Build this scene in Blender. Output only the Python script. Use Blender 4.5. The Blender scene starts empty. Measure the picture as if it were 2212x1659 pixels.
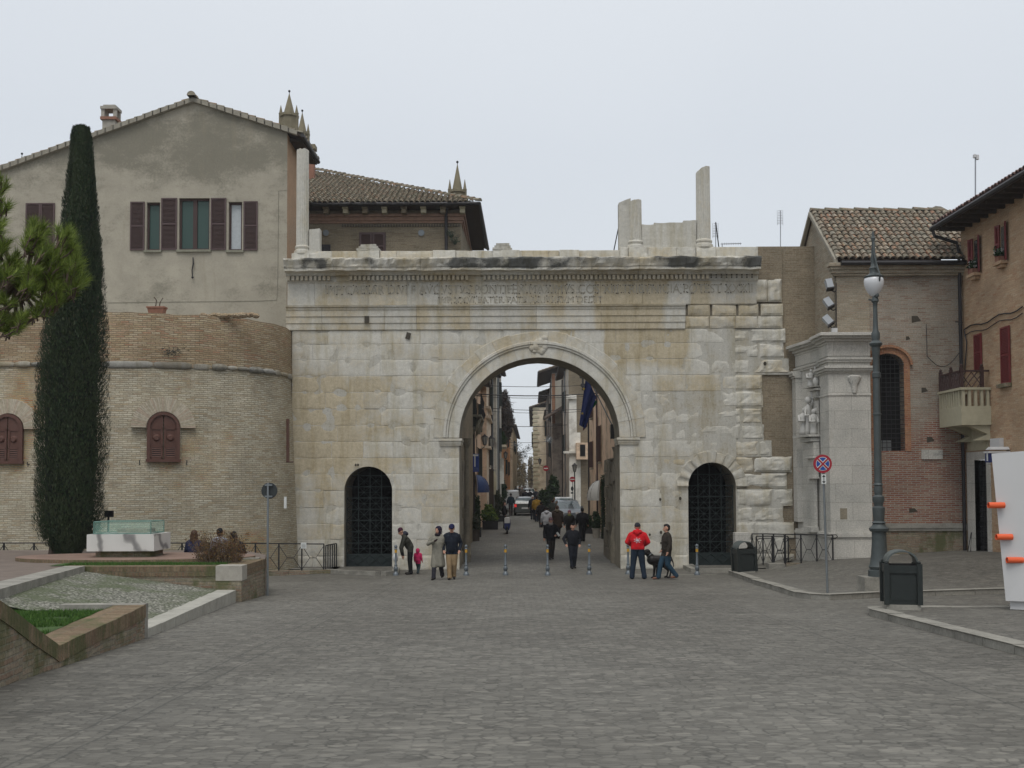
import bpy, math, random
import numpy as np
from mathutils import Vector, Matrix, noise
R = math.radians
sc = bpy.context.scene
col = sc.collection
# ------------------------------------------------------------------ camera
F = 2300.0                       # focal length in pixels of a 2212 x 1659 picture
CAM = Vector((0, 0, 3.15))
cd = bpy.data.cameras.new("camera"); cam = bpy.data.objects.new("camera", cd); col.objects.link(cam)
cd.sensor_width = 36; cd.lens = 36*F/2212; cd.clip_start = 0.1; cd.clip_end = 3000
PIT = 2.2; VS = 215.5-F*math.tan(R(PIT)); cd.shift_y = VS/2212
RM = Matrix.Rotation(R(90+PIT), 4, 'X') @ Matrix.Rotation(R(-0.22), 4, 'Z')
cam.matrix_world = Matrix.Translation(CAM) @ RM
sc.camera = cam
RCAM = RM.to_3x3()
def ray(px, py): return RCAM @ Vector(((px-1106)/F, (829.5+VS-py)/F, -1))
def P(px, py, Y): d = ray(px, py); return CAM + d*(Y/d.y)
def PX(px, py, X): d = ray(px, py); return CAM + d*(X/d.x)
def PZ(px, py, z): d = ray(px, py); return CAM + d*((z-CAM.z)/d.z)
# ------------------------------------------------------------------ light
w = bpy.data.worlds.new("World"); sc.world = w; w.use_nodes = True
nt = w.node_tree; nt.nodes.clear()
out = nt.nodes.new('ShaderNodeOutputWorld'); bg = nt.nodes.new('ShaderNodeBackground')
sky = nt.nodes.new('ShaderNodeTexSky'); sky.sky_type = 'NISHITA'; sky.sun_disc = False
SUN_EL, SUN_AZ = R(62), R(190)
sky.sun_elevation = SUN_EL; sky.sun_rotation = SUN_AZ; sky.air_density = 1.2; sky.dust_density = 4
bg.inputs['Strength'].default_value = 0.1
tc = nt.nodes.new('ShaderNodeTexCoord'); sep = nt.nodes.new('ShaderNodeSeparateXYZ')
rmp = nt.nodes.new('ShaderNodeValToRGB'); mix = nt.nodes.new('ShaderNodeMixRGB'); mix.inputs[0].default_value = 0.93
nz = nt.nodes.new('ShaderNodeTexNoise'); nz.inputs['Scale'].default_value = 1.6; nz.inputs['Detail'].default_value = 3
mul = nt.nodes.new('ShaderNodeMixRGB'); mul.blend_type = 'MULTIPLY'; mul.inputs[0].default_value = 1
r2 = nt.nodes.new('ShaderNodeValToRGB'); r2.color_ramp.elements[0].position = 0.3; r2.color_ramp.elements[0].color = (.955, .96, .97, 1)
r2.color_ramp.elements[1].position = 0.7; r2.color_ramp.elements[1].color = (1.02, 1.02, 1.02, 1)
e = rmp.color_ramp.elements; e[0].position = 0.0; e[0].color = (7.3, 7.75, 8.15, 1); e[1].position = 1.0; e[1].color = (9.9, 10.1, 10.3, 1)
m = rmp.color_ramp.elements.new(0.3); m.color = (7.2, 7.65, 8.2, 1)
L = nt.links.new
L(tc.outputs['Generated'], sep.inputs[0]); L(sep.outputs['Z'], rmp.inputs[0]); L(tc.outputs['Generated'], nz.inputs['Vector'])
L(nz.outputs['Fac'], r2.inputs[0]); L(rmp.outputs[0], mul.inputs[1]); L(r2.outputs[0], mul.inputs[2])
L(sky.outputs[0], mix.inputs[1]); L(mul.outputs[0], mix.inputs[2]); L(mix.outputs[0], bg.inputs['Color']); L(bg.outputs[0], out.inputs[0])
ld = bpy.data.lights.new("sun", 'SUN'); ld.energy = 1.45; ld.angle = R(30); ld.color = (1, .97, .92)
sun = bpy.data.objects.new("sun", ld); col.objects.link(sun)
sd = Vector((math.sin(SUN_AZ)*math.cos(SUN_EL), math.cos(SUN_AZ)*math.cos(SUN_EL), math.sin(SUN_EL)))
sun.rotation_euler = sd.to_track_quat('Z', 'Y').to_euler()
sc.view_settings.view_transform = 'Standard'; sc.view_settings.look = 'None'; sc.view_settings.gamma = 1
sc.view_settings.exposure = 0.0
# ------------------------------------------------------------------ terrain
def lerp(a, b, t): return a+(b-a)*t
def ss(a, b, x): t = min(1, max(0, (x-a)/(b-a))); return t*t*(3-2*t)
PROF = [(-60, 2.6), (-25, 2.4), (37.5, 0), (44, 0), (70, .55), (150, 1.4), (232, 2.05), (282, 3.6), (700, 3.6)]
def g(x, y):
    for (a, za), (b, zb) in zip(PROF, PROF[1:]):
        if y <= b: z = lerp(za, zb, (y-a)/(b-a)); break
    else: z = 3.6
    rise = .42*ss(8.6, 11.2, x) + .24*ss(11, 16, x)
    return z + rise*ss(24, 33, y)*(1-ss(42, 60, y))
def G(px, py, dz=0):
    lo, hi = 3.0, 400.0; d = ray(px, py)
    y = lo; prev = None
    while y < 320:
        p = CAM + d*(y/d.y)
        if p.z < g(p.x, y)+dz:
            a, b = y-.25, y
            for _ in range(20):
                m_ = (a+b)/2; p = CAM + d*(m_/d.y)
                if p.z < g(p.x, m_)+dz: b = m_
                else: a = m_
            return CAM + d*(b/d.y)
        y += .25
    return CAM + d*(320/d.y)
# ------------------------------------------------------------------ object helpers
def tag(o, label=None, cat=None, group=None, kind=None):
    if label: o['label'] = label
    if cat: o['category'] = cat
    if group: o['group'] = group
    if kind: o['kind'] = kind
    return o
def thing(name, loc, label, cat, group=None, rz=0):
    o = bpy.data.objects.new(name, None); col.objects.link(o); o.empty_display_size = .1
    o.location = loc; o.rotation_euler = (0, 0, rz); tag(o, label, cat, group); return o
def wm(o):
    m = Matrix.Translation(o.location) @ o.rotation_euler.to_matrix().to_4x4()
    return wm(o.parent) @ m if o.parent else m
def copy_tree(o, parent=None):
    c = o.copy(); col.objects.link(c)
    if parent: c.parent = parent
    for ch in list(KIDS.get(o.name, [])):
        KIDS.setdefault(c.name, []).append(copy_tree(ch, c))
    return c
KIDS = {}
class MB:
    def __init__(s): s.v = []; s.f = []; s.m = []; s.uv = []; s.c = []
    def face(s, pts, mi=0, uv=None, c=None):
        n = len(s.v); s.v += [Vector(p) for p in pts]; s.f.append(tuple(range(n, n+len(pts)))); s.m.append(mi); s.uv.append(uv)
        if c is not None: s.c += c if isinstance(c, list) else [c]*len(pts)
    def box(s, a, b, mi=0, M=None):
        x0, y0, z0 = (min(a[i], b[i]) for i in range(3)); x1, y1, z1 = (max(a[i], b[i]) for i in range(3))
        c = [Vector(q) for q in ((x0,y0,z0),(x1,y0,z0),(x1,y1,z0),(x0,y1,z0),(x0,y0,z1),(x1,y0,z1),(x1,y1,z1),(x0,y1,z1))]
        if M is not None: c = [M @ q for q in c]
        for q in ((3,2,1,0),(4,5,6,7),(0,1,5,4),(1,2,6,5),(2,3,7,6),(3,0,4,7)): s.face([c[i] for i in q], mi)
    def prism(s, a, b, mi=0):          # a, b: matching loops of points
        n = len(a); s.face(list(reversed(a)), mi); s.face(b, mi)
        for i in range(n): j = (i+1) % n; s.face([a[i], a[j], b[j], b[i]], mi)
    def tube(s, pts, r, n=8, mi=0, caps=True):
        pts = [Vector(p) for p in pts]; rs = r if isinstance(r, (list, tuple)) else [r]*len(pts); rings = []
        for i, p in enumerate(pts):
            t = (pts[min(i+1, len(pts)-1)]-pts[max(i-1, 0)]).normalized()
            a = t.cross(Vector((0, 0, 1)) if abs(t.z) < .9 else Vector((1, 0, 0))).normalized(); b = t.cross(a)
            rings.append([p+(a*math.cos(2*math.pi*k/n)+b*math.sin(2*math.pi*k/n))*rs[i] for k in range(n)])
        for A, B in zip(rings, rings[1:]):
            for k in range(n): j = (k+1) % n; s.face([A[j], A[k], B[k], B[j]], mi)
        if caps: s.face(rings[0], mi); s.face(list(reversed(rings[-1])), mi)
    def lathe(s, c, prof, n=16, mi=0, sx=1, sy=1, a0=0):
        c = Vector(c); rings = [[c+Vector((r*sx*math.cos(a0+2*math.pi*k/n), r*sy*math.sin(a0+2*math.pi*k/n), z)) for k in range(n)] for r, z in prof]
        for A, B in zip(rings, rings[1:]):
            for k in range(n): j = (k+1) % n; s.face([A[k], A[j], B[j], B[k]], mi)
        s.face(list(reversed(rings[0])), mi); s.face(rings[-1], mi)
    def sphere(s, c, r, n=12, mi=0, sz=1, sx=1, sy=1):
        m = n//2; s.lathe(c, [(r*max(.02, math.sin(math.pi*i/m)), -r*sz*math.cos(math.pi*i/m)) for i in range(m+1)], n, mi, sx, sy)
    def build(s, name, mats, parent=None, smooth=False, local=False, uvs=True, weld=True):
        me = bpy.data.meshes.new(name); V = s.v
        if parent is not None and not local:
            inv = wm(parent).inverted(); V = [inv @ p for p in V]
        me.from_pydata([tuple(p) for p in V], [], s.f); me.validate(clean_customdata=False)
        for m_ in (mats if isinstance(mats, (list, tuple)) else [mats]): me.materials.append(m_)
        if any(s.m): me.polygons.foreach_set('material_index', s.m)
        if uvs:
            ul = me.uv_layers.new(name='UVMap'); dat = []
            for fi, f in enumerate(s.f):
                if s.uv[fi]: dat += [c for q in s.uv[fi] for c in q]; continue
                pts = [s.v[i] for i in f]; nn = Vector((0, 0, 0))
                for i in range(len(pts)): nn += pts[i].cross(pts[(i+1) % len(pts)]) if i < 0 else (pts[i]-pts[0]).cross(pts[(i+1) % len(pts)]-pts[0])
                if nn.length < 1e-9: dat += [0, 0]*len(f); continue
                nn.normalize()
                if abs(nn.z) > .97: t, b = Vector((1, 0, 0)), Vector((0, 1, 0))
                else:
                    t = Vector((-nn.y, nn.x, 0)).normalized(); b = nn.cross(t)
                for p in pts: dat += [p.dot(t), p.dot(b)]
            ul.data.foreach_set('uv', dat)
        if s.c:
            ca = me.color_attributes.new('tint', 'FLOAT_COLOR', 'POINT')
            ca.data.foreach_set('color', [x for q in s.c for x in q])
        if smooth:
            if weld:
                import bmesh
                bm = bmesh.new(); bm.from_mesh(me); bmesh.ops.remove_doubles(bm, verts=bm.verts, dist=.0004); bm.to_mesh(me); bm.free()
            me.polygons.foreach_set('use_smooth', [True]*len(me.polygons))
            if smooth != 'all':
                me.set_sharp_from_angle(angle=R(40))
        me.update()
        o = bpy.data.objects.new(name, me); col.objects.link(o)
        if parent is not None: o.parent = parent; KIDS.setdefault(parent.name, []).append(o)
        return o
def raw(name, verts, faces, mat_, parent=None, smooth=False):
    me = bpy.data.meshes.new(name)
    verts = np.asarray(verts, float)
    if parent is not None:
        inv = np.array(wm(parent).inverted()); verts = verts @ inv[:3, :3].T + inv[:3, 3]
    me.from_pydata(verts.tolist(), [], np.asarray(faces).tolist()); me.materials.append(mat_)
    if smooth: me.polygons.foreach_set('use_smooth', [True]*len(me.polygons))
    o = bpy.data.objects.new(name, me); col.objects.link(o)
    if parent is not None: o.parent = parent; KIDS.setdefault(parent.name, []).append(o)
    return o
# ------------------------------------------------------------------ materials
def newmat(name):
    m = bpy.data.materials.new(name); m.use_nodes = True; nt = m.node_tree
    b = nt.nodes['Principled BSDF']; return m, nt, b
def N(nt, t, **k):
    n = nt.nodes.new(t)
    for a, v in k.items():
        if a.startswith('i_'): n.inputs[a[2:].replace('_', ' ')].default_value = v
        else: setattr(n, a, v)
    return n
def c4(c): return (c[0], c[1], c[2], 1)
def ramp(nt, fac, stops, interp='LINEAR'):
    r = N(nt, 'ShaderNodeValToRGB'); cr = r.color_ramp; cr.interpolation = interp
    while len(cr.elements) < len(stops): cr.elements.new(.5)
    for e_, (p, c) in zip(cr.elements, stops): e_.position = p; e_.color = c4(c) if len(c) == 3 else c
    nt.links.new(fac, r.inputs[0]); return r.outputs[0]
def mixc(nt, fac, a, b, mode='MIX'):
    m = N(nt, 'ShaderNodeMixRGB', blend_type=mode)
    for i, v in enumerate((fac, a, b)):
        if isinstance(v, (int, float)): m.inputs[i].default_value = v if i == 0 else (v, v, v, 1)
        elif isinstance(v, tuple): m.inputs[i].default_value = c4(v)
        else: nt.links.new(v, m.inputs[i])
    return m.outputs[0]
def nse(nt, vec, scale, detail=4, rough=.55, mapscale=None, dist=0):
    if mapscale:
        mp = N(nt, 'ShaderNodeMapping'); mp.inputs['Scale'].default_value = mapscale; nt.links.new(vec, mp.inputs[0]); vec = mp.outputs[0]
    n = N(nt, 'ShaderNodeTexNoise', i_Scale=scale, i_Detail=detail, i_Roughness=rough, i_Distortion=dist); nt.links.new(vec, n.inputs['Vector']); return n.outputs['Fac']
def bump(nt, b, h, strength=.3, dist=.02):
    bp = N(nt, 'ShaderNodeBump', i_Strength=strength, i_Distance=dist); nt.links.new(h, bp.inputs['Height']); nt.links.new(bp.outputs[0], b.inputs['Normal'])
def mat(name, c, rough=.7, metal=0, var=.25, scale=6, bmp=.1, spec=.3, emit=None, fine=60):
    m, nt, b = newmat(name); tc = N(nt, 'ShaderNodeTexCoord').outputs['Object']
    f = nse(nt, tc, scale); f2 = nse(nt, tc, fine, 3)
    a = tuple(x*(1-var) for x in c); d = tuple(min(1, x*(1+var)) for x in c)
    o = ramp(nt, f, [(.3, a), (.7, d)]); o = mixc(nt, .35, o, ramp(nt, f2, [(.3, a), (.7, d)]))
    nt.links.new(o, b.inputs['Base Color']); b.inputs['Roughness'].default_value = rough; b.inputs['Metallic'].default_value = metal
    b.inputs['Specular IOR Level'].default_value = spec
    if bmp: bump(nt, b, f2, bmp, .01)
    if emit: b.inputs['Emission Color'].default_value = c4(c); b.inputs['Emission Strength'].default_value = emit
    return m
def brick(name, cols, mortar, bw=.27, bh=.068, ms=.010, patch=None, zred=None, patch_scale=.35, patch_lo=.5, patch_hi=.6, rowvar=True, dirt=None, bstr=.5, course=None):
    m, nt, b = newmat(name); T = N(nt, 'ShaderNodeTexCoord'); uv = T.outputs['UV']; ob = T.outputs['Object']
    ns = N(nt, 'ShaderNodeTexNoise', i_Scale=2.5, i_Detail=3); nt.links.new(uv, ns.inputs['Vector'])
    sub = N(nt, 'ShaderNodeVectorMath', operation='SUBTRACT'); nt.links.new(ns.outputs['Color'], sub.inputs[0]); sub.inputs[1].default_value = (.5, .5, .5)
    sm = N(nt, 'ShaderNodeVectorMath', operation='SCALE'); nt.links.new(sub.outputs[0], sm.inputs[0]); sm.inputs['Scale'].default_value = .05
    ad = N(nt, 'ShaderNodeVectorMath', operation='ADD'); nt.links.new(uv, ad.inputs[0]); nt.links.new(sm.outputs[0], ad.inputs[1])
    bt = N(nt, 'ShaderNodeTexBrick', i_Scale=1.0, i_Mortar_Size=ms, i_Mortar_Smooth=.3, i_Bias=0, i_Brick_Width=bw, i_Row_Height=bh)
    bt.offset = .5; bt.inputs['Color1'].default_value = (0, 0, 0, 1); bt.inputs['Color2'].default_value = (1, 1, 1, 1); bt.inputs['Mortar'].default_value = (.5, .5, .5, 1)
    nt.links.new(ad.outputs[0], bt.inputs['Vector'])
    n = len(cols); base = ramp(nt, bt.outputs['Color'], [(i/(n-1), c) for i, c in enumerate(cols)])
    if patch:
        pf = nse(nt, ob, patch_scale, 5, .6); n2 = len(patch)
        if zred:
            sz = N(nt, 'ShaderNodeSeparateXYZ'); nt.links.new(ob, sz.inputs[0]); mr = N(nt, 'ShaderNodeMapRange'); nt.links.new(sz.outputs['Z'], mr.inputs[0])
            for i_, v_ in zip((1, 2, 3, 4), zred): mr.inputs[i_].default_value = v_
            za = N(nt, 'ShaderNodeMath', operation='ADD'); nt.links.new(mr.outputs[0], za.inputs[0]); nt.links.new(pf, za.inputs[1]); pf = za.outputs[0]
        pb = ramp(nt, bt.outputs['Color'], [(i/(n2-1), c) for i, c in enumerate(patch)])
        pm = ramp(nt, pf, [(patch_lo, (0, 0, 0)), (patch_hi, (1, 1, 1))]); base = mixc(nt, pm, base, pb)
    mo = nse(nt, ob, 9, 4); mcol = ramp(nt, mo, [(.3, tuple(x*.8 for x in mortar)), (.7, mortar)])
    o = mixc(nt, bt.outputs['Fac'], base, mcol)
    big = nse(nt, ob, .6, 5, .65); o = mixc(nt, 1.0, o, ramp(nt, big, [(.3, (.74, .74, .72)), (.68, (1.12, 1.1, 1.06))]), 'MULTIPLY')
    fi = nse(nt, ob, 22, 4, .7); o = mixc(nt, 1.0, o, ramp(nt, fi, [(.3, (.72, .72, .72)), (.7, (1.2, 1.2, 1.2))]), 'MULTIPLY')
    if dirt:
        df = nse(nt, ob, dirt[0], 5, .7, (1, 1, .5)); o = mixc(nt, ramp(nt, df, [(dirt[1], (0, 0, 0)), (dirt[1]+.12, (.85, .85, .85))]), o, dirt[2])
    nt.links.new(o, b.inputs['Base Color']); b.inputs['Roughness'].default_value = .9; b.inputs['Specular IOR Level'].default_value = .15
    mm = N(nt, 'ShaderNodeMath', operation='MULTIPLY_ADD'); nt.links.new(bt.outputs['Fac'], mm.inputs[0]); mm.inputs[1].default_value = -1; nt.links.new(fi, mm.inputs[2])
    bump(nt, b, mm.outputs[0], bstr, .015); return m
def island(name, cols, rough=.8, noisev=.25, spec=.2, trans=0, pos=None, bmp=0, bigcol=None):
    m, nt, b = newmat(name); gi = N(nt, 'ShaderNodeNewGeometry').outputs['Random Per Island']; n = len(cols)
    o = ramp(nt, gi, [((i+.0)/n if not pos else pos[i], c) for i, c in enumerate(cols)], 'CONSTANT' if n > 3 else 'LINEAR')
    ob = N(nt, 'ShaderNodeTexCoord').outputs['Object']
    f = nse(nt, ob, 14, 4); o = mixc(nt, 1.0, o, ramp(nt, f, [(.3, (1-noisev,)*3), (.7, (1+noisev,)*3)]), 'MULTIPLY')
    if bigcol:
        f3 = nse(nt, ob, bigcol[0], 3); o = mixc(nt, ramp(nt, f3, [(.42, (0, 0, 0)), (.62, (.75, .75, .75))]), o, bigcol[1])
    nt.links.new(o, b.inputs['Base Color']); b.inputs['Roughness'].default_value = rough; b.inputs['Specular IOR Level'].default_value = spec
    if bmp: bump(nt, b, f, bmp, .01)
    return m
def stonemat(name, white, tan, dark):
    """ancient limestone; colour attribute: R = ochre patina, G = black crust, B = block brightness"""
    m, nt, b = newmat(name); ob = N(nt, 'ShaderNodeTexCoord').outputs['Object']
    at = N(nt, 'ShaderNodeVertexColor', layer_name='tint'); sp = N(nt, 'ShaderNodeSeparateColor'); nt.links.new(at.outputs[0], sp.inputs[0])
    f1 = nse(nt, ob, .9, 8, .68); f2 = nse(nt, ob, 9, 6, .7); f3 = nse(nt, ob, 45, 4, .7)
    w_ = ramp(nt, f2, [(.3, tuple(x*.84 for x in white)), (.7, tuple(min(1, x*1.1) for x in white))])
    t_ = ramp(nt, f2, [(.3, tuple(x*.8 for x in tan)), (.7, tuple(x*1.15 for x in tan))])
    a1 = N(nt, 'ShaderNodeMath', operation='MULTIPLY_ADD'); nt.links.new(f1, a1.inputs[0]); a1.inputs[1].default_value = 1.1; nt.links.new(sp.outputs[0], a1.inputs[2])
    a2 = N(nt, 'ShaderNodeMath', operation='MULTIPLY_ADD'); nt.links.new(f2, a2.inputs[0]); a2.inputs[1].default_value = .35; nt.links.new(a1.outputs[0], a2.inputs[2])
    o = mixc(nt, ramp(nt, a2.outputs[0], [(.70, (0, 0, 0)), (1.08, (.85, .85, .85))]), w_, t_)
    rgb = N(nt, 'ShaderNodeCombineColor')
    for i in range(3): nt.links.new(sp.outputs[2], rgb.inputs[i])
    o = mixc(nt, 1.0, o, rgb.outputs[0], 'MULTIPLY')
    a3 = N(nt, 'ShaderNodeMath', operation='MULTIPLY_ADD'); nt.links.new(f2, a3.inputs[0]); a3.inputs[1].default_value = .8; nt.links.new(sp.outputs[1], a3.inputs[2])
    o = mixc(nt, ramp(nt, a3.outputs[0], [(.62, (0, 0, 0)), (.95, (.92, .92, .92))]), o, dark)
    f5 = nse(nt, ob, 1.0, 6, .7, (2.1, 2.1, .28)); o = mixc(nt, 1.0, o, ramp(nt, f5, [(.34, (.80, .765, .67)), (.52, (1, 1, 1)), (.70, (1.07, 1.07, 1.07))]), 'MULTIPLY')
    o = mixc(nt, 1.0, o, ramp(nt, f3, [(.3, (.84, .84, .84)), (.7, (1.1, 1.1, 1.1))]), 'MULTIPLY')
    nt.links.new(o, b.inputs['Base Color']); b.inputs['Roughness'].default_value = .88; b.inputs['Specular IOR Level'].default_value = .2
    ad = N(nt, 'ShaderNodeMath', operation='MULTIPLY_ADD'); nt.links.new(f2, ad.inputs[0]); ad.inputs[1].default_value = 1; nt.links.new(f3, ad.inputs[2])
    bump(nt, b, ad.outputs[0], .45, .02); return m
def glassmat(name, c=(.03, .035, .04), rough=.08):
    m, nt, b = newmat(name); ob = N(nt, 'ShaderNodeTexCoord').outputs['Object']
    nt.links.new(ramp(nt, nse(nt, ob, 3, 2), [(.3, tuple(x*.6 for x in c)), (.7, tuple(x*1.5 for x in c))]), b.inputs['Base Color'])
    b.inputs['Roughness'].default_value = rough; b.inputs['Specular IOR Level'].default_value = .6; return m
# ------------------------------------------------------------------ materials used
WHT, TAN, CRUST = (.57, .553, .497), (.46, .39, .265), (.085, .088, .085)
m_lime = stonemat('limestone', WHT, TAN, CRUST)
m_marble = brick('marble_portal', [(.50,.495,.47),(.53,.52,.49),(.475,.465,.44)], (.36,.35,.32), 1.15, .62, .007, dirt=(.9,.60,(.36,.34,.29)), bstr=.2)
m_statue = mat('statue_marble', (.5, .49, .46), .6, var=.15, scale=3)
m_tower = brick('tower_brick', [(.50,.465,.385),(.45,.395,.30),(.57,.53,.44),(.38,.32,.235),(.54,.50,.40),(.42,.345,.24),(.55,.52,.43)], (.36,.33,.25), .28, .068, .012,
                patch=[(.33,.17,.09),(.41,.29,.16),(.33,.25,.14),(.42,.34,.20)], patch_lo=.52, patch_hi=.60, patch_scale=.28, bstr=1.0, dirt=(.8, .60, (.27, .235, .17)))
m_towtop = brick('parapet_brick', [(.38,.28,.175),(.44,.36,.24),(.32,.225,.14),(.48,.41,.30),(.37,.22,.14)], (.27,.22,.15), .28, .068, .012, bstr=.8)
m_infill = brick('infill_brick', [(.245,.20,.145),(.27,.225,.165),(.21,.165,.115)], (.30,.265,.205), .28, .068, .010)
m_church = brick('church_brick', [(.345,.295,.225),(.39,.345,.275),(.30,.245,.18),(.36,.32,.255),(.32,.24,.18)], (.35,.325,.27), .30, .072, .012, bstr=.6)
m_church2 = brick('church_side_brick', [(.325,.265,.21),(.37,.33,.28),(.28,.195,.15),(.36,.325,.275),(.32,.25,.2)], (.37,.35,.31), .30, .072, .014,
                  patch=[(.25,.105,.075),(.31,.17,.12),(.25,.10,.075),(.33,.25,.19)], patch_lo=.5, patch_hi=.62, patch_scale=.25, bstr=.7, zred=(3.0, 6.5, .22, -.12))
m_orange = brick('corner_house_brick', [(.45,.31,.205),(.49,.355,.24),(.41,.27,.175),(.49,.375,.265),(.40,.235,.15)], (.46,.34,.23), .28, .068, .008, bstr=.35)
m_hipbrick = brick('palace_brick', [(.245,.205,.145),(.28,.24,.175),(.21,.17,.12)], (.27,.24,.185), .28, .068, .010)
m_lowall = brick('planter_brick', [(.25,.18,.135),(.30,.25,.185),(.23,.155,.115),(.32,.28,.215),(.23,.205,.15)], (.28,.255,.205), .28, .075, .013,
                 dirt=(1.2, .5, (.10,.11,.05)), bstr=.9)
m_coping = brick('soldier_brick', [(.19,.125,.085),(.24,.18,.12),(.16,.12,.075)], (.19,.165,.12), .075, .3, .010, dirt=(1.5, .5, (.09,.10,.045)), bstr=.9)
m_redarch = brick('red_arch_brick', [(.36,.17,.10),(.40,.22,.13),(.30,.13,.085)], (.38,.27,.2), .28, .07, .008)
m_paleb = brick('pale_brick', [(.47,.42,.35),(.43,.36,.29),(.50,.45,.38)], (.42,.38,.32), .07, .30, .008)
def plaster(name, c, stain, sc_=.5, lo=.5, hi=.62):
    m, nt, b = newmat(name); ob = N(nt, 'ShaderNodeTexCoord').outputs['Object']
    f = nse(nt, ob, 2.2, 6, .6); f2 = nse(nt, ob, 14, 5, .7); f3 = nse(nt, ob, sc_, 6, .65, (1, 1, 1.3))
    o = ramp(nt, f, [(.3, tuple(x*.88 for x in c)), (.7, tuple(x*1.08 for x in c))])
    o = mixc(nt, ramp(nt, f3, [(lo, (0, 0, 0)), (hi, (.8, .8, .8))]), o, ramp(nt, f2, [(.35, tuple(x*.75 for x in stain)), (.65, tuple(x*1.3 for x in stain))]))
    o = mixc(nt, 1.0, o, ramp(nt, f2, [(.3, (.9,)*3), (.7, (1.08,)*3)]), 'MULTIPLY')
    nt.links.new(o, b.inputs['Base Color']); b.inputs['Roughness'].default_value = .92; b.inputs['Specular IOR Level'].default_value = .12
    bump(nt, b, f2, .3, .02); return m
def houseplaster():
    m, nt, b = newmat('house_plaster'); ob = N(nt, 'ShaderNodeTexCoord').outputs['Object']; c = (.375, .345, .28)
    f = nse(nt, ob, 1.1, 6, .6); f2 = nse(nt, ob, 12, 6, .7); f3 = nse(nt, ob, .5, 6, .7, (1, 1, 1.6)); f4 = nse(nt, ob, .9, 5, .6, (2.5, 1, .35))
    o = ramp(nt, f, [(.3, tuple(x*.86 for x in c)), (.7, tuple(x*1.1 for x in c))])
    # lichen crust that grows under the gable: bands by height above the base (object z)
    sx = N(nt, 'ShaderNodeSeparateXYZ'); nt.links.new(ob, sx.inputs[0])
    band = ramp(nt, sx.outputs['Z'], [(0, (0, 0, 0))])
    mr = N(nt, 'ShaderNodeMapRange'); nt.links.new(sx.outputs['Z'], mr.inputs[0]); mr.inputs[1].default_value = 14.6; mr.inputs[2].default_value = 16.4
    mr2 = N(nt, 'ShaderNodeMapRange'); nt.links.new(sx.outputs['Z'], mr2.inputs[0]); mr2.inputs[1].default_value = 18.2; mr2.inputs[2].default_value = 17.2
    mu = N(nt, 'ShaderNodeMath', operation='MULTIPLY'); nt.links.new(mr.outputs[0], mu.inputs[0]); nt.links.new(mr2.outputs[0], mu.inputs[1])
    ad = N(nt, 'ShaderNodeMath', operation='MULTIPLY_ADD'); nt.links.new(mu.outputs[0], ad.inputs[0]); ad.inputs[1].default_value = .27; nt.links.new(f3, ad.inputs[2])
    ad2 = N(nt, 'ShaderNodeMath', operation='MULTIPLY_ADD'); nt.links.new(f2, ad2.inputs[0]); ad2.inputs[1].default_value = .55; nt.links.new(ad.outputs[0], ad2.inputs[2])
    o = mixc(nt, ramp(nt, ad2.outputs[0], [(.80, (0, 0, 0)), (1.12, (.78, .78, .78))]), o, (.17, .16, .125))
    o = mixc(nt, ramp(nt, f4, [(.58, (0, 0, 0)), (.72, (.45, .45, .45))]), o, (.27, .24, .18))
    o = mixc(nt, 1.0, o, ramp(nt, f2, [(.3, (.9,)*3), (.7, (1.07,)*3)]), 'MULTIPLY')
    nt.links.new(o, b.inputs['Base Color']); b.inputs['Roughness'].default_value = .93; b.inputs['Specular IOR Level'].default_value = .1
    bump(nt, b, f2, .3, .02); return m
m_house = houseplaster()
m_iron = mat('dark_iron', (.022, .022, .024), .6, var=.3, bmp=.2)
m_gate = mat('gate_iron', (.017, .025, .025), .6, var=.3, bmp=.2)
m_shutter = mat('brown_shutter', (.058, .033, .030), .6, var=.12, scale=2)
m_shframe = mat('brown_shutter_frame', (.085, .055, .055), .55, var=.12)
m_redsh = mat('red_shutter', (.17, .035, .035), .6, var=.15)
m_woodbr = mat('chestnut_shutter', (.10, .048, .036), .6, var=.2, scale=8)
m_sill = mat('grey_sill', (.20, .195, .15), .8)
m_glass = glassmat('window_glass'); m_dark = mat('dark_interior', (.012, .012, .013), .95, var=.2, bmp=0)  # dark_interior: near-black colour standing in for unlit depth
m_curtain = mat('curtain', (.42, .45, .47), .8, var=.12, scale=10)
m_gutter = mat('gutter', (.035, .033, .035), .5, metal=.3, var=.2)
TILE = [(.22,.165,.12),(.19,.16,.12),(.25,.15,.095),(.175,.15,.115),(.29,.24,.18),(.21,.175,.135),(.155,.125,.095),(.25,.195,.135),(.215,.18,.14),(.18,.14,.10),(.31,.27,.21)]
m_tile = island('roof_tile', TILE, .9, .3, bigcol=(5, (.14, .14, .10)))
m_deck = mat('roof_deck', (.07, .05, .038), .95)
m_wood = mat('eave_wood', (.055, .042, .032), .85, scale=9)
m_kerb = mat('kerb_stone', (.25, .24, .21), .85, var=.38, scale=2.2, bmp=.4, fine=22); m_kerbl = mat('pale_kerb_stone', (.34, .33, .29), .85, var=.25, scale=2.5, bmp=.4, fine=22)
m_green = mat('bin_green', (.021, .026, .025), .45, var=.15, bmp=.05)
m_greenl = mat('bin_hood', (.085, .10, .098), .45, var=.2)
m_lampg = mat('lamp_paint', (.07, .082, .083), .5, var=.2, metal=.2)
m_opal = mat('opal_glass', (.60, .61, .63), .25, var=.03, bmp=0, spec=.5)
m_grey = mat('galvanised', (.20, .22, .23), .45, metal=.5, var=.12)
m_white = mat('white_paint', (.56, .56, .56), .5, var=.03, scale=1.2, bmp=.03)
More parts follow.
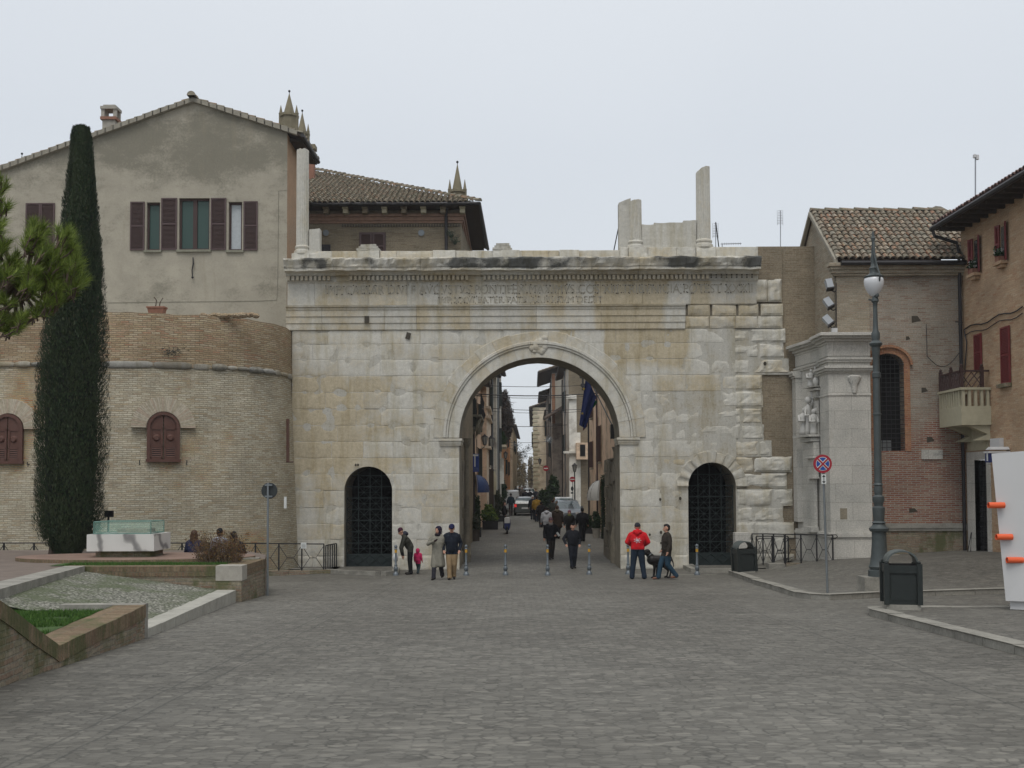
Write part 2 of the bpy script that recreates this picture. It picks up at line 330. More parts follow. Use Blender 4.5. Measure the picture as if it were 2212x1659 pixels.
m_red = mat('sign_red', (.32, .02, .035), .45, var=.06, bmp=0); m_blue = mat('sign_blue', (.02, .07, .30), .45, var=.06, bmp=0)
m_navy = mat('navy', (.018, .03, .12), .5, var=.1, bmp=0)
m_signw = mat('sign_white', (.62, .64, .62), .5, var=.04, bmp=0); m_signback = mat('sign_back', (.03, .035, .036), .5)
m_terra = mat('terracotta', (.25, .125, .085), .85)
m_conc = mat('concrete', (.33, .31, .27), .9, var=.2)
m_black = mat('black', (.01, .01, .012), .7, var=.2, bmp=0)
m_orangeT = mat('orange_tube', (.75, .12, .04), .4, var=.06, bmp=0)
m_cream = mat('cream_concrete', (.43, .40, .29), .85, var=.1)
m_bark = mat('bark', (.09, .065, .05), .95, scale=8, bmp=.6)
# ------------------------------------------------------------------ the ground (one sheet) and the raised pavements
def paving():
    m, nt, b = newmat('street_setts'); ob = N(nt, 'ShaderNodeTexCoord').outputs['Object']
    nd = N(nt, 'ShaderNodeTexNoise', i_Scale=2.2, i_Detail=8, i_Roughness=.7); nt.links.new(ob, nd.inputs['Vector'])
    sub = N(nt, 'ShaderNodeVectorMath', operation='SUBTRACT'); nt.links.new(nd.outputs['Color'], sub.inputs[0]); sub.inputs[1].default_value = (.5, .5, .5)
    scl = N(nt, 'ShaderNodeVectorMath', operation='SCALE'); nt.links.new(sub.outputs[0], scl.inputs[0]); scl.inputs['Scale'].default_value = .12
    ad = N(nt, 'ShaderNodeVectorMath', operation='ADD'); nt.links.new(ob, ad.inputs[0]); nt.links.new(scl.outputs[0], ad.inputs[1])
    mp = N(nt, 'ShaderNodeMapping'); mp.inputs['Scale'].default_value = (7.6, 11.5, .01); nt.links.new(ad.outputs[0], mp.inputs[0])
    v1 = N(nt, 'ShaderNodeTexVoronoi', i_Scale=1.0, i_Randomness=.62); nt.links.new(mp.outputs[0], v1.inputs['Vector'])
    v2 = N(nt, 'ShaderNodeTexVoronoi', i_Scale=1.0, i_Randomness=.62); v2.feature = 'DISTANCE_TO_EDGE'; nt.links.new(mp.outputs[0], v2.inputs['Vector'])
    sp = N(nt, 'ShaderNodeSeparateColor'); nt.links.new(v1.outputs['Color'], sp.inputs[0])
    o = ramp(nt, sp.outputs[0], [(0, (.100, .095, .083)), (.4, (.130, .125, .110)), (.75, (.146, .140, .123)), (1, (.178, .170, .148))])
    n1 = nse(nt, ob, .20, 6, .65, (1, .6, 1)); n2 = nse(nt, ob, 3.5, 7, .78, (1, 1.8, 1)); n3 = nse(nt, ob, .9, 6, .75, (.6, 1.5, 1))
    n4 = nse(nt, ob, 26, 3, .7, (1, 2, 1)); gap = nse(nt, ob, 1.7, 5, .8, (1, 1.8, 1))
    gm = N(nt, 'ShaderNodeMath', operation='MULTIPLY'); nt.links.new(ramp(nt, v2.outputs['Distance'], [(.02, (1,)*3), (.13, (0,)*3)]), gm.inputs[0]); nt.links.new(ramp(nt, gap, [(.40, (.15,)*3), (.64, (1,)*3)]), gm.inputs[1])
    o = mixc(nt, gm.outputs[0], o, (.062, .060, .053))
    o = mixc(nt, 1.0, o, ramp(nt, n1, [(.32, (.76, .75, .73)), (.66, (1.17, 1.17, 1.16))]), 'MULTIPLY')
    o = mixc(nt, 1.0, o, ramp(nt, n2, [(.3, (.80,)*3), (.7, (1.18,)*3)]), 'MULTIPLY')
    o = mixc(nt, 1.0, o, ramp(nt, n3, [(.3, (.84,)*3), (.7, (1.14,)*3)]), 'MULTIPLY')
    o = mixc(nt, ramp(nt, n4, [(.70, (0, 0, 0)), (.78, (.35,)*3)]), o, (.30, .28, .22))
    # drainage seams along the piazza
    sx = N(nt, 'ShaderNodeSeparateXYZ'); nt.links.new(ad.outputs[0], sx.inputs[0])
    for c in (-3.35, -3.62, 4.7):
        a = N(nt, 'ShaderNodeMath', operation='ADD'); nt.links.new(sx.outputs['X'], a.inputs[0]); a.inputs[1].default_value = -c
        a2 = N(nt, 'ShaderNodeMath', operation='ABSOLUTE'); nt.links.new(a.outputs[0], a2.inputs[0])
        o = mixc(nt, ramp(nt, a2.outputs[0], [(.008, (.6,)*3), (.02, (0, 0, 0))]), o, (.05, .05, .045))
    nt.links.new(o, b.inputs['Base Color']); b.inputs['Roughness'].default_value = .72; b.inputs['Specular IOR Level'].default_value = .35
    h = N(nt, 'ShaderNodeMath', operation='MULTIPLY_ADD'); nt.links.new(gm.outputs[0], h.inputs[0]); h.inputs[1].default_value = -.6; nt.links.new(n2, h.inputs[2])
    bump(nt, b, h.outputs[0], .4, .02); return m
m_sett = paving()
def sheet(name, xs, ys, zf, m, kind='structure', hole=None):
    nx, ny = len(xs), len(ys)
    v = [(x, y, zf(x, y)) for y in ys for x in xs]
    f = [(j*nx+i, j*nx+i+1, (j+1)*nx+i+1, (j+1)*nx+i) for j in range(ny-1) for i in range(nx-1)]
    o = raw(name, v, f, m, smooth=True); tag(o, kind=kind); return o
xs = [-400, -150, -60, -30] + [x*1.0 for x in range(-20, 25)] + [30, 60, 150, 400]
ys = [-150, -60] + [y*1.0 for y in range(-25, 75)] + [75, 80, 85, 90, 100, 110, 120, 130, 140, 150, 170, 190, 210, 220, 232, 240, 250, 260, 270, 282, 300, 400, 700]
sheet('ground', xs, ys, g, m_sett)
# pavement islands on the right, with kerbs
def kerbline(name, pts, wid=.30, h=.13, closed=False):
    mb = MB(); rnd = random.Random(5)
    P_ = [Vector((x, y, 0)) for x, y in pts]; segs = []
    for a, b_ in zip(P_, P_[1:]):
        n = max(1, int((b_-a).length/.95))
        for i in range(n): segs.append((a.lerp(b_, i/n), a.lerp(b_, (i+1)/n)))
    for a, b_ in segs:
        t = (b_-a).normalized(); nn = Vector((t.y, -t.x, 0)); a2 = a+t*.008; b2 = b_-t*.008; k = rnd.uniform(-.008, .008)
        lo, hi = [], []
        for q, off in ((a2, 0), (b2, 0), (b2, wid), (a2, wid)):
            p = q+nn*off; z = g(p.x, p.y); lo.append(Vector((p.x, p.y, z-.2))); hi.append(Vector((p.x, p.y, z+h+k)))
        ins = [hi[0]+nn*.025, hi[1]+nn*.025, hi[2], hi[3]]; m1 = [Vector((q.x, q.y, q.z-.025)) for q in hi]
        mb.prism(lo, m1)
        for i in range(4): j = (i+1) % 4; mb.face([m1[i], m1[j], ins[j], ins[i]])
        mb.face(ins)
    return tag(mb.build(name, m_kerb), kind='structure')
HP = .125
k1 = [(8.9, 37.0), (7.35, 36.4), (6.85, 30.0), (6.6, 24.9), (6.75, 24.25), (7.1, 23.95), (8.9, 24.9), (16.0, 26.2)]
k2 = [(16.0, 20.9), (9.5, 20.6), (7.1, 20.5), (6.75, 20.3), (6.62, 19.8), (6.55, 14.0), (6.45, 4.0)]
import bmesh
def poly_sheet(name, pts, zf, m, step=.6, parent=None, thick=0, kind='structure'):
    bm = bmesh.new(); bm.faces.new([bm.verts.new((x, y, 0)) for x, y in pts])
    x0, x1 = min(p[0] for p in pts), max(p[0] for p in pts); y0, y1 = min(p[1] for p in pts), max(p[1] for p in pts)
    for ax, a, b_ in ((0, x0, x1), (1, y0, y1)):
        k = math.floor(a/step)+1
        while k*step < b_:
            co = (k*step, 0, 0) if ax == 0 else (0, k*step, 0); no = (1, 0, 0) if ax == 0 else (0, 1, 0)
            bmesh.ops.bisect_plane(bm, geom=bm.verts[:]+bm.edges[:]+bm.faces[:], plane_co=co, plane_no=no, dist=1e-5); k += 1
    if thick:
        top = bm.faces[:]; r = bmesh.ops.extrude_face_region(bm, geom=top)
        low = set(v for v in r['geom'] if isinstance(v, bmesh.types.BMVert))
        for v in bm.verts:
            z = zf(v.co.x, v.co.y); v.co.z = z-thick if v in low else z
    else:
        for v in bm.verts: v.co.z = zf(v.co.x, v.co.y)
    bmesh.ops.recalc_face_normals(bm, faces=bm.faces)
    if not thick and sum(f.normal.z for f in bm.faces) < 0: bmesh.ops.reverse_faces(bm, faces=bm.faces)
    if parent is not None: bmesh.ops.transform(bm, matrix=wm(parent).inverted(), verts=bm.verts)
    me = bpy.data.meshes.new(name); bm.to_mesh(me); bm.free(); me.materials.append(m)
    o = bpy.data.objects.new(name, me); col.objects.link(o)
    if kind and parent is None: o['kind'] = kind
    if parent is not None: o.parent = parent; KIDS.setdefault(parent.name, []).append(o)
    return o
kerbline('kerb', k1, wid=-.28); kerbline('kerb', k2, wid=-.28)
poly_sheet('pavement', [(8.95, 36.9), (7.43, 36.3), (6.93, 30.0), (6.68, 24.95), (6.83, 24.3), (7.12, 24.05), (8.87, 24.98), (16.0, 26.28), (16.0, 36.9)], lambda x, y: g(x, y)+HP-.008, m_sett)
poly_sheet('pavement', [(16.0, 20.82), (9.5, 20.52), (7.13, 20.42), (6.82, 20.25), (6.7, 19.8), (6.63, 14.0), (6.53, 4.0), (16, 4.0)], lambda x, y: g(x, y)+HP-.008, m_sett)
# pale threshold strip of paving before the right side door
poly_sheet('kerb', [(4.05, 36.1), (6.9, 36.0), (6.9, 36.28), (4.05, 36.38)], lambda x, y: g(x, y)+.006, m_kerb)
# ================================================================== THE ROMAN GATE
YA = 39.4
def ax(px): return P(px, 900, YA).x
def az(py): return P(1130, py, YA).z
gate = thing('city_gate', (ax(1165), YA, 0), 'weathered white limestone Roman gate with one wide arch between two small barred ones', 'gate')
OPEN = [(ax(795.5), (ax(847)-ax(744))/2, az(1058)), (ax(1165), (ax(1338)-ax(992))/2, az(945)), (ax(1536.5), (ax(1588)-ax(1485))/2, az(1052))]
GL, GR = ax(630), ax(1712)
def hopen(x, eps=0):
    x += eps
    for c, r, zs in OPEN:
        if abs(x-c) < r: return zs+math.sqrt(max(0, r*r-(x-c)**2))
    return -9
ZC = [az(v) for v in (711, 742, 776, 811, 846, 882, 918, 953, 988, 1023, 1058, 1095, 1130, 1164, 1199, 1236)]
ZC[-1] = -.05
REND = [1700, 1697, 1709, 1649, 1650, 1648, 1652, 1668, 1711, 1700, 1711, 1692, 1713, 1700, 1712]
def crackn(x, z, s): return noise.noise(Vector((x*s, z*s, 3.1)))
def block(mb, x0, x1, z0, z1, rnd, y0=YA, erode=0., base=0., tint=None, step=.075):
    """one ashlar with its own worn face"""
    gx = .002+erode*.003; x0 += gx; x1 -= gx; z0 += .003+erode*.004; z1 -= .003+erode*.004
    if x1-x0 < .05: return
    nx = max(2, int((x1-x0)/step)); nz = max(2, int((z1-z0)/step)); off = base+rnd.uniform(-.007, .007); tl = rnd.uniform(-.006, .006); seed = rnd.uniform(0, 99)
    tt = rnd.random()*.35-.1 if tint is None else tint; br = rnd.uniform(.93, 1.04)
    us = [0, .012]+[.012+(x1-x0-.024)*i/nx for i in range(1, nx)]+[x1-x0-.012, x1-x0]
    vs = [0, .012]+[.012+(z1-z0-.024)*i/nz for i in range(1, nz)]+[z1-z0-.012, z1-z0]
    W_, H_ = x1-x0, z1-z0
    def pt(u, v):
        e = min(u, W_-u, v, H_-v); n_ = noise.noise(Vector((x0+u, seed, z0+v))*1.7); n2 = noise.noise(Vector((x0+u, seed, z0+v))*5)
        chip = max(0, noise.noise(Vector((x0+u, z0+v, 7.7))*2.3)-.15)*.13
        d = off+tl*(u/W_-.5)+.010*n_+.004*n2-chip*math.exp(-e/.10)
        if e < .006: d -= .014
        elif e < .02: d -= .004
        if erode: 
            rr = .13+.1*n_; k = max(0, 1-e/rr) if rr > 0 else 0; d -= erode*(.08*k*k+.05*abs(n_)+.12*max(0, noise.noise(Vector(((x0+u)*1.3, (z0+v)*2.6, 0))))+.05*max(0, noise.noise(Vector(((x0+u)*5, (z0+v)*7, 0)))))
        return d
    def stain(x, z):
        s = tt+.20*max(0, crackn(x, z, .55))
        # ochre run-off under the architrave right of the keystone, grouped in vertical bands
        k = ss(7.2, 8.4, z)*(1-ss(8.9, 9.6, z))
        s += .75*k*ss(-.05, .25, noise.noise(Vector((x*1.15, z*.18, 5.))))*ss(1.2, 2.4, x)*(1-ss(6.6, 7.6, x))
        s += .35*(1-ss(-7.2, -4.8, x))*ss(3.2, 4.2, z)*(1-ss(6.8, 7.4, z))
        s -= .06*ss(6.8, 8.2, x)
        return s
    def soot(z, x): return .18*(1-ss(.3, 1.1, z))+max(0, .35*noise.noise(Vector((x*.8, z*.8, 2)))-.08)+.12*ss(6.6, 8, x)
    cache = {}
    for i in range(len(us)):
        for j in range(len(vs)): cache[i, j] = pt(us[i], vs[j])
    for i in range(len(us)-1):
        xa, xb = x0+us[i], x0+us[i+1]; ha, hb = hopen(xa, 1e-4), hopen(xb, -1e-4)
        for j in range(len(vs)-1):
            za, zb = z0+vs[j], z0+vs[j+1]
            if zb <= ha and zb <= hb: continue
            q = [(xa, max(za, ha)), (xb, max(za, hb)), (xb, max(zb, hb)), (xa, max(zb, ha))]
            d = [cache[i, j], cache[i+1, j], cache[i+1, j+1], cache[i, j+1]]
            mb.face([(p[0], y0-dd, p[1]) for p, dd in zip(q, d)], c=[(stain(*p), soot(p[1], p[0]), br, 1) for p in q])
def arch_mass(mb, x0, x1, z0, z1, y0, y1, opens, mi=0, back=True, soff_m=0):
    xsn = {x0, x1}
    for c, r, zs in opens:
        for i in range(25): xsn.add(c-r*math.cos(math.pi*i/24))
    xsn = sorted(q for q in xsn if x0-1e-6 <= q <= x1+1e-6)
    def h(x):
        for c, r, zs in opens:
            if abs(x-c) < r: return zs+math.sqrt(max(0, r*r-(x-c)**2))
        return z0
    for a, b_ in zip(xsn, xsn[1:]):
        ha, hb = h(a+1e-5), h(b_-1e-5)
        mb.face([(a, y0, ha), (b_, y0, hb), (b_, y0, z1), (a, y0, z1)], mi)
        if back: mb.face([(b_, y1, hb), (a, y1, ha), (a, y1, z1), (b_, y1, z1)], mi)
        mb.face([(a, y0, z1), (b_, y0, z1), (b_, y1, z1), (a, y1, z1)], mi)
        if ha > z0+1e-3 or hb > z0+1e-3: mb.face([(a, y1, ha), (b_, y1, hb), (b_, y0, hb), (a, y0, ha)], soff_m)
    for c, r, zs in opens:
        mb.face([(c-r, y0, z0), (c-r, y1, z0), (c-r, y1, zs), (c-r, y0, zs)], soff_m)
        mb.face([(c+r, y1, z0), (c+r, y0, z0), (c+r, y0, zs), (c+r, y1, zs)], soff_m)
    mb.face([(x0, y1, z0), (x0, y0, z0), (x0, y0, z1), (x0, y1, z1)], mi); mb.face([(x1, y0, z0), (x1, y1, z0), (x1, y1, z1), (x1, y0, z1)], mi)
wall = MB(); rnd = random.Random(11)
jambs = [c+s_*r for c, r, zs in OPEN for s_ in (-1, 1)]
for k in range(15):
    zt, zb = ZC[k], ZC[k+1]; x = GL; end = ax(REND[k]); x -= rnd.uniform(0, .5); cuts = [GL]
    while True:
        x += rnd.uniform(.85, 2.1) if x < 6.5 else rnd.uniform(.9, 1.9)
        if x > end-.45: break
        if x > GL+.3: cuts.append(x)
    cuts.append(end)
    for jx, (c, r, zs) in zip(jambs, [o for o in OPEN for _ in (0, 1)]):
        if zb < zs+.05: cuts = [q for q in cuts if abs(q-jx) > .35]+[jx]
    cuts = sorted(cuts)
    for a, b_ in zip(cuts, cuts[1:]):
        mid = (a+b_)/2
        if any(abs(mid-c) < r and zb < zs and zt < zs+.1 for c, r, zs in OPEN): continue
        er = ss(7.0, 8.3, mid)*rnd.uniform(.45, 1.0) if k < 12 else ss(7.6, 9, mid)*rnd.uniform(.1, .5)
        if k == 14: er = max(er, .25)
        # small arches' surroundings are worn on the right-hand door
        if 5.2 < mid < 9 and 4 < k+1 < 12 and rnd.random() < .6: er = max(er, rnd.uniform(.3, .8))
        tint = rnd.uniform(-.08, .06) if rnd.random() < .82 else rnd.uniform(.08, .2)
        if mid < -5.2 and 3 <= k <= 9: tint = rnd.uniform(.08, .24)
        block(wall, a, b_, zb, zt, rnd, erode=er, tint=tint, base=rnd.uniform(-.02, .02)*ss(6, 8, mid)+(.03 if k == 14 else 0))
wall.build('ashlar_facing', m_lime, gate)
bk_ = MB()
for k in range(15):
    if k < 8 or k > 9: bk_.box((ax(1590), YA+.05, ZC[k+1]), (ax(REND[k])-.05, YA+.3, ZC[k]-.002))
arch_mass(bk_, GL+.01, ax(1590)-.001, 0, ZC[0], YA+.014, YA+.058, OPEN)
bk_.c = [(.0, .22, .86, 1)]*len(bk_.v); bk_.build('packed_joints', m_lime, gate)
# core mass behind the facing (piers, vaults), cut by the three openings
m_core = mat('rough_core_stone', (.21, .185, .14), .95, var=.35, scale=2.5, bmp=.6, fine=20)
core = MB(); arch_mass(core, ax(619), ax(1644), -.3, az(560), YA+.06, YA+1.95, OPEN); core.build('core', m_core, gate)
# brick infill behind the worn right-hand edge
bi = MB(); bi.box((ax(1640), YA+.12, -.2), (P(1757, 540, YA+.3).x, YA+1.2, az(533))); bi.box((ax(1640), YA+.02, az(606)), (ax(1694), YA+.12, az(538)))
bi.build('brick_infill', m_infill, gate)
# archivolt of the main arch and voussoirs
def ring(mb, c, zs, r0, r1, y0, y1, a0, a1, n, tint=(.2, 0, .98, 1), wob=0):
    pr = None
    for i in range(n+1):
        a = a0+(a1-a0)*i/n; w = wob*noise.noise(Vector((a*6, r1, 1.3)))
        q = [(c-math.cos(a)*r0, y1+.1, zs+math.sin(a)*r0), (c-math.cos(a)*r0, y0+w, zs+math.sin(a)*r0), (c-math.cos(a)*(r1-.015), y0+w, zs+math.sin(a)*(r1-.015)), (c-math.cos(a)*(r1+w), y0+.03, zs+math.sin(a)*(r1+w)), (c-math.cos(a)*(r1+w), y1+.1, zs+math.sin(a)*(r1+w))]
        if pr:
            for k in range(4): mb.face([pr[k], q[k], q[k+1], pr[k+1]], c=tint)
        if i in (0, n): mb.face(q if i else q[::-1], c=tint)
        pr = q
cx, cr, cz = OPEN[1]; U = ax(1100)-ax(1099)
av = MB(); nv = 17; rnd = random.Random(4)
for i in range(nv):
    a0, a1 = math.pi*i/nv+.0012, math.pi*(i+1)/nv-.0012; t = (rnd.uniform(-.1, .12), 0, rnd.uniform(.95, 1.03), 1); o = rnd.uniform(-.003, .003)
    ring(av, cx, cz, cr, cr+U*24, YA-.055+o, YA, a0, a1, 8, t, .012)
    ring(av, cx, cz, cr+U*24, cr+U*29, YA-.105+o, YA, a0, a1, 8, t, .012)
    ring(av, cx, cz, cr+U*29, cr+U*35, YA-.145+o, YA, a0, a1, 8, t, .02)
    ring(av, cx, cz, cr+U*35, cr+U*57+rnd.uniform(-.03, .05), YA-.03+o, YA, a0, a1, 8, (t[0]+.1, 0, t[2], 1), .012)
av.build('archivolt', m_lime, gate)
ky = MB(); rnd = random.Random(2)
for q in range(22):
    ky.sphere((ax(1164)+rnd.uniform(-.26, .26), YA-.03+rnd.uniform(-.04, .03), az(752)+rnd.uniform(-.32, .36)), rnd.uniform(.09, .17), 12, sy=.6)
for v in ky.v: v += Vector((0, -.05*noise.noise(v*5), .04*noise.noise(v*4+Vector((9, 0, 0)))))
ky.c = [(.15, .2, .95, 1)]*len(ky.v); ky.build('keystone_bust', m_lime, gate, smooth='all')
# voussoirs of the side arches
for k, (wd, er) in enumerate(((.38, 1),)):
    c, r, zs = OPEN[2]; sv = MB(); n = 11; rnd = random.Random(k+5)
    for i in range(n):
        t = (rnd.uniform(-.1, .06), .12, rnd.uniform(.88, .98), 1); wdi = wd+rnd.uniform(-.05, .07)
        ring(sv, c, zs, r, r+wdi, YA-.02-rnd.uniform(0, .012)-er*rnd.uniform(-.01, .03), YA, math.pi*i/n+.005, math.pi*(i+1)/n-.005, 6, t, .012+.05*er)
    sv.build('voussoirs', m_lime, gate)
# imposts
def impost(px0, px1, py, d, nm='impost'):
    mb = MB(); z = az(py); x0, x1 = ax(px0), ax(px1)
    for (za, zb, o) in ((0, .09, .11), (-.10, 0, .065), (-.17, -.10, .035)):
        xa = x0-(o if d < 0 else 0); xb = x1+(o if d > 0 else 0)
        mb.box((x0-o*.6, YA-o-.02, z+za+.001), (x1+o*.6, YA+1.2, z+zb-.001))
    mb.c = [(.1, .06, 1, 1)]*len(mb.v); mb.build(nm, m_lime, gate)
impost(952, 994, 952, 1); impost(1336, 1377, 951, -1)
# --- entablature: profile swept along the front in separate stones
def sweep(mb, xcuts, prof, rnd, wob=.01, tintf=None, y0=YA, stepx=.12, jitter=.006, gap=.004, endcap=True):
    for a, b_ in zip(xcuts, xcuts[1:]):
        n = max(2, int((b_-a)/stepx)); off = rnd.uniform(-jitter, jitter); br = rnd.uniform(.88, 1.06); tt = rnd.uniform(-.1, .3); pr = None
        for i in range(n+1):
            x = a+gap+(b_-a-2*gap)*i/n; q = []; cc = []
            for (z, p) in prof:
                w = wob*noise.noise(Vector((x*2.1, z*3, 1.7)))+wob*.6*noise.noise(Vector((x*6, z*7, 4.)))
                q.append((x, y0-p-off-w*(.3+p*2), z+w*.5*(p > .3))); cc.append(tintf(x, z, p, tt, br) if tintf else (tt, 0, br, 1))
            if pr:
                for k in range(len(prof)-1): mb.face([pr[0][k], q[k], q[k+1], pr[0][k+1]], c=[pr[1][k], cc[k], cc[k+1], pr[1][k+1]])
            if i in (0, n) and endcap: mb.face(([(x, y0+.3, prof[0][0])]+q+[(x, y0+.3, prof[-1][0])])[::(-1 if i else 1)], c=cc[:1]+cc+cc[-1:])
            pr = (q, cc)
def cuts(a, b_, lo, hi, rnd):
    c = [a]
    while c[-1]+hi < b_: c.append(c[-1]+rnd.uniform(lo, hi))
    c.append(b_); return c
rnd = random.Random(8)
def streak(x, z, p, tt, br):
    s = tt*.6+.5*ss(.0, .3, noise.noise(Vector((x*1.3, z*.15, 5.))))*ss(.0, 2.2, x)*(1-ss(6.8, 7.8, x))+.18*noise.noise(Vector((x*2.2, z*.3, 8)))
    return (s, .12*max(0, noise.noise(Vector((x*.7, z, 2)))), br, 1)
Zf = lambda v: az(v)
arc = MB()
prof = [(Zf(713), 0), (Zf(711), .05), (Zf(698), .055), (Zf(697), .085), (Zf(684), .09), (Zf(683), .12), (Zf(670), .125), (Zf(669), .15), (Zf(665), .16), (Zf(663), .21), (Zf(660.5), .22), (Zf(660), .03)]
sweep(arc, cuts(ax(618), ax(1482), 1.0, 2.4, rnd), prof, rnd, tintf=streak); arc.build('architrave', m_lime, gate)
rough = MB(); xs_ = [ax(v) for v in (1482, 1535, 1592, 1640, 1694)]
for a, b_ in zip(xs_, xs_[1:]): block(rough, a, b_, Zf(711), Zf(684), rnd, erode=.4, base=.05+rnd.uniform(-.02, .02), tint=.12); block(rough, a+.1, b_+.02, Zf(684), Zf(658), rnd, erode=.4, base=.05, tint=.15)
block(rough, ax(1632), ax(1661), Zf(655), Zf(606), rnd, erode=.8, base=.11, tint=.1); block(rough, ax(1661), ax(1693), Zf(655), Zf(604), rnd, erode=.7, base=.04, tint=.1)
rough.build('worn_end_blocks', m_lime, gate)
fr = MB(); prof = [(Zf(660), .03), (Zf(658), .06), (Zf(612), .06), (Zf(610), .08), (Zf(608), .09)]
sweep(fr, cuts(ax(620), ax(1637), 1.0, 2.3, rnd), prof, rnd, tintf=streak); fr.build('frieze', m_lime, gate)
def sooty(x, z, p, tt, br):
    k = ss(.45, .62, p)*ss(Zf(587), Zf(583), z)
    s = k*(.62+1.1*noise.noise(Vector((x*.6, 0, 3.3)))+.5*noise.noise(Vector((x*2.2, z*3, 7))))
    if Zf(610) < z < Zf(591): return (tt, .08, br*.9, 1)
    if ax(1353) < x < ax(1398): s = .0
    return (tt*.4, max(0, s), br, 1)
cor = MB(); prof = [(Zf(609), .09), (Zf(607), .12), (Zf(597), .12), (Zf(596.5), .28), (Zf(591), .33), (Zf(590), .34), (Zf(589.5), .60), (Zf(583), .61), (Zf(582.5), .64), (Zf(577), .68), (Zf(568), .74), (Zf(565), .73), (Zf(562.5), .60), (Zf(560), .1), (Zf(559.5), -.6)]
sweep(cor, cuts(ax(619), ax(1640), 1.2, 2.6, rnd), prof, rnd, wob=.045, tintf=sooty, stepx=.09); cor.build('cornice', m_lime, gate)
dn = MB(); x = ax(622)
while x < ax(1530):
    px = 622+(x-ax(622))/U
    if not (716 < px < 750 or 770 < px < 0 or 1010 < px < 1044) and rnd.random() > .03:
        dn.box((x, YA-.26, Zf(606.5)), (x+.10, YA-.1, Zf(597.2)))
    x += .165
dn.c = [(.2, .05, .97, 1)]*len(dn.v); dn.build('dentils', m_lime, gate)
# inscription
m_letter = mat('shaded_letter', (.36, .335, .275), .95, var=.25, scale=20); m_hole = mat('dowel_hole', (.06, .052, .04), .95)  # letters lie flat; their darker tone paints the shade of a carved recess
def text_mesh(body, x0, x1, zbase, h, y, name, m, parent, ext=.004, spacing=1.0, rot=None):
    cu = bpy.data.curves.new('t', 'FONT'); cu.body = body; cu.size = 1; cu.extrude = 0
    cu.space_character = spacing
    to = bpy.data.objects.new('t', cu); col.objects.link(to); dg = bpy.context.evaluated_depsgraph_get()
    me = bpy.data.meshes.new_from_object(to.evaluated_get(dg)); bpy.data.objects.remove(to)
    xs_ = [v.co.x for v in me.vertices]; ys_ = [v.co.y for v in me.vertices]; a, b_ = min(xs_), max(xs_); c, d = min(ys_), max(ys_)
    V = [((v.co.x-a)/(b_-a)*(x1-x0)+x0, y, (v.co.y-c)/(d-c)*h+zbase) for v in me.vertices]
    if rot: V = [rot(Vector(v)) for v in V]
    o = raw(name, V, [list(p.vertices) for p in me.polygons], m, parent) if len(set(len(p.vertices) for p in me.polygons)) == 1 else None
    if o is None:
        me2 = bpy.data.meshes.new(name); me2.from_pydata([tuple((wm(parent).inverted() @ Vector(v))[:]) if parent else tuple(v) for v in V], [], [list(p.vertices) for p in me.polygons]); me2.materials.append(m)
        o = bpy.data.objects.new(name, me2); col.objects.link(o)
        if parent: o.parent = parent; KIDS.setdefault(parent.name, []).append(o)
    return o
T1 = "IMP CAESAR DIVI F AVGVSTVS PONTIFEX MAXIMVS COS XIII TRIBVNICIA POTEST XXXII"; T2 = "IMP XXVI PATER PATRIAE MVRVM DEDIT"
YL = YA-.0665-.012
text_mesh(T1, ax(703), ax(1628), Zf(635), Zf(616)-Zf(635), YL, 'inscription', m_letter, gate)
text_mesh(T2, ax(947), ax(1303), Zf(655), Zf(641)-Zf(655), YL, 'inscription', m_letter, gate)
ho = MB(); rnd = random.Random(77)
for a, b_, z0, z1, n in ((703, 1630, 634, 617, 92), (947, 1303, 654, 642, 44)):
    for i in range(n):
        for z in (z0, z1):
            for q in (0, 1):
                if rnd.random() < .5:
                    x = ax(a+(b_-a)*(i+.5*q)/n)+rnd.uniform(-.03, .03); zz = Zf(z)+rnd.uniform(-.03, .03); s = rnd.uniform(.014, .027)
                    ho.face([(x+s*math.cos(t)*1., YL-.004, zz+s*math.sin(t)) for t in (0, 1.05, 2.1, 3.14, 4.2, 5.25)])
for px in range(1535, 1632, 11):
    for py in (599, 604): ho.box((ax(px), YA-.315, Zf(py)-.02), (ax(px)+.05, YA-.28, Zf(py)+.03))
for px, py, s in ((878, 722, .0), (792, 690, 0), (769, 1003, .04), (774, 1003, .04), (1467, 1078, .05), (1487, 1074, .0), (1401, 1156, .04), (1424, 1080, .045), (1425, 1151, .05), (1425, 1174, .04), (1653, 788, .06)):
    if s: ho.lathe((0, 0, 0), [(s, 0), (s*.9, .001)], 10) if False else ho.face([(ax(px)+s*math.cos(t), YA-.06, az(py)+s*1.3*math.sin(t)) for t in [k*.628 for k in range(10)]])
ho.build('dowel_holes', m_hole, gate, uvs=False)
hol = MB()
for px, py, wd, h, rot in ((793, 690, .17, .26, 0), (882, 725, .17, .25, .28)):
    x, z = ax(px), az(py); yy = YA-(.135 if py < 711 else .05); c, s = math.cos(rot), math.sin(rot)
    q = [(x+a*c+b_*s, z-a*s+b_*c) for a, b_ in ((-wd/2, -h/2), (wd/2, -h/2), (wd/2, h/2), (-wd/2, h/2))]
    hol.face([(p[0], yy, p[1]) for p in q])
hol.build('beam_hole', m_hole, gate)
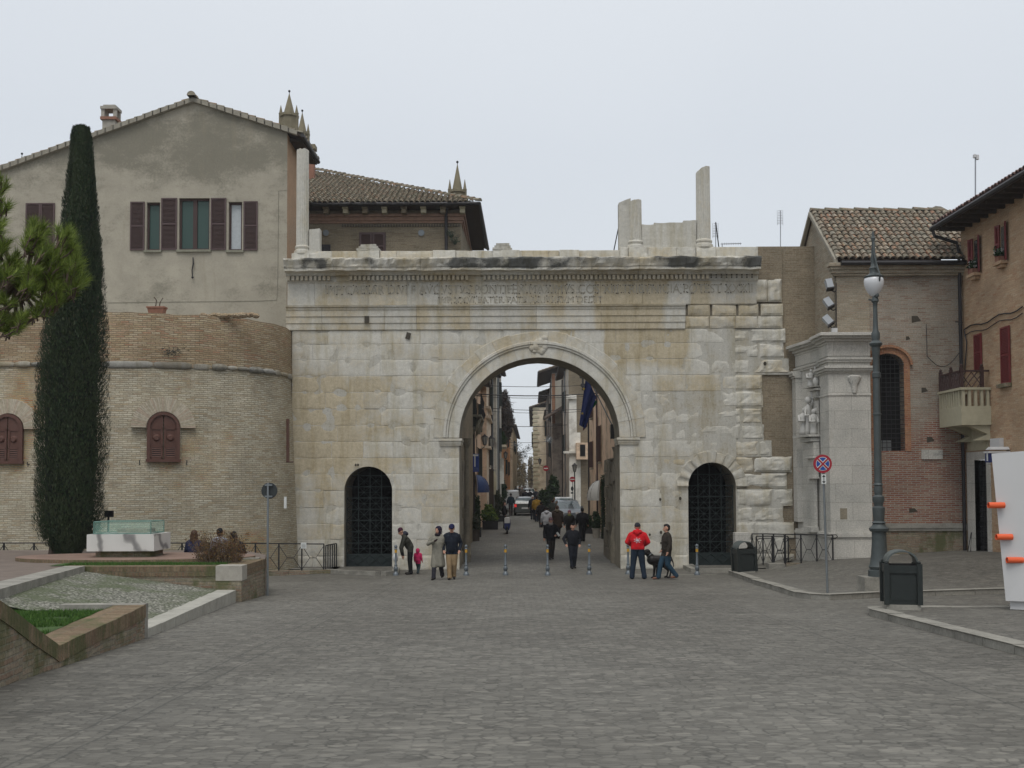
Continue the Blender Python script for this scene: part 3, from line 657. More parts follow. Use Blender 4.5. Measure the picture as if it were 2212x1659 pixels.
# --- attic course, stumps of the upper gallery
att = MB(); rnd = random.Random(21); edges = [665, 716, 772, 820, 857, 936, 985, 1040, 1066, 1124, 1186, 1210, 1253, 1341]
for a, b_ in zip(edges, edges[1:]):
    top = 541; lt = a in (772, 936, 1066, 1210)
    block(att, ax(a), ax(b_), Zf(561), Zf(top), rnd, y0=YA-(.12 if lt else .02), tint=-.1 if lt else rnd.uniform(-.1, .15), step=.1)
    att.box((ax(a)+.01, YA-(.1 if lt else 0), Zf(560)), (ax(b_)-.01, YA+.55, Zf(top)-.01)); att.c += [(0, .15, 1, 1)]*24
for a, b_ in zip([1341, 1360, 1402, 1465, 1507, 1549, 1592], [1360, 1402, 1465, 1507, 1549, 1592, 1642]):
    block(att, ax(a), ax(b_), Zf(561), Zf(535), rnd, y0=YA-(.1 if a in (1360, 1507) else .02), tint=rnd.uniform(-.1, .1), step=.1)
    att.box((ax(a)+.01, YA-.0, Zf(560)), (ax(b_)-.01, YA+.55, Zf(535)-.01)); att.c += [(0, .1, 1, 1)]*24
att.build('attic_course', m_lime, gate)
def fluted(name, px, py0, py1, r, half=False, brk=0, bases=True, yc=YA+.22):
    mb = MB(); x = ax(px); z0, z1 = az(py1), az(py0); n = 80
    def rr(a): return r*(1-.085*abs(math.cos(a*10)) ** .6)
    rings = []
    zs_ = [z0+(z1-z0)*i/14 for i in range(15)]
    for i, z in enumerate(zs_):
        rr_ = []
        for k in range(n):
            a = 2*math.pi*k/n; q = rr(a)*(1-.04*i/14); zz = z
            if i == 14: zz += brk*math.cos(a+.6)+.06*noise.noise(Vector((math.cos(a)*2, math.sin(a)*2, px)))
            rr_.append(Vector((x+q*math.cos(a), yc+q*math.sin(a), zz)))
        rings.append(rr_)
    for A, B in zip(rings, rings[1:]):
        for k in range(n): j = (k+1) % n; mb.face([A[k], A[j], B[j], B[k]], c=(-.05, .03, .94, 1))
    mb.face(rings[-1], c=(0, .1, 1, 1)); o = mb.build(name, m_lime, gate)
    b_ = MB(); b_.lathe((x, yc, z0-.32), [(r*1.32, 0), (r*1.34, .06), (r*1.3, .12), (r*1.12, .15), (r*1.1, .19), (r*1.2, .22), (r*1.2, .27), (r*1.02, .32)], 32)
    b_.c = [(0, .03, .97, 1)]*len(b_.v); b_.build('column_base', m_lime, o, smooth=True)
    return o
fluted('column_shaft', 649.5, 318, 527, .235); fluted('column_shaft', 1377, 434, 519, .25, brk=.06); fluted('column_shaft', 1526, 366, 517, .27, brk=.12)
for a, b_, t, bt in ((629, 667, 544, 562), (665, 688, 491, 543), (1341, 1367, 437, 536), (1391, 1418, 484, 535), (1418, 1482, 480, 535), (1482, 1509, 476, 535)):
    pd = MB(); n0 = 0; xA, xB = ax(a), ax(b_); y0_ = YA-.05 if a == 629 else YA+.12
    z0, z1 = az(bt), az(t); nx, nz = 6, max(3, int((z1-z0)/.1))
    def q(i, j, yy):
        x = xA+(xB-xA)*i/nx; z = z0+(z1-z0)*j/nz
        if j == nz: z += .10*noise.noise(Vector((x*1.5, 3, t)))+(.16*(i/nx) if a == 1341 else 0)
        return (x, yy-(.02*noise.noise(Vector((x*3, z*3, 0)))), z)
    for i in range(nx):
        for j in range(nz): pd.face([q(i, j, y0_), q(i+1, j, y0_), q(i+1, j+1, y0_), q(i, j+1, y0_)])
        pd.face([q(i, nz, y0_), q(i+1, nz, y0_), q(i+1, nz, y0_+.4), q(i, nz, y0_+.4)])
    for i in (0, nx): pd.face([q(i, 0, y0_), q(i, nz, y0_), q(i, nz, y0_+.4), q(i, 0, y0_+.4)])
    pd.face([q(0, 0, y0_+.4), q(nx, 0, y0_+.4), q(nx, nz, y0_+.4), q(0, nz, y0_+.4)])
    pd.c += [(-.1, .06, rnd.uniform(.84, .97), 1)]*(len(pd.v)-n0)
    pd.build('gallery_fragment', m_lime, gate)
for (px, py, w_, h_) in ((796, 541, .42, .22), (1087, 541, .36, .26)):
    fg = MB()
    for k in range(3):
        s = 1-.17*k; fg.box((ax(px)-w_*s, YA-.1, az(py)+h_*k/3), (ax(px)+w_*s, YA+.4, az(py)+h_*(k+1)/3))
    for v in fg.v: v += Vector((.05*noise.noise(v*3), .03*noise.noise(v*4), .04*noise.noise(v*2.5)))
    fg.c = [(0, .28, .9, 1)]*len(fg.v); fg.build('broken_capital', m_lime, gate)

for q_ in ((1338, 482, 1326, 541), (1546, 480, 1553, 536)): st = MB(); st.tube([P(q_[0], q_[1], YA+.5), P(q_[2], q_[3], YA+.8)], .022, 6); st.build('iron_brace', m_iron, gate)
# --- inner piers seen through the arch
ip = MB(); rnd = random.Random(3)
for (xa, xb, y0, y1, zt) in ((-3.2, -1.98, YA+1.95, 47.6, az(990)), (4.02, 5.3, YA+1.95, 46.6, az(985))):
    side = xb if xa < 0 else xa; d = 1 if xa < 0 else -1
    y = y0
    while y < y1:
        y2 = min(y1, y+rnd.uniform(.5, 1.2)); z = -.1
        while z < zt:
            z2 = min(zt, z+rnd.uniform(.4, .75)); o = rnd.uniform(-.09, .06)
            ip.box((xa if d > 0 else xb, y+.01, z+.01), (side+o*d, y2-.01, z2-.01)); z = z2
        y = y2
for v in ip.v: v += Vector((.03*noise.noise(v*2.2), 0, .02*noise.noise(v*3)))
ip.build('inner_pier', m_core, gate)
for ex, ey, pf_ in ((1009, 43.2, [(.15, 0), (.17, .3), (.13, .9), (.11, 1.6), (.10, 4.6), (.16, 4.8), (.17, 5.0)]), (1330, 42.4, [(.22, 0), (.24, .5), (.2, 1.2), (.10, 1.5), (.09, 4.4), (.15, 4.6)])):
  ep = MB(); ep.lathe((P(ex, 1200, ey).x, ey, 0), pf_, 12)
  for v in ep.v: v += Vector((.06*noise.noise(v*2), .06*noise.noise(v*2+Vector((5, 0, 0))), 0))
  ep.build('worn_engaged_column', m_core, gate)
# --- iron grilles
for k, (c, r, zs) in enumerate((OPEN[0], OPEN[2])):
    gg = MB(); y = YA+.5; z0 = .12; top = zs+r-.03
    def zt(x): return zs+math.sqrt(max(0, r*r-(x-c)**2))
    n = 4; step = 2*r/n; rows = int((top-z0-.35)/step)+1
    for i in range(n+1):
        x = c-r+.02+(2*r-.04)*i/n; zz = zt(x) if 0 < i < n else zs; gg.box((x-.016, y-.012, z0), (x+.016, y+.012, zz))
    for j in range(rows+1):
        z = z0+.42+j*step*.95
        hw = r if z < zs else math.sqrt(max(0, r*r-(z-zs)**2))
        gg.box((c-hw, y-.014, z-.016), (c+hw, y+.014, z+.016))
        if j < rows:
            for i in range(n):
                xa, xb = c-r+step*i, c-r+step*(i+1); zb = z+step*.95
                if max(abs(xa-c), abs(xb-c))**2+max(0, zb-zs)**2 < r*r*1.02 or zb < zs:
                    gg.tube([(xa, y, z), (xb, y, zb)], .009, 4); gg.tube([(xb, y, z), (xa, y, zb)], .009, 4)
                    gg.tube([((xa+xb)/2, y, z), ((xa+xb)/2, y, zb)], .007, 4); gg.tube([(xa, y, (z+zb)/2), (xb, y, (z+zb)/2)], .007, 4)
    gg.box((c-r, y-.02, 0), (c+r, y+.02, z0+.42))
    for i in range(n):
        xa, xb = c-r+step*i, c-r+step*(i+1)
        gg.tube([(xa, y-.03, z0+.04), (xb, y-.03, z0+.4)], .012, 4); gg.tube([(xb, y-.03, z0+.04), (xa, y-.03, z0+.4)], .012, 4)
    gg.build('iron_grille', m_gate, gate)
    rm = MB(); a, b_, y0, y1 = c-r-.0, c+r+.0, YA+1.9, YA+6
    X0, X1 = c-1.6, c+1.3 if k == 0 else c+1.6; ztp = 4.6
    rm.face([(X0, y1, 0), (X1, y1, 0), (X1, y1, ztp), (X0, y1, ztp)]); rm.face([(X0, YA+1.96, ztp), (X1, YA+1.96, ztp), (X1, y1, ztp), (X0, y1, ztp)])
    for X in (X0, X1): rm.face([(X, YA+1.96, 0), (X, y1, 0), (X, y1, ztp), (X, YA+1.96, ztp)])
    rm.face([(X0, YA, .03), (X1, YA, .03), (X1, y1, .03), (X0, y1, .03)]); rm.build('dark_chamber', m_dark, gate)  # darkness of the chamber is put into its near-black walls
# raised thresholds in front of the small doors
tk = MB()
def slab(mb, pts, z0, z1): mb.prism([Vector((x, y, z0)) for x, y in pts], [Vector((x, y, z1)) for x, y in pts])
lp = [P(745, 1222, YA-.05), P(850, 1222, YA-.05)]
a = G(700, 1236); b_ = G(822, 1243); c_ = G(848, 1228)
poly_sheet('pavement', [(-10.6, YA-.1), (-9.9, 37.75), (a.x, a.y), (b_.x, b_.y), (b_.x+.35, b_.y+.6), (ax(850), YA-.1)], lambda x, y: g(x, y)+.13, m_sett)
kerbline('kerb', [(a.x-1.6, a.y+.15), (a.x, a.y), (b_.x, b_.y), (b_.x+.32, b_.y+.45), (ax(851), YA-.15)], wid=.24, h=.137)
c1, c2, c3 = G(1483, 1226), G(1507, 1237), G(1600, 1236)
poly_sheet('pavement', [(ax(1483), YA-.1), (c1.x, c1.y), (c2.x, c2.y), (c3.x+.3, c2.y+.1), (9.4, 37.6), (10.4, YA-.1)], lambda x, y: g(x, y)+.13, m_sett)
kerbline('kerb', [(ax(1483), YA-.15), (c1.x, c1.y), (c2.x, c2.y), (c3.x+.3, c2.y+.1)], wid=.22, h=.137)
# ================================================================== ROOF TILES
def tiles(name, O, U, V, inside, nu, nv, parent, sp=.21, ln=.33, r=.088, rnd=None, m=None, deck=None, n=5):
    """rows of curved clay tiles: O eave corner, U along the eave, V up the slope"""
    rnd = rnd or random.Random(1); mb = MB(); Nn = U.cross(V).normalized()
    if Nn.z < 0: Nn = -Nn
    for i in range(nu):
        for j in range(nv):
            u = (i+.5)*sp; v = j*ln
            if not inside(u, v+.1): continue
            o = O+U*(u+rnd.uniform(-.012, .012))+V*(v+rnd.uniform(-.03, .02)); tw = rnd.uniform(-.02, .02); A, B = [], []
            for k in range(n+1):
                a = math.pi*k/n; c, s = math.cos(a), math.sin(a)
                A.append(o+U*(c*r*1.12)+Nn*(s*r*1.0+.045)); B.append(o+V*(ln+.05)+U*(c*r*.9+tw)+Nn*(s*r*.85+.012))
            for k in range(n): mb.face([A[k+1], A[k], B[k], B[k+1]])
            C = [p-Nn*.022+(o-p)*.14 for p in A]
            for k in range(n): mb.face([A[k], A[k+1], C[k+1], C[k]])
    o = mb.build(name, m or m_tile, parent, uvs=False)
    return o
def ridge_tiles(name, a, b_, parent, r=.12, ln=.4, rnd=None):
    rnd = rnd or random.Random(3); mb = MB(); d = (b_-a); n = int(d.length/ln); t = d.normalized(); s = t.cross(Vector((0, 0, 1))).normalized(); up = s.cross(t)
    for i in range(n):
        p0 = a+t*i*ln+up*rnd.uniform(-.01, .02); p1 = p0+t*(ln+.05); A = [p0+s*math.cos(x)*r+up*(math.sin(x)*r+.03) for x in [math.pi*k/6 for k in range(7)]]; B = [p1+s*math.cos(x)*r*.85+up*(math.sin(x)*r*.85) for x in [math.pi*k/6 for k in range(7)]]
        for k in range(6): mb.face([A[k], A[k+1], B[k+1], B[k]])
        mb.face(A)
    return mb.build(name, m_tile, parent, uvs=False)
# ================================================================== SHUTTERED WINDOWS
def shutter(parent, a, b_, m=m_shutter, fr=m_shframe, thick=.045, mid=True, slats=True, out=Vector((0, -1, 0)), name='shutter'):
    """a leaf between corner a (bottom) and corner b (top), lying in the wall plane"""
    h = Vector((b_.x-a.x, b_.y-a.y, 0)); wd = h.length; t = h.normalized(); z0, z1 = a.z, b_.z; mb = MB(); M = Matrix.Translation(a)@Matrix((t.to_4d(), (-out).to_4d(), Vector((0, 0, 1, 0)), Vector((0, 0, 0, 1)))).transposed(); M[3][0]=M[3][1]=M[3][2]=0; M[3][3]=1
    M = Matrix(((t.x, -out.x, 0, a.x), (t.y, -out.y, 0, a.y), (0, 0, 1, a.z), (0, 0, 0, 1))); H_ = z1-z0; f = .055
    for q in (((0, -thick, 0), (f, 0, H_)), ((wd-f, -thick, 0), (wd, 0, H_)), ((f, -thick, 0), (wd-f, 0, f)), ((f, -thick, H_-f), (wd-f, 0, H_))): mb.box(q[0], q[1], 1, M)
    if mid: mb.box((f, -thick, H_*.5-.03), (wd-f, 0, H_*.5+.03), 1, M)
    if slats:
        z = f+.02
        while z < H_-f-.02:
            if not (mid and abs(z-H_*.5) < .05):
                mb.face([M@Vector(q) for q in ((f, -thick*.85, z), (wd-f, -thick*.85, z), (wd-f, -.008, z+.045), (f, -.008, z+.045))], 0)
            z += .05
    mb.face([M@Vector(q) for q in ((f, -.006, f), (wd-f, -.006, f), (wd-f, -.006, H_-f), (f, -.006, H_-f))], 0)
    return mb.build(name, [m, fr], parent)
# ================================================================== HOUSE ON THE LEFT
YH = 41.6
def hp(px, py, Y=YH): return P(px, py, Y)
house = thing('plastered_house', (hp(300, 800).x, YH, 0), 'large plastered house with a stained gable and brown shutters behind the brick bastion', 'house')
wl, wr, pk, re = hp(-330, 470), hp(621, 291), hp(419, 222), hp(652, 297)
slopeR = (pk.z-re.z)/(re.x-pk.x); slopeL = (pk.z-hp(0, 372).z)/(pk.x-hp(0, 372).x)
XL = -26.0; DEP = 3.3
def ztop(x): return pk.z-(x-pk.x)*slopeR if x > pk.x else pk.z-(pk.x-x)*slopeL
WIN = []   # (x0,x1,z0,z1)
for a, b_, t, bt in ((317, 346, 437, 541), (387, 453, 428, 540), (494, 523, 436, 541)):
    WIN.append((hp(a, t).x, hp(b_, t).x, hp(a, bt).z, hp(a, t).z))
mb = MB(); xs_ = sorted(set([XL, pk.x, wr.x]+[v for q in WIN for v in q[:2]]))
for a, b_ in zip(xs_, xs_[1:]):
    wn = [q for q in WIN if q[0]-1e-6 < (a+b_)/2 < q[1]+1e-6]
    if wn:
        q = wn[0]; mb.face([(a, YH, -1), (b_, YH, -1), (b_, YH, q[2]), (a, YH, q[2])]); mb.face([(a, YH, q[3]), (b_, YH, q[3]), (b_, YH, ztop(b_)), (a, YH, ztop(a))]); d = .22
        [mb.face([(xx, YH, q[2]), (xx, YH+d, q[2]), (xx, YH+d, q[3]), (xx, YH, q[3])]) for xx in (a, b_) if xx in q[:2]]; mb.face([(a, YH, q[3]), (a, YH+d, q[3]), (b_, YH+d, q[3]), (b_, YH, q[3])])
    else: mb.face([(a, YH, -1), (b_, YH, -1), (b_, YH, ztop(b_)), (a, YH, ztop(a))])
mb.face([(XL, YH+DEP, -1), (XL, YH, -1), (XL, YH, ztop(XL)), (XL, YH+DEP, ztop(XL))]); mb.face([(XL, YH+DEP, -1), (wr.x, YH+DEP, -1), (wr.x, YH+DEP, ztop(wr.x)), (pk.x, YH+DEP, pk.z), (XL, YH+DEP, ztop(XL))])
mb.build('front_wall', m_house, house)
m_peach = plaster('peach_plaster', (.42, .28, .18), (.36, .26, .18))
mb = MB(); mb.face([(wr.x+.0, YH+.002, -1), (wr.x, YH+DEP, -1), (wr.x, YH+DEP, ztop(wr.x)-.05), (wr.x, YH+.002, ztop(wr.x)-.05)]); mb.build('side_wall', m_peach, house)
rf = MB(); th = .11
for (xa, xb) in ((XL-.3, pk.x), (pk.x, re.x)):
    za, zb = ztop(xa), ztop(xb); y0, y1 = YH-.10, YH+DEP+.3
    lo = [Vector((xa, y0, za+.02)), Vector((xb, y0, zb+.02)), Vector((xb, y1, zb+.02)), Vector((xa, y1, za+.02))]; mb_ = rf.prism(lo, [p+Vector((0, 0, th)) for p in lo])
rf.build('roof_deck', m_wood, house)
pr = Vector((pk.x, YH-.16, pk.z+.12))
VL = Vector((-1, 0, -slopeL)).normalized(); VR = Vector((1, 0, -slopeR)).normalized()
lenL = (pk.x-XL+.3)/abs(VL.x); lenR = (re.x-pk.x+.05)/VR.x
tL = tiles('roof_tiles', pr+VL*lenL, Vector((0, 1, 0)), -VL, lambda u, v: v < lenL-.15, 17, int(lenL/.33), house, rnd=random.Random(4))
tR = tiles('roof_tiles', pr+VR*lenR, Vector((0, 1, 0)), -VR, lambda u, v: v < lenR-.15, 17, int(lenR/.33), house, rnd=random.Random(5))
m_verge = mat('verge_mortar', (.27, .25, .205), .95, var=.25, scale=4, bmp=.5)
vg = MB()
for Vv, ln_ in ((VL, lenL), (VR, lenR)):
    n = int(ln_/.33); up = Vector((0, 0, 1))
    for i in range(n):
        a = pr+Vv*(i*.33); b_ = a+Vv*.37; k = .02*(i//3 % 2)
        q = [a+Vector((0, -.03, -.12)), b_+Vector((0, -.03, -.12)), b_+Vector((0, -.03, .045+k)), a+Vector((0, -.03, .04+k))]
        vg.prism(q, [p+Vector((0, .2, 0)) for p in q])
for v in vg.v: v += Vector((0, .01, .018*noise.noise(v*1.6)))
vg.build('verge', m_verge, house); ridge_tiles('ridge', Vector((pk.x, YH-.4, pk.z+.14)), Vector((pk.x, YH+DEP, pk.z+.14)), house, r=.17)
# windows
def nwin(q, panes, curtain, grid):
    x0, x1, z0, z1 = q; y = YH+.16; fo = MB(); fo.box((x0, y-.03, z0), (x0+.07, y+.03, z1)); fo.box((x1-.07, y-.03, z0), (x1, y+.03, z1)); fo.box((x0+.07, y-.03, z1-.08), (x1-.07, y+.03, z1)); fo.box((x0+.07, y-.03, z0), (x1-.07, y+.03, z0+.08))
    if panes == 2: fo.box(((x0+x1)/2-.08, y-.035, z0+.08), ((x0+x1)/2+.08, y+.03, z1-.08))
    f = fo.build('window', m_shutter, house)
    g_ = MB(); g_.face([(x0, y+.02, z0), (x1, y+.02, z0), (x1, y+.02, z1), (x0, y+.02, z1)]); g_.build('pane', m_curtain if curtain else m_lace, f)
    s = MB(); s.box((x0-.08, YH-.09, z0-.09), (x1+.08, YH+.14, z0)); s.build('sill', m_sill, f)
def lacemat():
    m, nt, b = newmat('lace_curtain'); ob = N(nt, 'ShaderNodeTexCoord').outputs['Object']; mp = N(nt, 'ShaderNodeMapping'); mp.inputs['Rotation'].default_value = (0, R(45), 0); nt.links.new(ob, mp.inputs[0])
    ck = N(nt, 'ShaderNodeTexVoronoi', i_Scale=8.5); ck.distance = 'CHEBYCHEV'; ck.inputs['Randomness'].default_value = 0; nt.links.new(mp.outputs[0], ck.inputs['Vector'])
    nt.links.new(ramp(nt, ck.outputs['Distance'], [(.2, (.45, .50, .47)), (.34, (.025, .06, .05))]), b.inputs['Base Color']); b.inputs['Roughness'].default_value = .4; return m
m_lace = lacemat()
nwin(WIN[0], 1, False, 1); nwin(WIN[1], 2, False, 1); nwin(WIN[2], 1, True, 1)
for a, b_, t, bt in ((281, 313, 436, 541), (348, 383, 428, 540), (455, 489, 428, 540), (526, 557, 435, 541)):
    p0, p1 = hp(a, bt, YH-.01), hp(b_, t, YH-.01); shutter(house, p0, Vector((p1.x, p0.y, p1.z)), slats=True)
p0, p1, p2 = hp(55, 541, YH-.01), hp(88, 439, YH-.01), hp(119, 439, YH-.01)
shutter(house, p0, Vector((p1.x, p0.y, p1.z))); shutter(house, Vector((p1.x+.01, p0.y, p0.z)), Vector((p2.x, p0.y, p1.z)))
ln = MB(); a = hp(417, 556, YH-.05); ln.tube([a, a+Vector((.02, -.03, -.25)), a+Vector((-.03, -.02, -.5)), a+Vector((0, -.05, -.78))], [.02, .03, .022, .02], 6); ln.sphere(a+Vector((0, -.05, -.8)), .05, 8); ln.build('iron_hook', m_iron, house)
# wire lines and patched outline on plaster
wr_ = MB(); pl = [hp(232, 654, YH-.012), hp(560, 650, YH-.012), hp(598, 648, YH-.012), hp(600, 600, YH-.012), hp(602, 412, YH-.012), hp(619, 411, YH-.012)]; wr_.tube(pl, .007, 4); wr_.tube([hp(626, y_, YH+.6) for y_ in (296, 530)], .02, 5); wr_.build('cable', m_sill, house)
# chimney
ch = thing('chimney', hp(240, 260, YH+2.2), 'small grey chimney with an open cap on the gabled roof', 'chimney')
c = hp(240, 235, YH+2.2); mb = MB(); z = lambda py: hp(240, py, YH+2.2).z
mb.box((c.x-.26, c.y-.26, z(300)), (c.x+.26, c.y+.26, z(263))); mb.build('stack', m_conc, ch)
mb = MB(); mb.box((c.x-.33, c.y-.33, z(263)), (c.x+.33, c.y+.33, z(257))); mb.build('collar', m_terra, ch)
mb = MB()
for sx_ in (-1, 1):
    for sy_ in (-1, 1): mb.box((c.x+sx_*.25-.07, c.y+sy_*.2-.05, z(257)), (c.x+sx_*.25+.07, c.y+sy_*.2+.05, z(240)))
mb.box((c.x-.34, c.y-.3, z(240)), (c.x+.34, c.y+.3, z(234))); mb.box((c.x-.25, c.y-.22, z(234)), (c.x+.25, c.y+.22, z(230))); mb.build('cap', m_conc, ch)
# ================================================================== BRICK BASTION
PLAN = [(-33, 36.5), (-26, 35.6), (-20, 35.1), (-16.5, 34.95), (-13.4, 35.0), (-12.0, 35.15), (-10.8, 35.6), (-9.75, 36.15), (-9.0, 36.8), (-8.55, 37.5), (-8.32, 38.2), (-8.22, 38.9), (-8.2, 39.9)]
def smoothplan(pl, n=6):
    out_ = []
    for i in range(len(pl)-1):
        p0, p1, p2, p3 = pl[max(0, i-1)], pl[i], pl[i+1], pl[min(len(pl)-1, i+2)]
        for k in range(n):
            t = k/n; out_.append(tuple(.5*((2*p1[a])+(-p0[a]+p2[a])*t+(2*p0[a]-5*p1[a]+4*p2[a]-p3[a])*t*t+(-p0[a]+3*p1[a]-3*p2[a]+p3[a])*t**3) for a in (0, 1)))
    return out_+[pl[-1]]
pl = smoothplan(PLAN); S = [0]
for a, b_ in zip(pl, pl[1:]): S.append(S[-1]+math.dist(a, b_))
zT = 3.15+(1045-669.4)/F*35; zB = 3.15+(1045-783)/F*35
bast = thing('brick_bastion', (-13.4, 36, 0), 'rounded old brick bastion with a projecting stone band and arched shutters', 'fortification')
def offs(i, o):
    a, b_ = pl[max(0, i-1)], pl[min(len(pl)-1, i+1)]; t = Vector((b_[0]-a[0], b_[1]-a[1])).normalized(); return Vector((pl[i][0]+t.y*o, pl[i][1]-t.x*o))
def skirt(mb, levels, top_noise=0):
    for i in range(len(pl)-1):
        pr_ = None
        for (z, o) in levels:
            a, b_ = offs(i, o), offs(i+1, o); za = z+(top_noise*noise.noise(Vector((S[i]*1.3, 0, 1))) if z == levels[-1][0] else 0); zb_ = z+(top_noise*noise.noise(Vector((S[i+1]*1.3, 0, 1))) if z == levels[-1][0] else 0)
            cur = ((a.x, a.y, za), (b_.x, b_.y, zb_), z, z)
            if pr_: mb.face([pr_[0], pr_[1], cur[1], cur[0]], uv=[(S[i], pr_[2]), (S[i+1], pr_[2]), (S[i+1], z), (S[i], z)])
            pr_ = cur
mb = MB(); skirt(mb, [(-.5, .34), (zB, .0)]); mb.build('lower_wall', m_tower, bast, smooth='all')
mb = MB(); skirt(mb, [(zB-.05, .04), (zT, .0)], .045)
for i in range(len(pl)-1):
    za, zb_ = zT+.045*noise.noise(Vector((S[i]*1.3, 0, 1))), zT+.045*noise.noise(Vector((S[i+1]*1.3, 0, 1)))
    a, b_, c, d = offs(i, 0), offs(i+1, 0), offs(i+1, -.55), offs(i, -.55); mb.face([(a.x, a.y, za), (b_.x, b_.y, zb_), (c.x, c.y, zb_), (d.x, d.y, za)])
mb.build('parapet', m_towtop, bast)
mb = MB(); mb.face([(x, y+.3, zT-.35) for x, y in pl]+[(-8.2, 42, zT-.35), (-33, 42, zT-.35)]); mb.build('walkway', m_conc, bast)
# projecting band: separate rounded stones
bd = MB(); rnd = random.Random(9); s = 0; i = 0
def at_s(s_, o=0):
    for k in range(len(S)-1):
        if S[k+1] >= s_:
            t = (s_-S[k])/(S[k+1]-S[k]); a, b_ = offs(k, o), offs(k+1, o); return a.lerp(b_, t)
    return offs(len(S)-1, o)
while s < S[-1]-.2:
    L_ = rnd.uniform(.5, 1.7) if s < S[-1]-6 else rnd.uniform(.3, .9); s2 = min(S[-1]-.02, s+L_); hh = rnd.uniform(.075, .12); oo = rnd.uniform(.05, .13) if rnd.random() > .12 else .03; nn_ = max(3, int((s2-s)/.12)); br = (rnd.uniform(-.1, .25), rnd.uniform(.0, .4), rnd.uniform(.38, .72), 1); pr_ = None
    for k in range(nn_+1):
        sk = s+.012+(s2-s-.024)*k/nn_; en = 1-.35*(abs(2*k/nn_-1)**6); q = []
        for m_ in range(9):
            a = -math.pi/2+math.pi*m_/8; rr_ = en*(1+.16*noise.noise(Vector((sk*2.5, m_*.6, L_))))
            p = at_s(sk, .02+oo*math.cos(a)*rr_); q.append(Vector((p.x, p.y, zB+hh*math.sin(a)*rr_)))
        if pr_:
            for m_ in range(8): bd.face([pr_[m_], q[m_], q[m_+1], pr_[m_+1]], c=br)
        if k in (0, nn_): bd.face(q, c=br)
        pr_ = q
    s = s2
bd.build('stone_band', m_lime, bast, smooth='all')
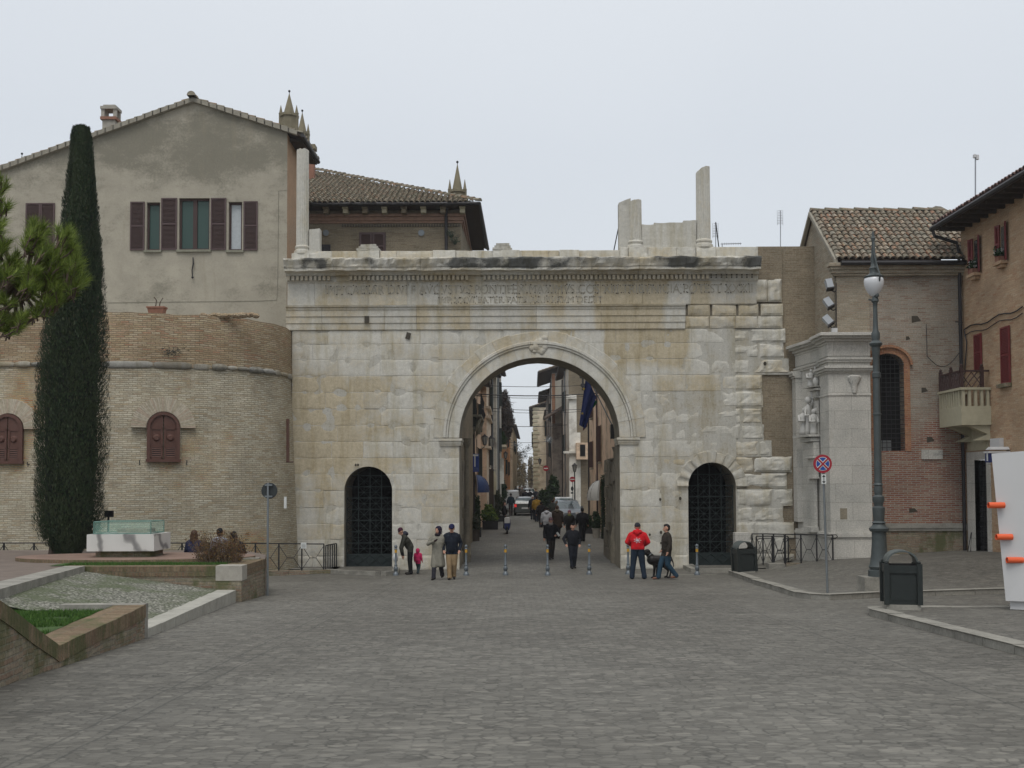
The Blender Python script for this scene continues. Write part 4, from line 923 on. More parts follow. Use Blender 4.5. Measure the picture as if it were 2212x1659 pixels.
# arched windows of the bastion
def bast_window(px, py0, py1, wpx, Yw, nrm, name='arched_window'):
    c = P(px, (py0+py1)/2, Yw); zt, zb_ = P(px, py0, Yw).z, P(px, py1, Yw).z; r = wpx/2/F*Yw; zs = zt-r; t = Vector((-nrm.y, nrm.x, 0)); t = t if t.x > 0 else -t
    def W(u, o, z): return Vector((c.x, c.y, 0))+t*u+nrm*o+Vector((0, 0, z))
    fr_ = MB(); n = 14; prof_ = [(-r, zb_)]+[(-r*math.cos(math.pi*k/n), zs+r*math.sin(math.pi*k/n)) for k in range(n+1)]+[(r, zb_)]
    for i in range(len(prof_)-1):
        (u0, z0), (u1, z1) = prof_[i], prof_[i+1]; sc_ = 1-.10/r
        def inn(u, z): return (u*sc_, zs+(z-zs)*sc_ if z > zs else z)
        a, b_ = inn(u0, z0), inn(u1, z1)
        fr_.face([W(u0, .07, z0), W(u1, .07, z1), W(b_[0], .07, b_[1]), W(a[0], .07, a[1])]); fr_.face([W(u0, -.05, z0), W(u1, -.05, z1), W(u1, .07, z1), W(u0, .07, z0)]); fr_.face([W(a[0], .07, a[1]), W(b_[0], .07, b_[1]), W(b_[0], .02, b_[1]), W(a[0], .02, a[1])])
    fr_.prism([W(-r-.03, -.02, zb_), W(r+.03, -.02, zb_), W(r+.03, .1, zb_), W(-r-.03, .1, zb_)], [W(-r-.03, -.02, zb_+.09), W(r+.03, -.02, zb_+.09), W(r+.03, .1, zb_+.09), W(-r-.03, .1, zb_+.09)])
    f = fr_.build(name, m_woodbr, bast)
    for sg in (-1, 1):
        lf = MB(); n = 8; ri = r-.1; pts = []
        pts = [(sg*.015, zb_+.09)]+[(sg*ri, zb_+.09)]+[(sg*ri*math.cos(math.pi/2*k/n), zs+ri*math.sin(math.pi/2*k/n)) for k in range(n+1)]
        pts[-1] = (sg*.015, pts[-1][1]); lf.face([W(u, .02, z) for u, z in pts])
        zl = zb_+(zs-zb_)*.44
        for (za, zb2) in ((zb_+.09, zb_+.16), (zl-.03, zl+.03), (zs-.06, zs+.02)): lf.prism([W(sg*.02, .02, za), W(sg*ri, .02, za), W(sg*ri, .045, za), W(sg*.02, .045, za)], [W(sg*.02, .02, zb2), W(sg*ri, .02, zb2), W(sg*ri, .045, zb2), W(sg*.02, .045, zb2)])
        for (ua, ub) in ((.02, .08), (ri-.06, ri)): lf.prism([W(sg*ua, .02, zb_+.09), W(sg*ub, .02, zb_+.09), W(sg*ub, .045, zb_+.09), W(sg*ua, .045, zb_+.09)], [W(sg*ua, .02, zs), W(sg*ub, .02, zs), W(sg*ub, .045, zs), W(sg*ua, .045, zs)])
        pc = W(sg*ri*.52, .02, (zl+zs)/2-.02)
        for k in range(12):
            a0, a1 = 2*math.pi*k/12, 2*math.pi*(k+1)/12
            lf.face([pc+t*.12*math.cos(a0)+Vector((0, 0, .12*math.sin(a0))), pc+t*.12*math.cos(a1)+Vector((0, 0, .12*math.sin(a1))), pc+nrm*.05+t*.07*math.cos(a1)+Vector((0, 0, .07*math.sin(a1))), pc+nrm*.05+t*.07*math.cos(a0)+Vector((0, 0, .07*math.sin(a0)))])
        lf.face([pc+nrm*.05+t*.07*math.cos(k*.628)+Vector((0, 0, .07*math.sin(k*.628))) for k in range(10)])
        leaf = lf.build('shutter_leaf', m_woodbr, f)
        lv = MB(); lv.face([W(sg*.08, .024, zb_+.16), W(sg*(ri-.06), .024, zb_+.16), W(sg*(ri-.06), .024, zl-.03), W(sg*.08, .024, zl-.03)], 1); z = zb_+.17
        while z < zl-.06: lv.face([W(sg*.08, .05, z), W(sg*(ri-.06), .05, z), W(sg*(ri-.06), .026, z+.04), W(sg*.08, .026, z+.04)], 0); z += .062
        lv.build('louvres', [m_woodbr, m_dark], f)
    # fan of thin bricks round the head
    sr = MB(); n = 44
    for k in range(n):
        a0, a1 = math.pi*(k+.06)/n, math.pi*(k+.94)/n; r0, r1 = r+.02, r+.5
        q = [(r0, a0), (r0, a1), (r1, a1), (r1, a0)]; F_ = [W(-x*math.cos(a), .012, zs+x*math.sin(a)) for x, a in q]; B_ = [p-nrm*.2 for p in F_]; sr.prism(B_, F_)
    sr.build('brick_fan', m_fan, f)
    for sg in (-1, 1):
        hk = MB(); p = W(sg*(r+.22), .1, zb_-.02); hk.tube([p-nrm*.1, p+nrm*.05, p+nrm*.05+Vector((0, 0, .08))], .018, 6); hk.tube([p, p-Vector((0, 0, .09))], .014, 6); hk.build('shutter_catch', m_iron, f)
m_fan = island('fan_brick', [(.41, .36, .27), (.46, .41, .32), (.43, .35, .27), (.48, .43, .34)], .9, .2)
def bnorm(px, z_py):
    # depth of the battered wall under pixel column px
    best = None
    for k in range(len(S)-1):
        for t in (0, .25, .5, .75):
            z_ = 3.0; o = .34*(zB-z_)/(zB+.5); p = offs(k, o).lerp(offs(k+1, o), t); q = P(px, z_py, p.y)
            e_ = abs(q.x-p.x)
            if best is None or e_ < best[0]: best = (e_, p.y, k)
    k = best[2]; a, b_ = pl[k], pl[k+1]; t = Vector((b_[0]-a[0], b_[1]-a[1], 0)).normalized(); return best[1], Vector((t.y, -t.x, 0))
for px, a, b_, w_ in ((353, 890, 998, 68), (17, 894, 1002, 66), (-330, 896, 1004, 66)):
    Y_, n_ = bnorm(px, (a+b_)/2); bast_window(px, a, b_, w_, Y_, n_)
# window seen edge-on at the right flank
mb = MB(); q = P(621, 950, 38.2)
for px, r_ in ((620.5, .035), (624, .02)): mb.tube([P(px, 998, 38.0), P(px, 905, 38.0)], r_, 6)
mb.tube([P(618, 998, 38.0), P(634, 998, 38.0)], .02, 6); mb.build('flank_shutter', m_woodbr, bast)
mb = MB(); a = P(617, 1091, 37.7); mb.box((a.x-.05, a.y-.05, P(617, 1098, 37.7).z), (a.x+.04, a.y, P(617, 1073, 37.7).z)); mb.build('white_plate', m_signw, bast)
# brushy tuft and ruined hole in the parapet
mb = MB(); q = P(372, 762, 35.25)
rnd = random.Random(6)
for i in range(90):
    a = q+Vector((rnd.gauss(0, .16), rnd.uniform(-.12, .05), rnd.gauss(0, .07))); d = Vector((rnd.gauss(0, 1), -.6, rnd.gauss(.3, .6))).normalized()*.12; mb.face([a, a+d+Vector((.02, 0, 0)), a+d*.6+Vector((0, 0, .03))])
tag(mb.build('wall_plant', mat('dry_weed', (.05, .05, .04)), None, uvs=False), 'dark tuft of weed growing out of the bastion parapet', 'plant')
pot = thing('flower_trough', P(339, 671, 35.6), 'terracotta trough with dead stalks on top of the bastion wall', 'planter')
c = P(339, 670, 35.6); mb = MB(); c.z = zT+.0
lo = [c+Vector(v) for v in ((-.24, -.12, .02), (.24, -.12, .02), (.24, .12, .02), (-.24, .12, .02))]; hi = [c+Vector(v) for v in ((-.29, -.15, .24), (.29, -.15, .24), (.29, .15, .24), (-.29, .15, .24))]; mb.prism(lo, hi); mb.box(c+Vector((-.31, -.17, .22)), c+Vector((.31, .17, .27))); mb.build('trough', m_terra, pot)
mb = MB(); mb.tube([c+Vector((-.05, 0, .25)), c+Vector((-.02, 0, .5)), c+Vector((-.1, 0, .6))], .02, 5); mb.tube([c+Vector((.08, 0, .25)), c+Vector((.1, 0, .42)), c+Vector((.2, 0, .58))], .02, 5); mb.build('stalks', m_bark, pot)
lump = MB()
for i in range(26):
    p = P(430+i*4.8, 668, 35.9); p.z = zT+.02; lump.sphere(p+Vector((0, .2, rnd.uniform(0, .06))), rnd.uniform(.08, .16), 8, sz=.7)
tag(lump.build('rubble', m_towtop), 'low line of brick rubble on the bastion rim under the house', 'rubble')
# ================================================================== PALACE WITH HIPPED ROOF BEHIND THE GATE
YP = 46.8; pal = thing('brick_palace', (P(880, 600, YP).x, YP, 0), 'brick palace with a hipped clay tile roof rising behind the gate', 'palace')
cx1 = P(996, 520, YP).x; eave = P(1034, 441, 46.0); ze = eave.z; xe = eave.x; XP0 = -11.5
mb = MB(); mb.face([(XP0, YP, -1), (cx1, YP, -1), (cx1, YP, ze), (XP0, YP, ze)]); mb.face([(cx1, YP, -1), (cx1+.2, 55, -1), (cx1+.2, 55, ze), (cx1, YP, ze)]); mb.build('wall', m_hipbrick, pal)
mb = MB()
for z0, z1, o in ((P(800, 483, YP).z, P(800, 478, YP).z, .06), (P(800, 478, YP).z+.001, P(800, 470, YP).z, .12), (P(800, 470, YP).z+.001, P(800, 464, YP).z, .2)): mb.box((XP0, YP-o, z0), (cx1+o, 55, z1))
mb.build('string_course', mat('string_brick', (.27, .17, .12)), pal)
dd = MB(); x = XP0+4; zz = P(800, 485, YP).z
while x < cx1: dd.box((x, YP-.07, zz-.11), (x+.06, YP-.004, zz)); x += .12
dd.build('saw_tooth_band', mat('dark_tooth', (.10, .085, .065)), pal)
sf = MB(); sf.box((XP0, 46.0, ze-.05), (xe, 55, ze+.02)); sf.build('soffit', m_wood, pal)
for i in range(9):
    cb = MB(); x = P(705+i*42, 450, 46.4).x; z1 = P(800, 448, 46.4).z
    if x > cx1+.1: break
    cb.box((x-.11, 46.25, z1-.28), (x+.11, YP-.19, ze-.051)); cb.box((x-.13, 46.15, z1-.1), (x+.13, 46.25, ze-.052)); cb.build('bracket', m_cream if i % 2 else m_hipbrick, pal)
gt = MB(); gt.tube([(XP0, 45.95, ze+.02), (xe+.03, 45.95, ze+.02)], .08, 8); gt.tube([(xe+.03, 45.95, ze+.02), (xe+.2, 55, ze+.02)], .08, 8); gt.build('gutter', m_gutter, pal)
dp = MB(); q0, q1 = P(964, 446, 46.7), P(966, 545, 46.7); dp.tube([(q0.x, 46.6, ze), (q0.x, 46.6, q1.z-4)], .07, 8); dp.build('downpipe', m_gutter, pal)
pitch = R(24.5); Ov = Vector((XP0, 45.9, ze+.03)); U_, V_ = Vector((1, 0, 0)), Vector((0, math.cos(pitch), math.sin(pitch))); Lu = xe+.05-XP0
dk = MB(); hgt = 9.5; dk.face([Ov, Ov+U_*Lu, Ov+U_*(Lu-hgt)+V_*(hgt/math.cos(pitch)), Ov+V_*(hgt/math.cos(pitch))]); a_ = Ov+U_*Lu; dk.face([a_, a_+Vector((.2, 9.5, 0)), a_+Vector((.2-hgt, 9.5, hgt*math.tan(pitch))), Ov+U_*(Lu-hgt)+V_*(hgt/math.cos(pitch))]); dk.build('roof_deck', m_deck, pal)
tiles('roof_tiles', Ov, U_, V_, lambda u, v: u < Lu-.1-v*math.cos(pitch), int(Lu/.235), int(hgt/math.cos(pitch)/.36), pal, sp=.235, ln=.36, r=.10, rnd=random.Random(31))
ridge_tiles('hip_ridge', Ov+U_*Lu+Vector((0, 0, .06)), Ov+U_*(Lu-hgt)+V_*(hgt/math.cos(pitch))+Vector((0, 0, .08)), pal, r=.13)
pw = P(776, 502, YP-.06), P(833, 560, YP-.06); q = MB(); q.box((pw[0].x, YP-.06, pw[1].z), (pw[1].x, YP-.01, pw[0].z+.0)); w_o = q.build('window', m_shframe, pal)
for a, b_ in ((778, 803), (806, 831)):
    p0, p1 = P(a, 560, YP-.1), P(b_, 504, YP-.1); shutter(w_o, p0, Vector((p1.x, p0.y, p1.z)))
for px in (704, 910):
    v = MB(); c = P(px, 503, YP-.06); v.face([c+Vector((.14*math.cos(k*.4), -.02, .14*math.sin(k*.4))) for k in range(16)]); v.build('round_vent', m_grey, pal)
v = MB(); a, b_ = P(691, 528, YP-.03), P(714, 545, YP-.03); v.box((a.x, YP-.03, b_.z-.5), (b_.x, YP-.004, a.z)); v.build('meter_box', m_gutter, pal)
# hanging baskets and terrace things by the corner
for px, py in ((975, 508), (983, 522)):
    h = MB(); c = P(px, py, YP-.25)
    for i in range(60): a = c+Vector((rnd.gauss(0, .1), rnd.gauss(0, .08), rnd.uniform(-.02, .14))); d = Vector((rnd.gauss(0, .08), rnd.gauss(0, .05), rnd.gauss(.02, .06))); h.face([a, a+d, a+d*.5+Vector((.03, 0, .03))])
    h.lathe(c+Vector((0, 0, -.12)), [(.05, 0), (.12, .12)], 10); h.tube([c, c+Vector((0, .24, .05))], .01, 4)
    tag(h.build('hanging_basket', mat('dark_leaf', (.035, .05, .03)), uvs=False), 'small dark basket plant hanging on the palace corner, %s one' % ('upper' if py == 508 else 'lower'), 'plant', 'basket plants on the palace corner')
# dark flank roof of the taller wing between house and palace
fl = MB(); a, b_, c_ = P(655, 300, 42.1), P(689, 358, 44.8), P(668, 440, 45.6)
fl.prism([Vector((wr.x, 42.0, ztop(wr.x)-.2)), Vector((re.x, 42.0, ztop(re.x)-.1)), Vector((re.x, 44.9, ztop(re.x)-.1)), Vector((wr.x, 44.9, ztop(wr.x)-.2))], [Vector((wr.x, 42.0, ztop(wr.x)-.05)), Vector((re.x, 42.0, ztop(re.x)+.0)), Vector((re.x, 44.9, ztop(re.x)+.0)), Vector((wr.x, 44.9, ztop(wr.x)-.05))])
fl.build('side_eave', m_wood, house); gg = MB(); gg.tube([(re.x+.06, 41.4, ztop(re.x)+.02), (re.x+.06, 44.9, ztop(re.x)+.02)], .08, 8); gg.build('side_gutter', m_gutter, house)
# ================================================================== STONE PINNACLES
m_pin = mat('pinnacle_stone', (.19, .165, .11), .95, var=.25, scale=2, bmp=.4)
def pinnacle(px, ptip, pbase, pbot, wpx, Y, label, side=True):
    t = P(px, ptip, Y); s = Y/F; r = wpx/2*s; zb_, z0 = P(px, pbase, Y).z, 6.0; o = thing('pinnacle', (t.x, Y, z0), label, 'pinnacle', 'pinnacles behind the roofs')
    mb = MB(); mb.lathe((t.x, Y, 0), [(r*.62, zb_), (.02, t.z-.15)], 8, a0=.39); mb.build('spire', m_pin, o)
    mb = MB(); mb.lathe((t.x, Y, 0), [(r*.92, z0), (r*.92, zb_-.22), (r*1.08, zb_-.18), (r*1.08, zb_-.04), (r*.62, zb_+.01)], 8, a0=.39); mb.build('drum', m_pin, o)
    mb = MB(); mb.sphere((t.x, Y, t.z), .075, 8); mb.tube([(t.x, Y, t.z-.3), (t.x, Y, t.z)], .02, 5); mb.build('finial', m_iron, o)
    if side:
        for sx_, sy_ in ((-1, -.3), (1, -.3), (.3, 1), (-.3, 1)):
            mb = MB(); c = Vector((t.x+sx_*r*.86, Y+sy_*r*.86, 0)); mb.lathe(c, [(r*.22, zb_-1.0), (r*.22, zb_-.05), (r*.26, zb_), (r*.2, zb_+.03), (.01, zb_+(t.z-zb_)*.36)], 6); mb.build('corner_spirelet', m_pin, o)
pinnacle(625, 197, 247, 290, 40, 62, 'tallest stone pinnacle, left of the pair above the gable end')
pinnacle(653, 239, 286, 330, 32, 66, 'lower stone pinnacle just right of the tallest one')
pinnacle(988, 350, 411, 424, 38, 60, 'stone pinnacle standing alone above the hipped roof corner')
pinnacle(47.5, 332, 356, 380, 16, 66, 'small stone pinnacle tip peeping over the far left roof slope', False)
cp = thing('chimney', P(674, 330, 52), 'red brick chimney top half hidden behind the tall broken column', 'chimney'); c = P(674, 320, 52); mb = MB(); mb.box((c.x-.13, c.y-.2, c.z-2.6), (c.x+.13, c.y+.2, c.z-.1)); mb.build('stack', m_terra, cp); mb = MB(); mb.box((c.x-.2, c.y-.28, c.z-.1), (c.x+.2, c.y+.28, c.z+.12)); mb.build('cap', m_pin, cp)
# ================================================================== CHURCH ON THE RIGHT
XG = 11.33                                    # gable plane (side that looks onto the gate)
YN = 36.8; YF = 42.3; X2 = 15.75
ch_ = thing('brick_church', (13.4, YN, .6), 'brick church side with a lichened tile roof and a tall barred round-headed window', 'church')
zE = P(1815, 569, YN).z; zR = P(1765, 461, 39.6).z; YR = (YN+YF)/2
WX0, WX1 = P(1884, 800, YN).x, P(1952, 800, YN).x; wc = (WX0+WX1)/2; wr2 = (WX1-WX0)/2; wz1 = P(1918, 764, YN).z; wz0 = P(1918, 974, YN).z; wzs = wz1-wr2*.75
mb = MB()
n = 14; xs_ = [XG]+[wc-wr2*math.cos(math.pi*i/n) for i in range(n+1)]+[X2+.4]
def wh(x): return wzs+(wz1-wzs)*math.sqrt(max(0, 1-((x-wc)/wr2)**2))
for a, b_ in zip(xs_, xs_[1:]):
    if a >= wc-wr2-1e-6 and b_ <= wc+wr2+1e-6:
        mb.face([(a, YN, 0), (b_, YN, 0), (b_, YN, wz0), (a, YN, wz0)]); mb.face([(a, YN, wh(a)), (b_, YN, wh(b_)), (b_, YN, zE), (a, YN, zE)]); mb.face([(a, YN, wh(a)), (a, YN+.5, wh(a)), (b_, YN+.5, wh(b_)), (b_, YN, wh(b_))])
    else: mb.face([(a, YN, 0), (b_, YN, 0), (b_, YN, zE), (a, YN, zE)])
for xx in (wc-wr2, wc+wr2): mb.face([(xx, YN, wz0), (xx, YN+.5, wz0), (xx, YN+.5, wzs), (xx, YN, wzs)])
mb.face([(wc-wr2, YN, wz0), (wc+wr2, YN, wz0), (wc+wr2, YN+.5, wz0), (wc-wr2, YN+.5, wz0)])
mb.build('side_wall', m_church2, ch_)
mb = MB(); mb.face([(XG, YF, 0), (XG, YN, 0), (XG, YN, zE), (XG, YR, zR-.05), (XG, YF, zE)]); mb.face([(XG, YF, 0), (X2+.4, YF, 0), (X2+.4, YF, zE), (XG, YF, zE)])
mb.box((XG-.05, YN-.09, 5), (P(1877, 700, YN).x, YN-.003, P(1840, 590, YN).z)); mb.box((XG-.11, YN-.003, 5), (XG-.003, YN+.55, P(1840, 590, YN).z)); mb.build('gable_wall', m_church, ch_)
# moulded brick eaves courses
mb = MB()
for k, (a, b_, o) in enumerate(((597, 592, .08), (592, 585, .14), (585, 578, .2), (578, 571, .26))):
    z0, z1 = P(1900, a, YN).z, P(1900, b_, YN).z; mb.box((XG-.1-o, YN-.09-o, z0+.001), (X2-.003, YN-.002, z1)); 
mb.build('eaves_cornice', m_church, ch_)
mb = MB()
for k, (a, b_, o) in enumerate(((640, 634, .06), (634, 627, .13), (627, 624, .18))):
    z0, z1 = P(1722, a, 42).z, P(1722, b_, 42).z; mb.box((XG-.05-o, YF-.9, z0+.001), (XG-.003, YF+.1, z1))
mb.build('corner_capital', m_church, ch_)
mb = MB(); mb.box((XG-.05, YF-.8, 5), (XG-.003, YF-.05, P(1722, 640, 42).z)); mb.build('corner_pilaster', m_church, ch_)
# roof
Oc = Vector((XG-.12, YN-.32, zE+.06)); run = YR-YN+.32; rise = zR-zE-.04; Vc = Vector((0, run, rise)).normalized(); Lc = math.hypot(run, rise)
dk = MB(); dk.face([Oc, Oc+Vector((5.6, 0, 0)), Oc+Vector((5.6, 0, 0))+Vc*Lc, Oc+Vc*Lc]); Vb = Vector((0, -run, rise)).normalized(); Ob = Vector((XG-.12, YF+.32, zE+.06)); dk.face([Ob, Ob+Vector((5.6, 0, 0)), Ob+Vector((5.6, 0, 0))+Vb*Lc, Ob+Vb*Lc]); dk.build('roof_deck', m_deck, ch_)
tiles('roof_tiles', Oc, Vector((1, 0, 0)), Vc, lambda u, v: v < Lc-.1, int(5.5/.232), int(Lc/.30)+1, ch_, sp=.232, ln=.30, r=.10, rnd=random.Random(51), m=island('church_tile', TILE+[(.27,.15,.10),(.20,.185,.15),(.24,.20,.16)], .9, .35, bigcol=(2.5, (.15, .14, .11))))
tiles('roof_tiles', Ob, Vector((1, 0, 0)), Vb, lambda u, v: v < Lc-.1, int(5.5/.232), int(Lc/.30)+1, ch_, sp=.232, ln=.30, r=.10, rnd=random.Random(52))
ridge_tiles('ridge', Vector((XG-.12, YR, zR+.04)), Vector((XG+5.3, YR, zR+.04)), ch_, r=.14, ln=.55)
vg = MB()
for o_, vv in ((Oc, Vc), (Ob, Vb)):
    q = [o_+Vector((-.06, 0, -.12)), o_+vv*Lc+Vector((-.06, 0, -.12)), o_+vv*Lc+Vector((-.06, 0, .03)), o_+Vector((-.06, 0, .03))]; vg.prism(q, [p+Vector((.12, 0, 0)) for p in q])
vg.build('verge', m_verge, ch_)
gt = MB(); z = P(1900, 568, YN-.4).z; gt.tube([(XG+.02, YN-.42, z), (X2-.05, YN-.42, z)], .085, 8); gt.build('gutter', m_gutter, ch_)
hb = MB(); a, b_, c = P(1985, 461, 40), P(2027, 446, 40), P(2062, 461, 40); hb.prism([a, b_+Vector((-.1, 0, .02)), b_+Vector((.1, 0, 0)), c], [p+Vector((0, .6, 0)) for p in (a, b_+Vector((-.1, 0, .02)), b_+Vector((.1, 0, 0)), c)]); hb.build('roof_hump', m_verge, ch_)
# red brick surround and grille
ar = MB(); w = P(1965, 800, YN).x-WX1; rnd = random.Random(8)
for sg in (-1, 1):
    xa = wc+sg*wr2; ar.box((min(xa, xa+sg*w), YN-.025, wz0-.0), (max(xa, xa+sg*w), YN-.002, wzs))
n = 26
def el(a, d): return (wc-(wr2+d)*math.cos(a), wzs+(wz1-wzs+d)*math.sin(a))
for k in range(n):
    a0, a1 = math.pi*(k+.04)/n, math.pi*(k+.96)/n; q = [el(a0, .01), el(a1, .01), el(a1, w), el(a0, w)]; f = [Vector((x, YN-.03, z)) for x, z in q]; ar.prism([p+Vector((0, .028, 0)) for p in f], f)
    q = [el(a0, w+.0), el(a1, w), el(a1, w+.09), el(a0, w+.09)]; f = [Vector((x, YN-.10, z)) for x, z in q]; ar.prism([p+Vector((0, .098, 0)) for p in f], f)
wn_ = ar.build('window_surround', m_redarch, ch_)
gr = MB()
for i in range(1, 7): x = wc-wr2+2*wr2*i/7; gr.tube([(x, YN+.0, wz0), (x, YN+.0, wh(x))], .011, 4)
z = wz0+.12
while z < wz1: hw = wr2 if z < wzs else wr2*math.sqrt(max(0, 1-((z-wzs)/(wz1-wzs))**2)); gr.tube([(wc-hw, YN-.01, z), (wc+hw, YN-.01, z)], .011, 4); z += .16
gr.build('grille', m_iron, wn_)
gl = MB(); gl.face([(wc-wr2, YN+.42, wz0), (wc+wr2, YN+.42, wz0), (wc+wr2, YN+.42, wz1), (wc-wr2, YN+.42, wz1)]); gl.build('pane', m_dark, wn_)
mb = MB(); mb.box((wc-.3, YN+.38, wz0), (wc+.22, YN+.4, wz0+.38)); mb.build('inner_box', m_grey, wn_)
# plinth of the side wall
mb = MB(); z0, z1 = P(2000, 1141, YN-.1).z, P(2000, 1131, YN-.1).z; xa = P(1885, 1140, YN).x; mb.box((xa, YN-.13, z0), (X2-.02, YN-.003, z1)); mb.box((xa, YN-.1, z0-.09), (X2-.02, YN-.003, z0-.002)); mb.build('plinth_moulding', m_kerb, ch_)
mb = MB(); mb.box((xa, YN-.05, .3), (X2-.02, YN-.002, z0-.095)); mb.build('plinth', m_lowall, ch_)
mb = MB(); mb.box((xa, YN-.55, .4), (X2-.3, YN-.06, P(2000, 1199, YN-.5).z)); mb.build('footing_step', m_kerb, ch_)
hl = MB()
for px, py, a, b_ in ((1980, 690, .17, .12), (2011, 950, .14, .1), (1998, 843, .12, .09), (1974, 1103, .16, .08), (1962, 731, .08, .07)):
    c = P(px, py, YN-.004); hl.face([c+Vector((-a, 0, -b_)), c+Vector((a*.9, 0, -b_*.4)), c+Vector((a*.2, 0, b_)), c+Vector((-a, 0, b_))])
hl.build('putlog_hole', m_hole, ch_)
pq = thing('wall_plaque', P(2013, 982, YN-.04), 'small white marble street name plaque on the red brick church wall', 'plaque')
mb = MB(); a, b_ = P(1991, 992, YN-.04), P(2036, 971, YN-.04); mb.box((a.x, YN-.05, a.z), (b_.x, YN-.003, b_.z)); mb.build('slab', m_marble, pq)
m_inkg = mat('grey_ink', (.16, .16, .16), bmp=0)
text_mesh('LARGO', P(2008, 0, YN).x, P(2019, 0, YN).x, P(2013, 978, YN-.05).z, .05, YN-.054, 'lettering', m_inkg, pq)
text_mesh('DI PORTA MAGGIORE', P(1996, 0, YN).x, P(2031, 0, YN).x, P(2013, 984, YN-.05).z, .07, YN-.054, 'lettering', m_inkg, pq)
cbl = MB(); cbl.tube([P(1806, y_, YN-.12) for y_ in (612, 640, 700, 738)], .018, 5); pts = [P(1808+t*0, 0, 1)]
cbl.tube([P(2003+q*7.2, 770+28*math.sin(math.pi*q/10)+(-12*q/10), YN-.06) for q in range(11)], .012, 4); cbl.tube([P(2001, 700, YN-.05), P(2003, 770, YN-.06)], .01, 4)
cbl.tube([P(2064+q*15, 695-q*2.5+(4 if q % 2 else 0), 36-q*.35) for q in range(2)], .02, 4); cbl.build('cable', m_gutter, ch_)
m_flood = mat('flood_grey', (.30, .32, .34), .4, var=.08)
for k, (px, py) in enumerate(((1791, 614), (1789, 654), (1788, 692))):
    fl_ = thing('floodlight', P(px, py, 36.6), ['topmost grey box floodlight on the church corner', 'middle grey box floodlight on the church corner, tilted down', 'lowest grey box floodlight on the church corner, just above the portal cornice'][k], 'floodlight', 'floodlights on the church corner')
    c = P(px, py, 36.55); M_ = Matrix.Translation(c)@Matrix.Rotation(R([-8, -28, -35][k]), 4, 'Y')@Matrix.Rotation(R(-20), 4, 'X'); mb = MB(); mb.box((-.11, -.1, -.17), (.11, .1, .17), 0, M_); mb.build('housing', m_flood, fl_); mb = MB(); mb.box((-.13, -.12, -.21), (.13, .12, -.17), 0, M_); mb.build('visor', m_gutter, fl_); mb = MB(); mb.tube([c+Vector((.05, 0, -.2)), c+Vector((.2, .1, -.25)), c+Vector((.3, .2, -.2))], .02, 5); mb.build('bracket', m_gutter, fl_)
mb = MB(); c = P(1803, 714, 36.5); mb.box(c+Vector((-.1, 0, -.09)), c+Vector((.1, .1, .09))); tag(mb.build('junction_box', m_white), 'small white junction box standing on the portal cornice', 'junction box')
# ================================================================== MARBLE PORTAL
por = thing('marble_portal', (11.4, 37, .5), 'pale marble church portal with cornice, corner pilaster and carved figures', 'portal')
YP1, YP2 = 36.0, 39.45; XA, XB = 10.86, 10.56       # face towards the gate runs from (XA,YP1) to (XB,YP2)
Xr = P(1881, 900, YP1).x
def zz(py, Y=YP1): return P(1850, py, Y).z
def seg(mb, z0, z1, o, pil=0.0):
    # main body, leaving the near corner pilaster to stand proud by pil
    lo = [(XB-o, YP2), (XA-o+.03, YP1+1.05), (XA-o+.03, YP1+1.05), (XA-o-pil, YP1+1.05), (XA-o-pil, YP1-o), (Xr+o*.6, YP1-o), (Xr+o*.6, YN-.004), (XG+.3, YP2)]
    lo2 = [lo[0], lo[1], lo[3], lo[4], lo[5], lo[6], lo[7]]
    mb.prism([Vector((x, y, z0)) for x, y in lo2[::-1]], [Vector((x, y, z1)) for x, y in lo2[::-1]])
mb = MB(); seg(mb, zz(1150), zz(788)+.3, 0, .12); seg(mb, zz(788)+.301, zz(738), .02, .12); mb.build('wall', m_marble, por)
mb = MB()
for a, b_, o in ((743, 738, .05), (738, 732, .13), (732, 727, .26), (727, 722, .36), (722, 720, .33)): seg(mb, zz(a)+.001, zz(b_), o, .12)
mb.build('cornice', m_marble, por)
mb = MB()
for a, b_, o in ((782, 777, .06), (777, 773, .1)): seg(mb, zz(a)+.001, zz(b_), o, .12)
for a, b_, o in ((805, 801, .05), (801, 796, .12), (796, 791, .17)): 
    lo = [(XA-o-.12, YP1+1.05+o), (XA-o-.12, YP1-o), (Xr+o*.6, YP1-o), (Xr+o*.6, YN-.005), (XA+.2, YN)]; mb.prism([Vector((x, y, zz(a)+.001)) for x, y in lo[::-1]], [Vector((x, y, zz(b_))) for x, y in lo[::-1]])
    fo = 1.0; lo = [(XB-o-.14, YP2+.02), (XB-o-.14, YP2-.55), (XB+.1, YP2-.55), (XB+.1, YP2+.02)]; mb.prism([Vector((x, y, P(1725, a+14, YP2).z)) for x, y in lo[::-1]], [Vector((x, y, P(1725, b_+14.1, YP2).z)) for x, y in lo[::-1]])
o = .03; lo = [(XA-o-.12, YP1+1.05+o), (XA-o-.12, YP1-o), (Xr+o*.6, YP1-o), (Xr+o*.6, YN-.005), (XA+.2, YN)]; mb.prism([Vector((x, y, zz(854))) for x, y in lo[::-1]], [Vector((x, y, zz(850))) for x, y in lo[::-1]])
mb.build('capital_mouldings', m_marble, por)
mb = MB(); lo = [(XB-.14, YP2+.02), (XB-.14, YP2-.5), (XB+.1, YP2-.5), (XB+.1, YP2+.02)]; mb.prism([Vector((x, y, P(1725, 1126, YP2).z)) for x, y in lo[::-1]], [Vector((x, y, P(1725, 805, YP2).z)) for x, y in lo[::-1]]); mb.build('far_pilaster', m_marble, por)
mb = MB()
for a, b_, o in ((1154, 1150, .1), (1160, 1154, .14)): seg(mb, zz(a)+.001, zz(b_), o, .12)
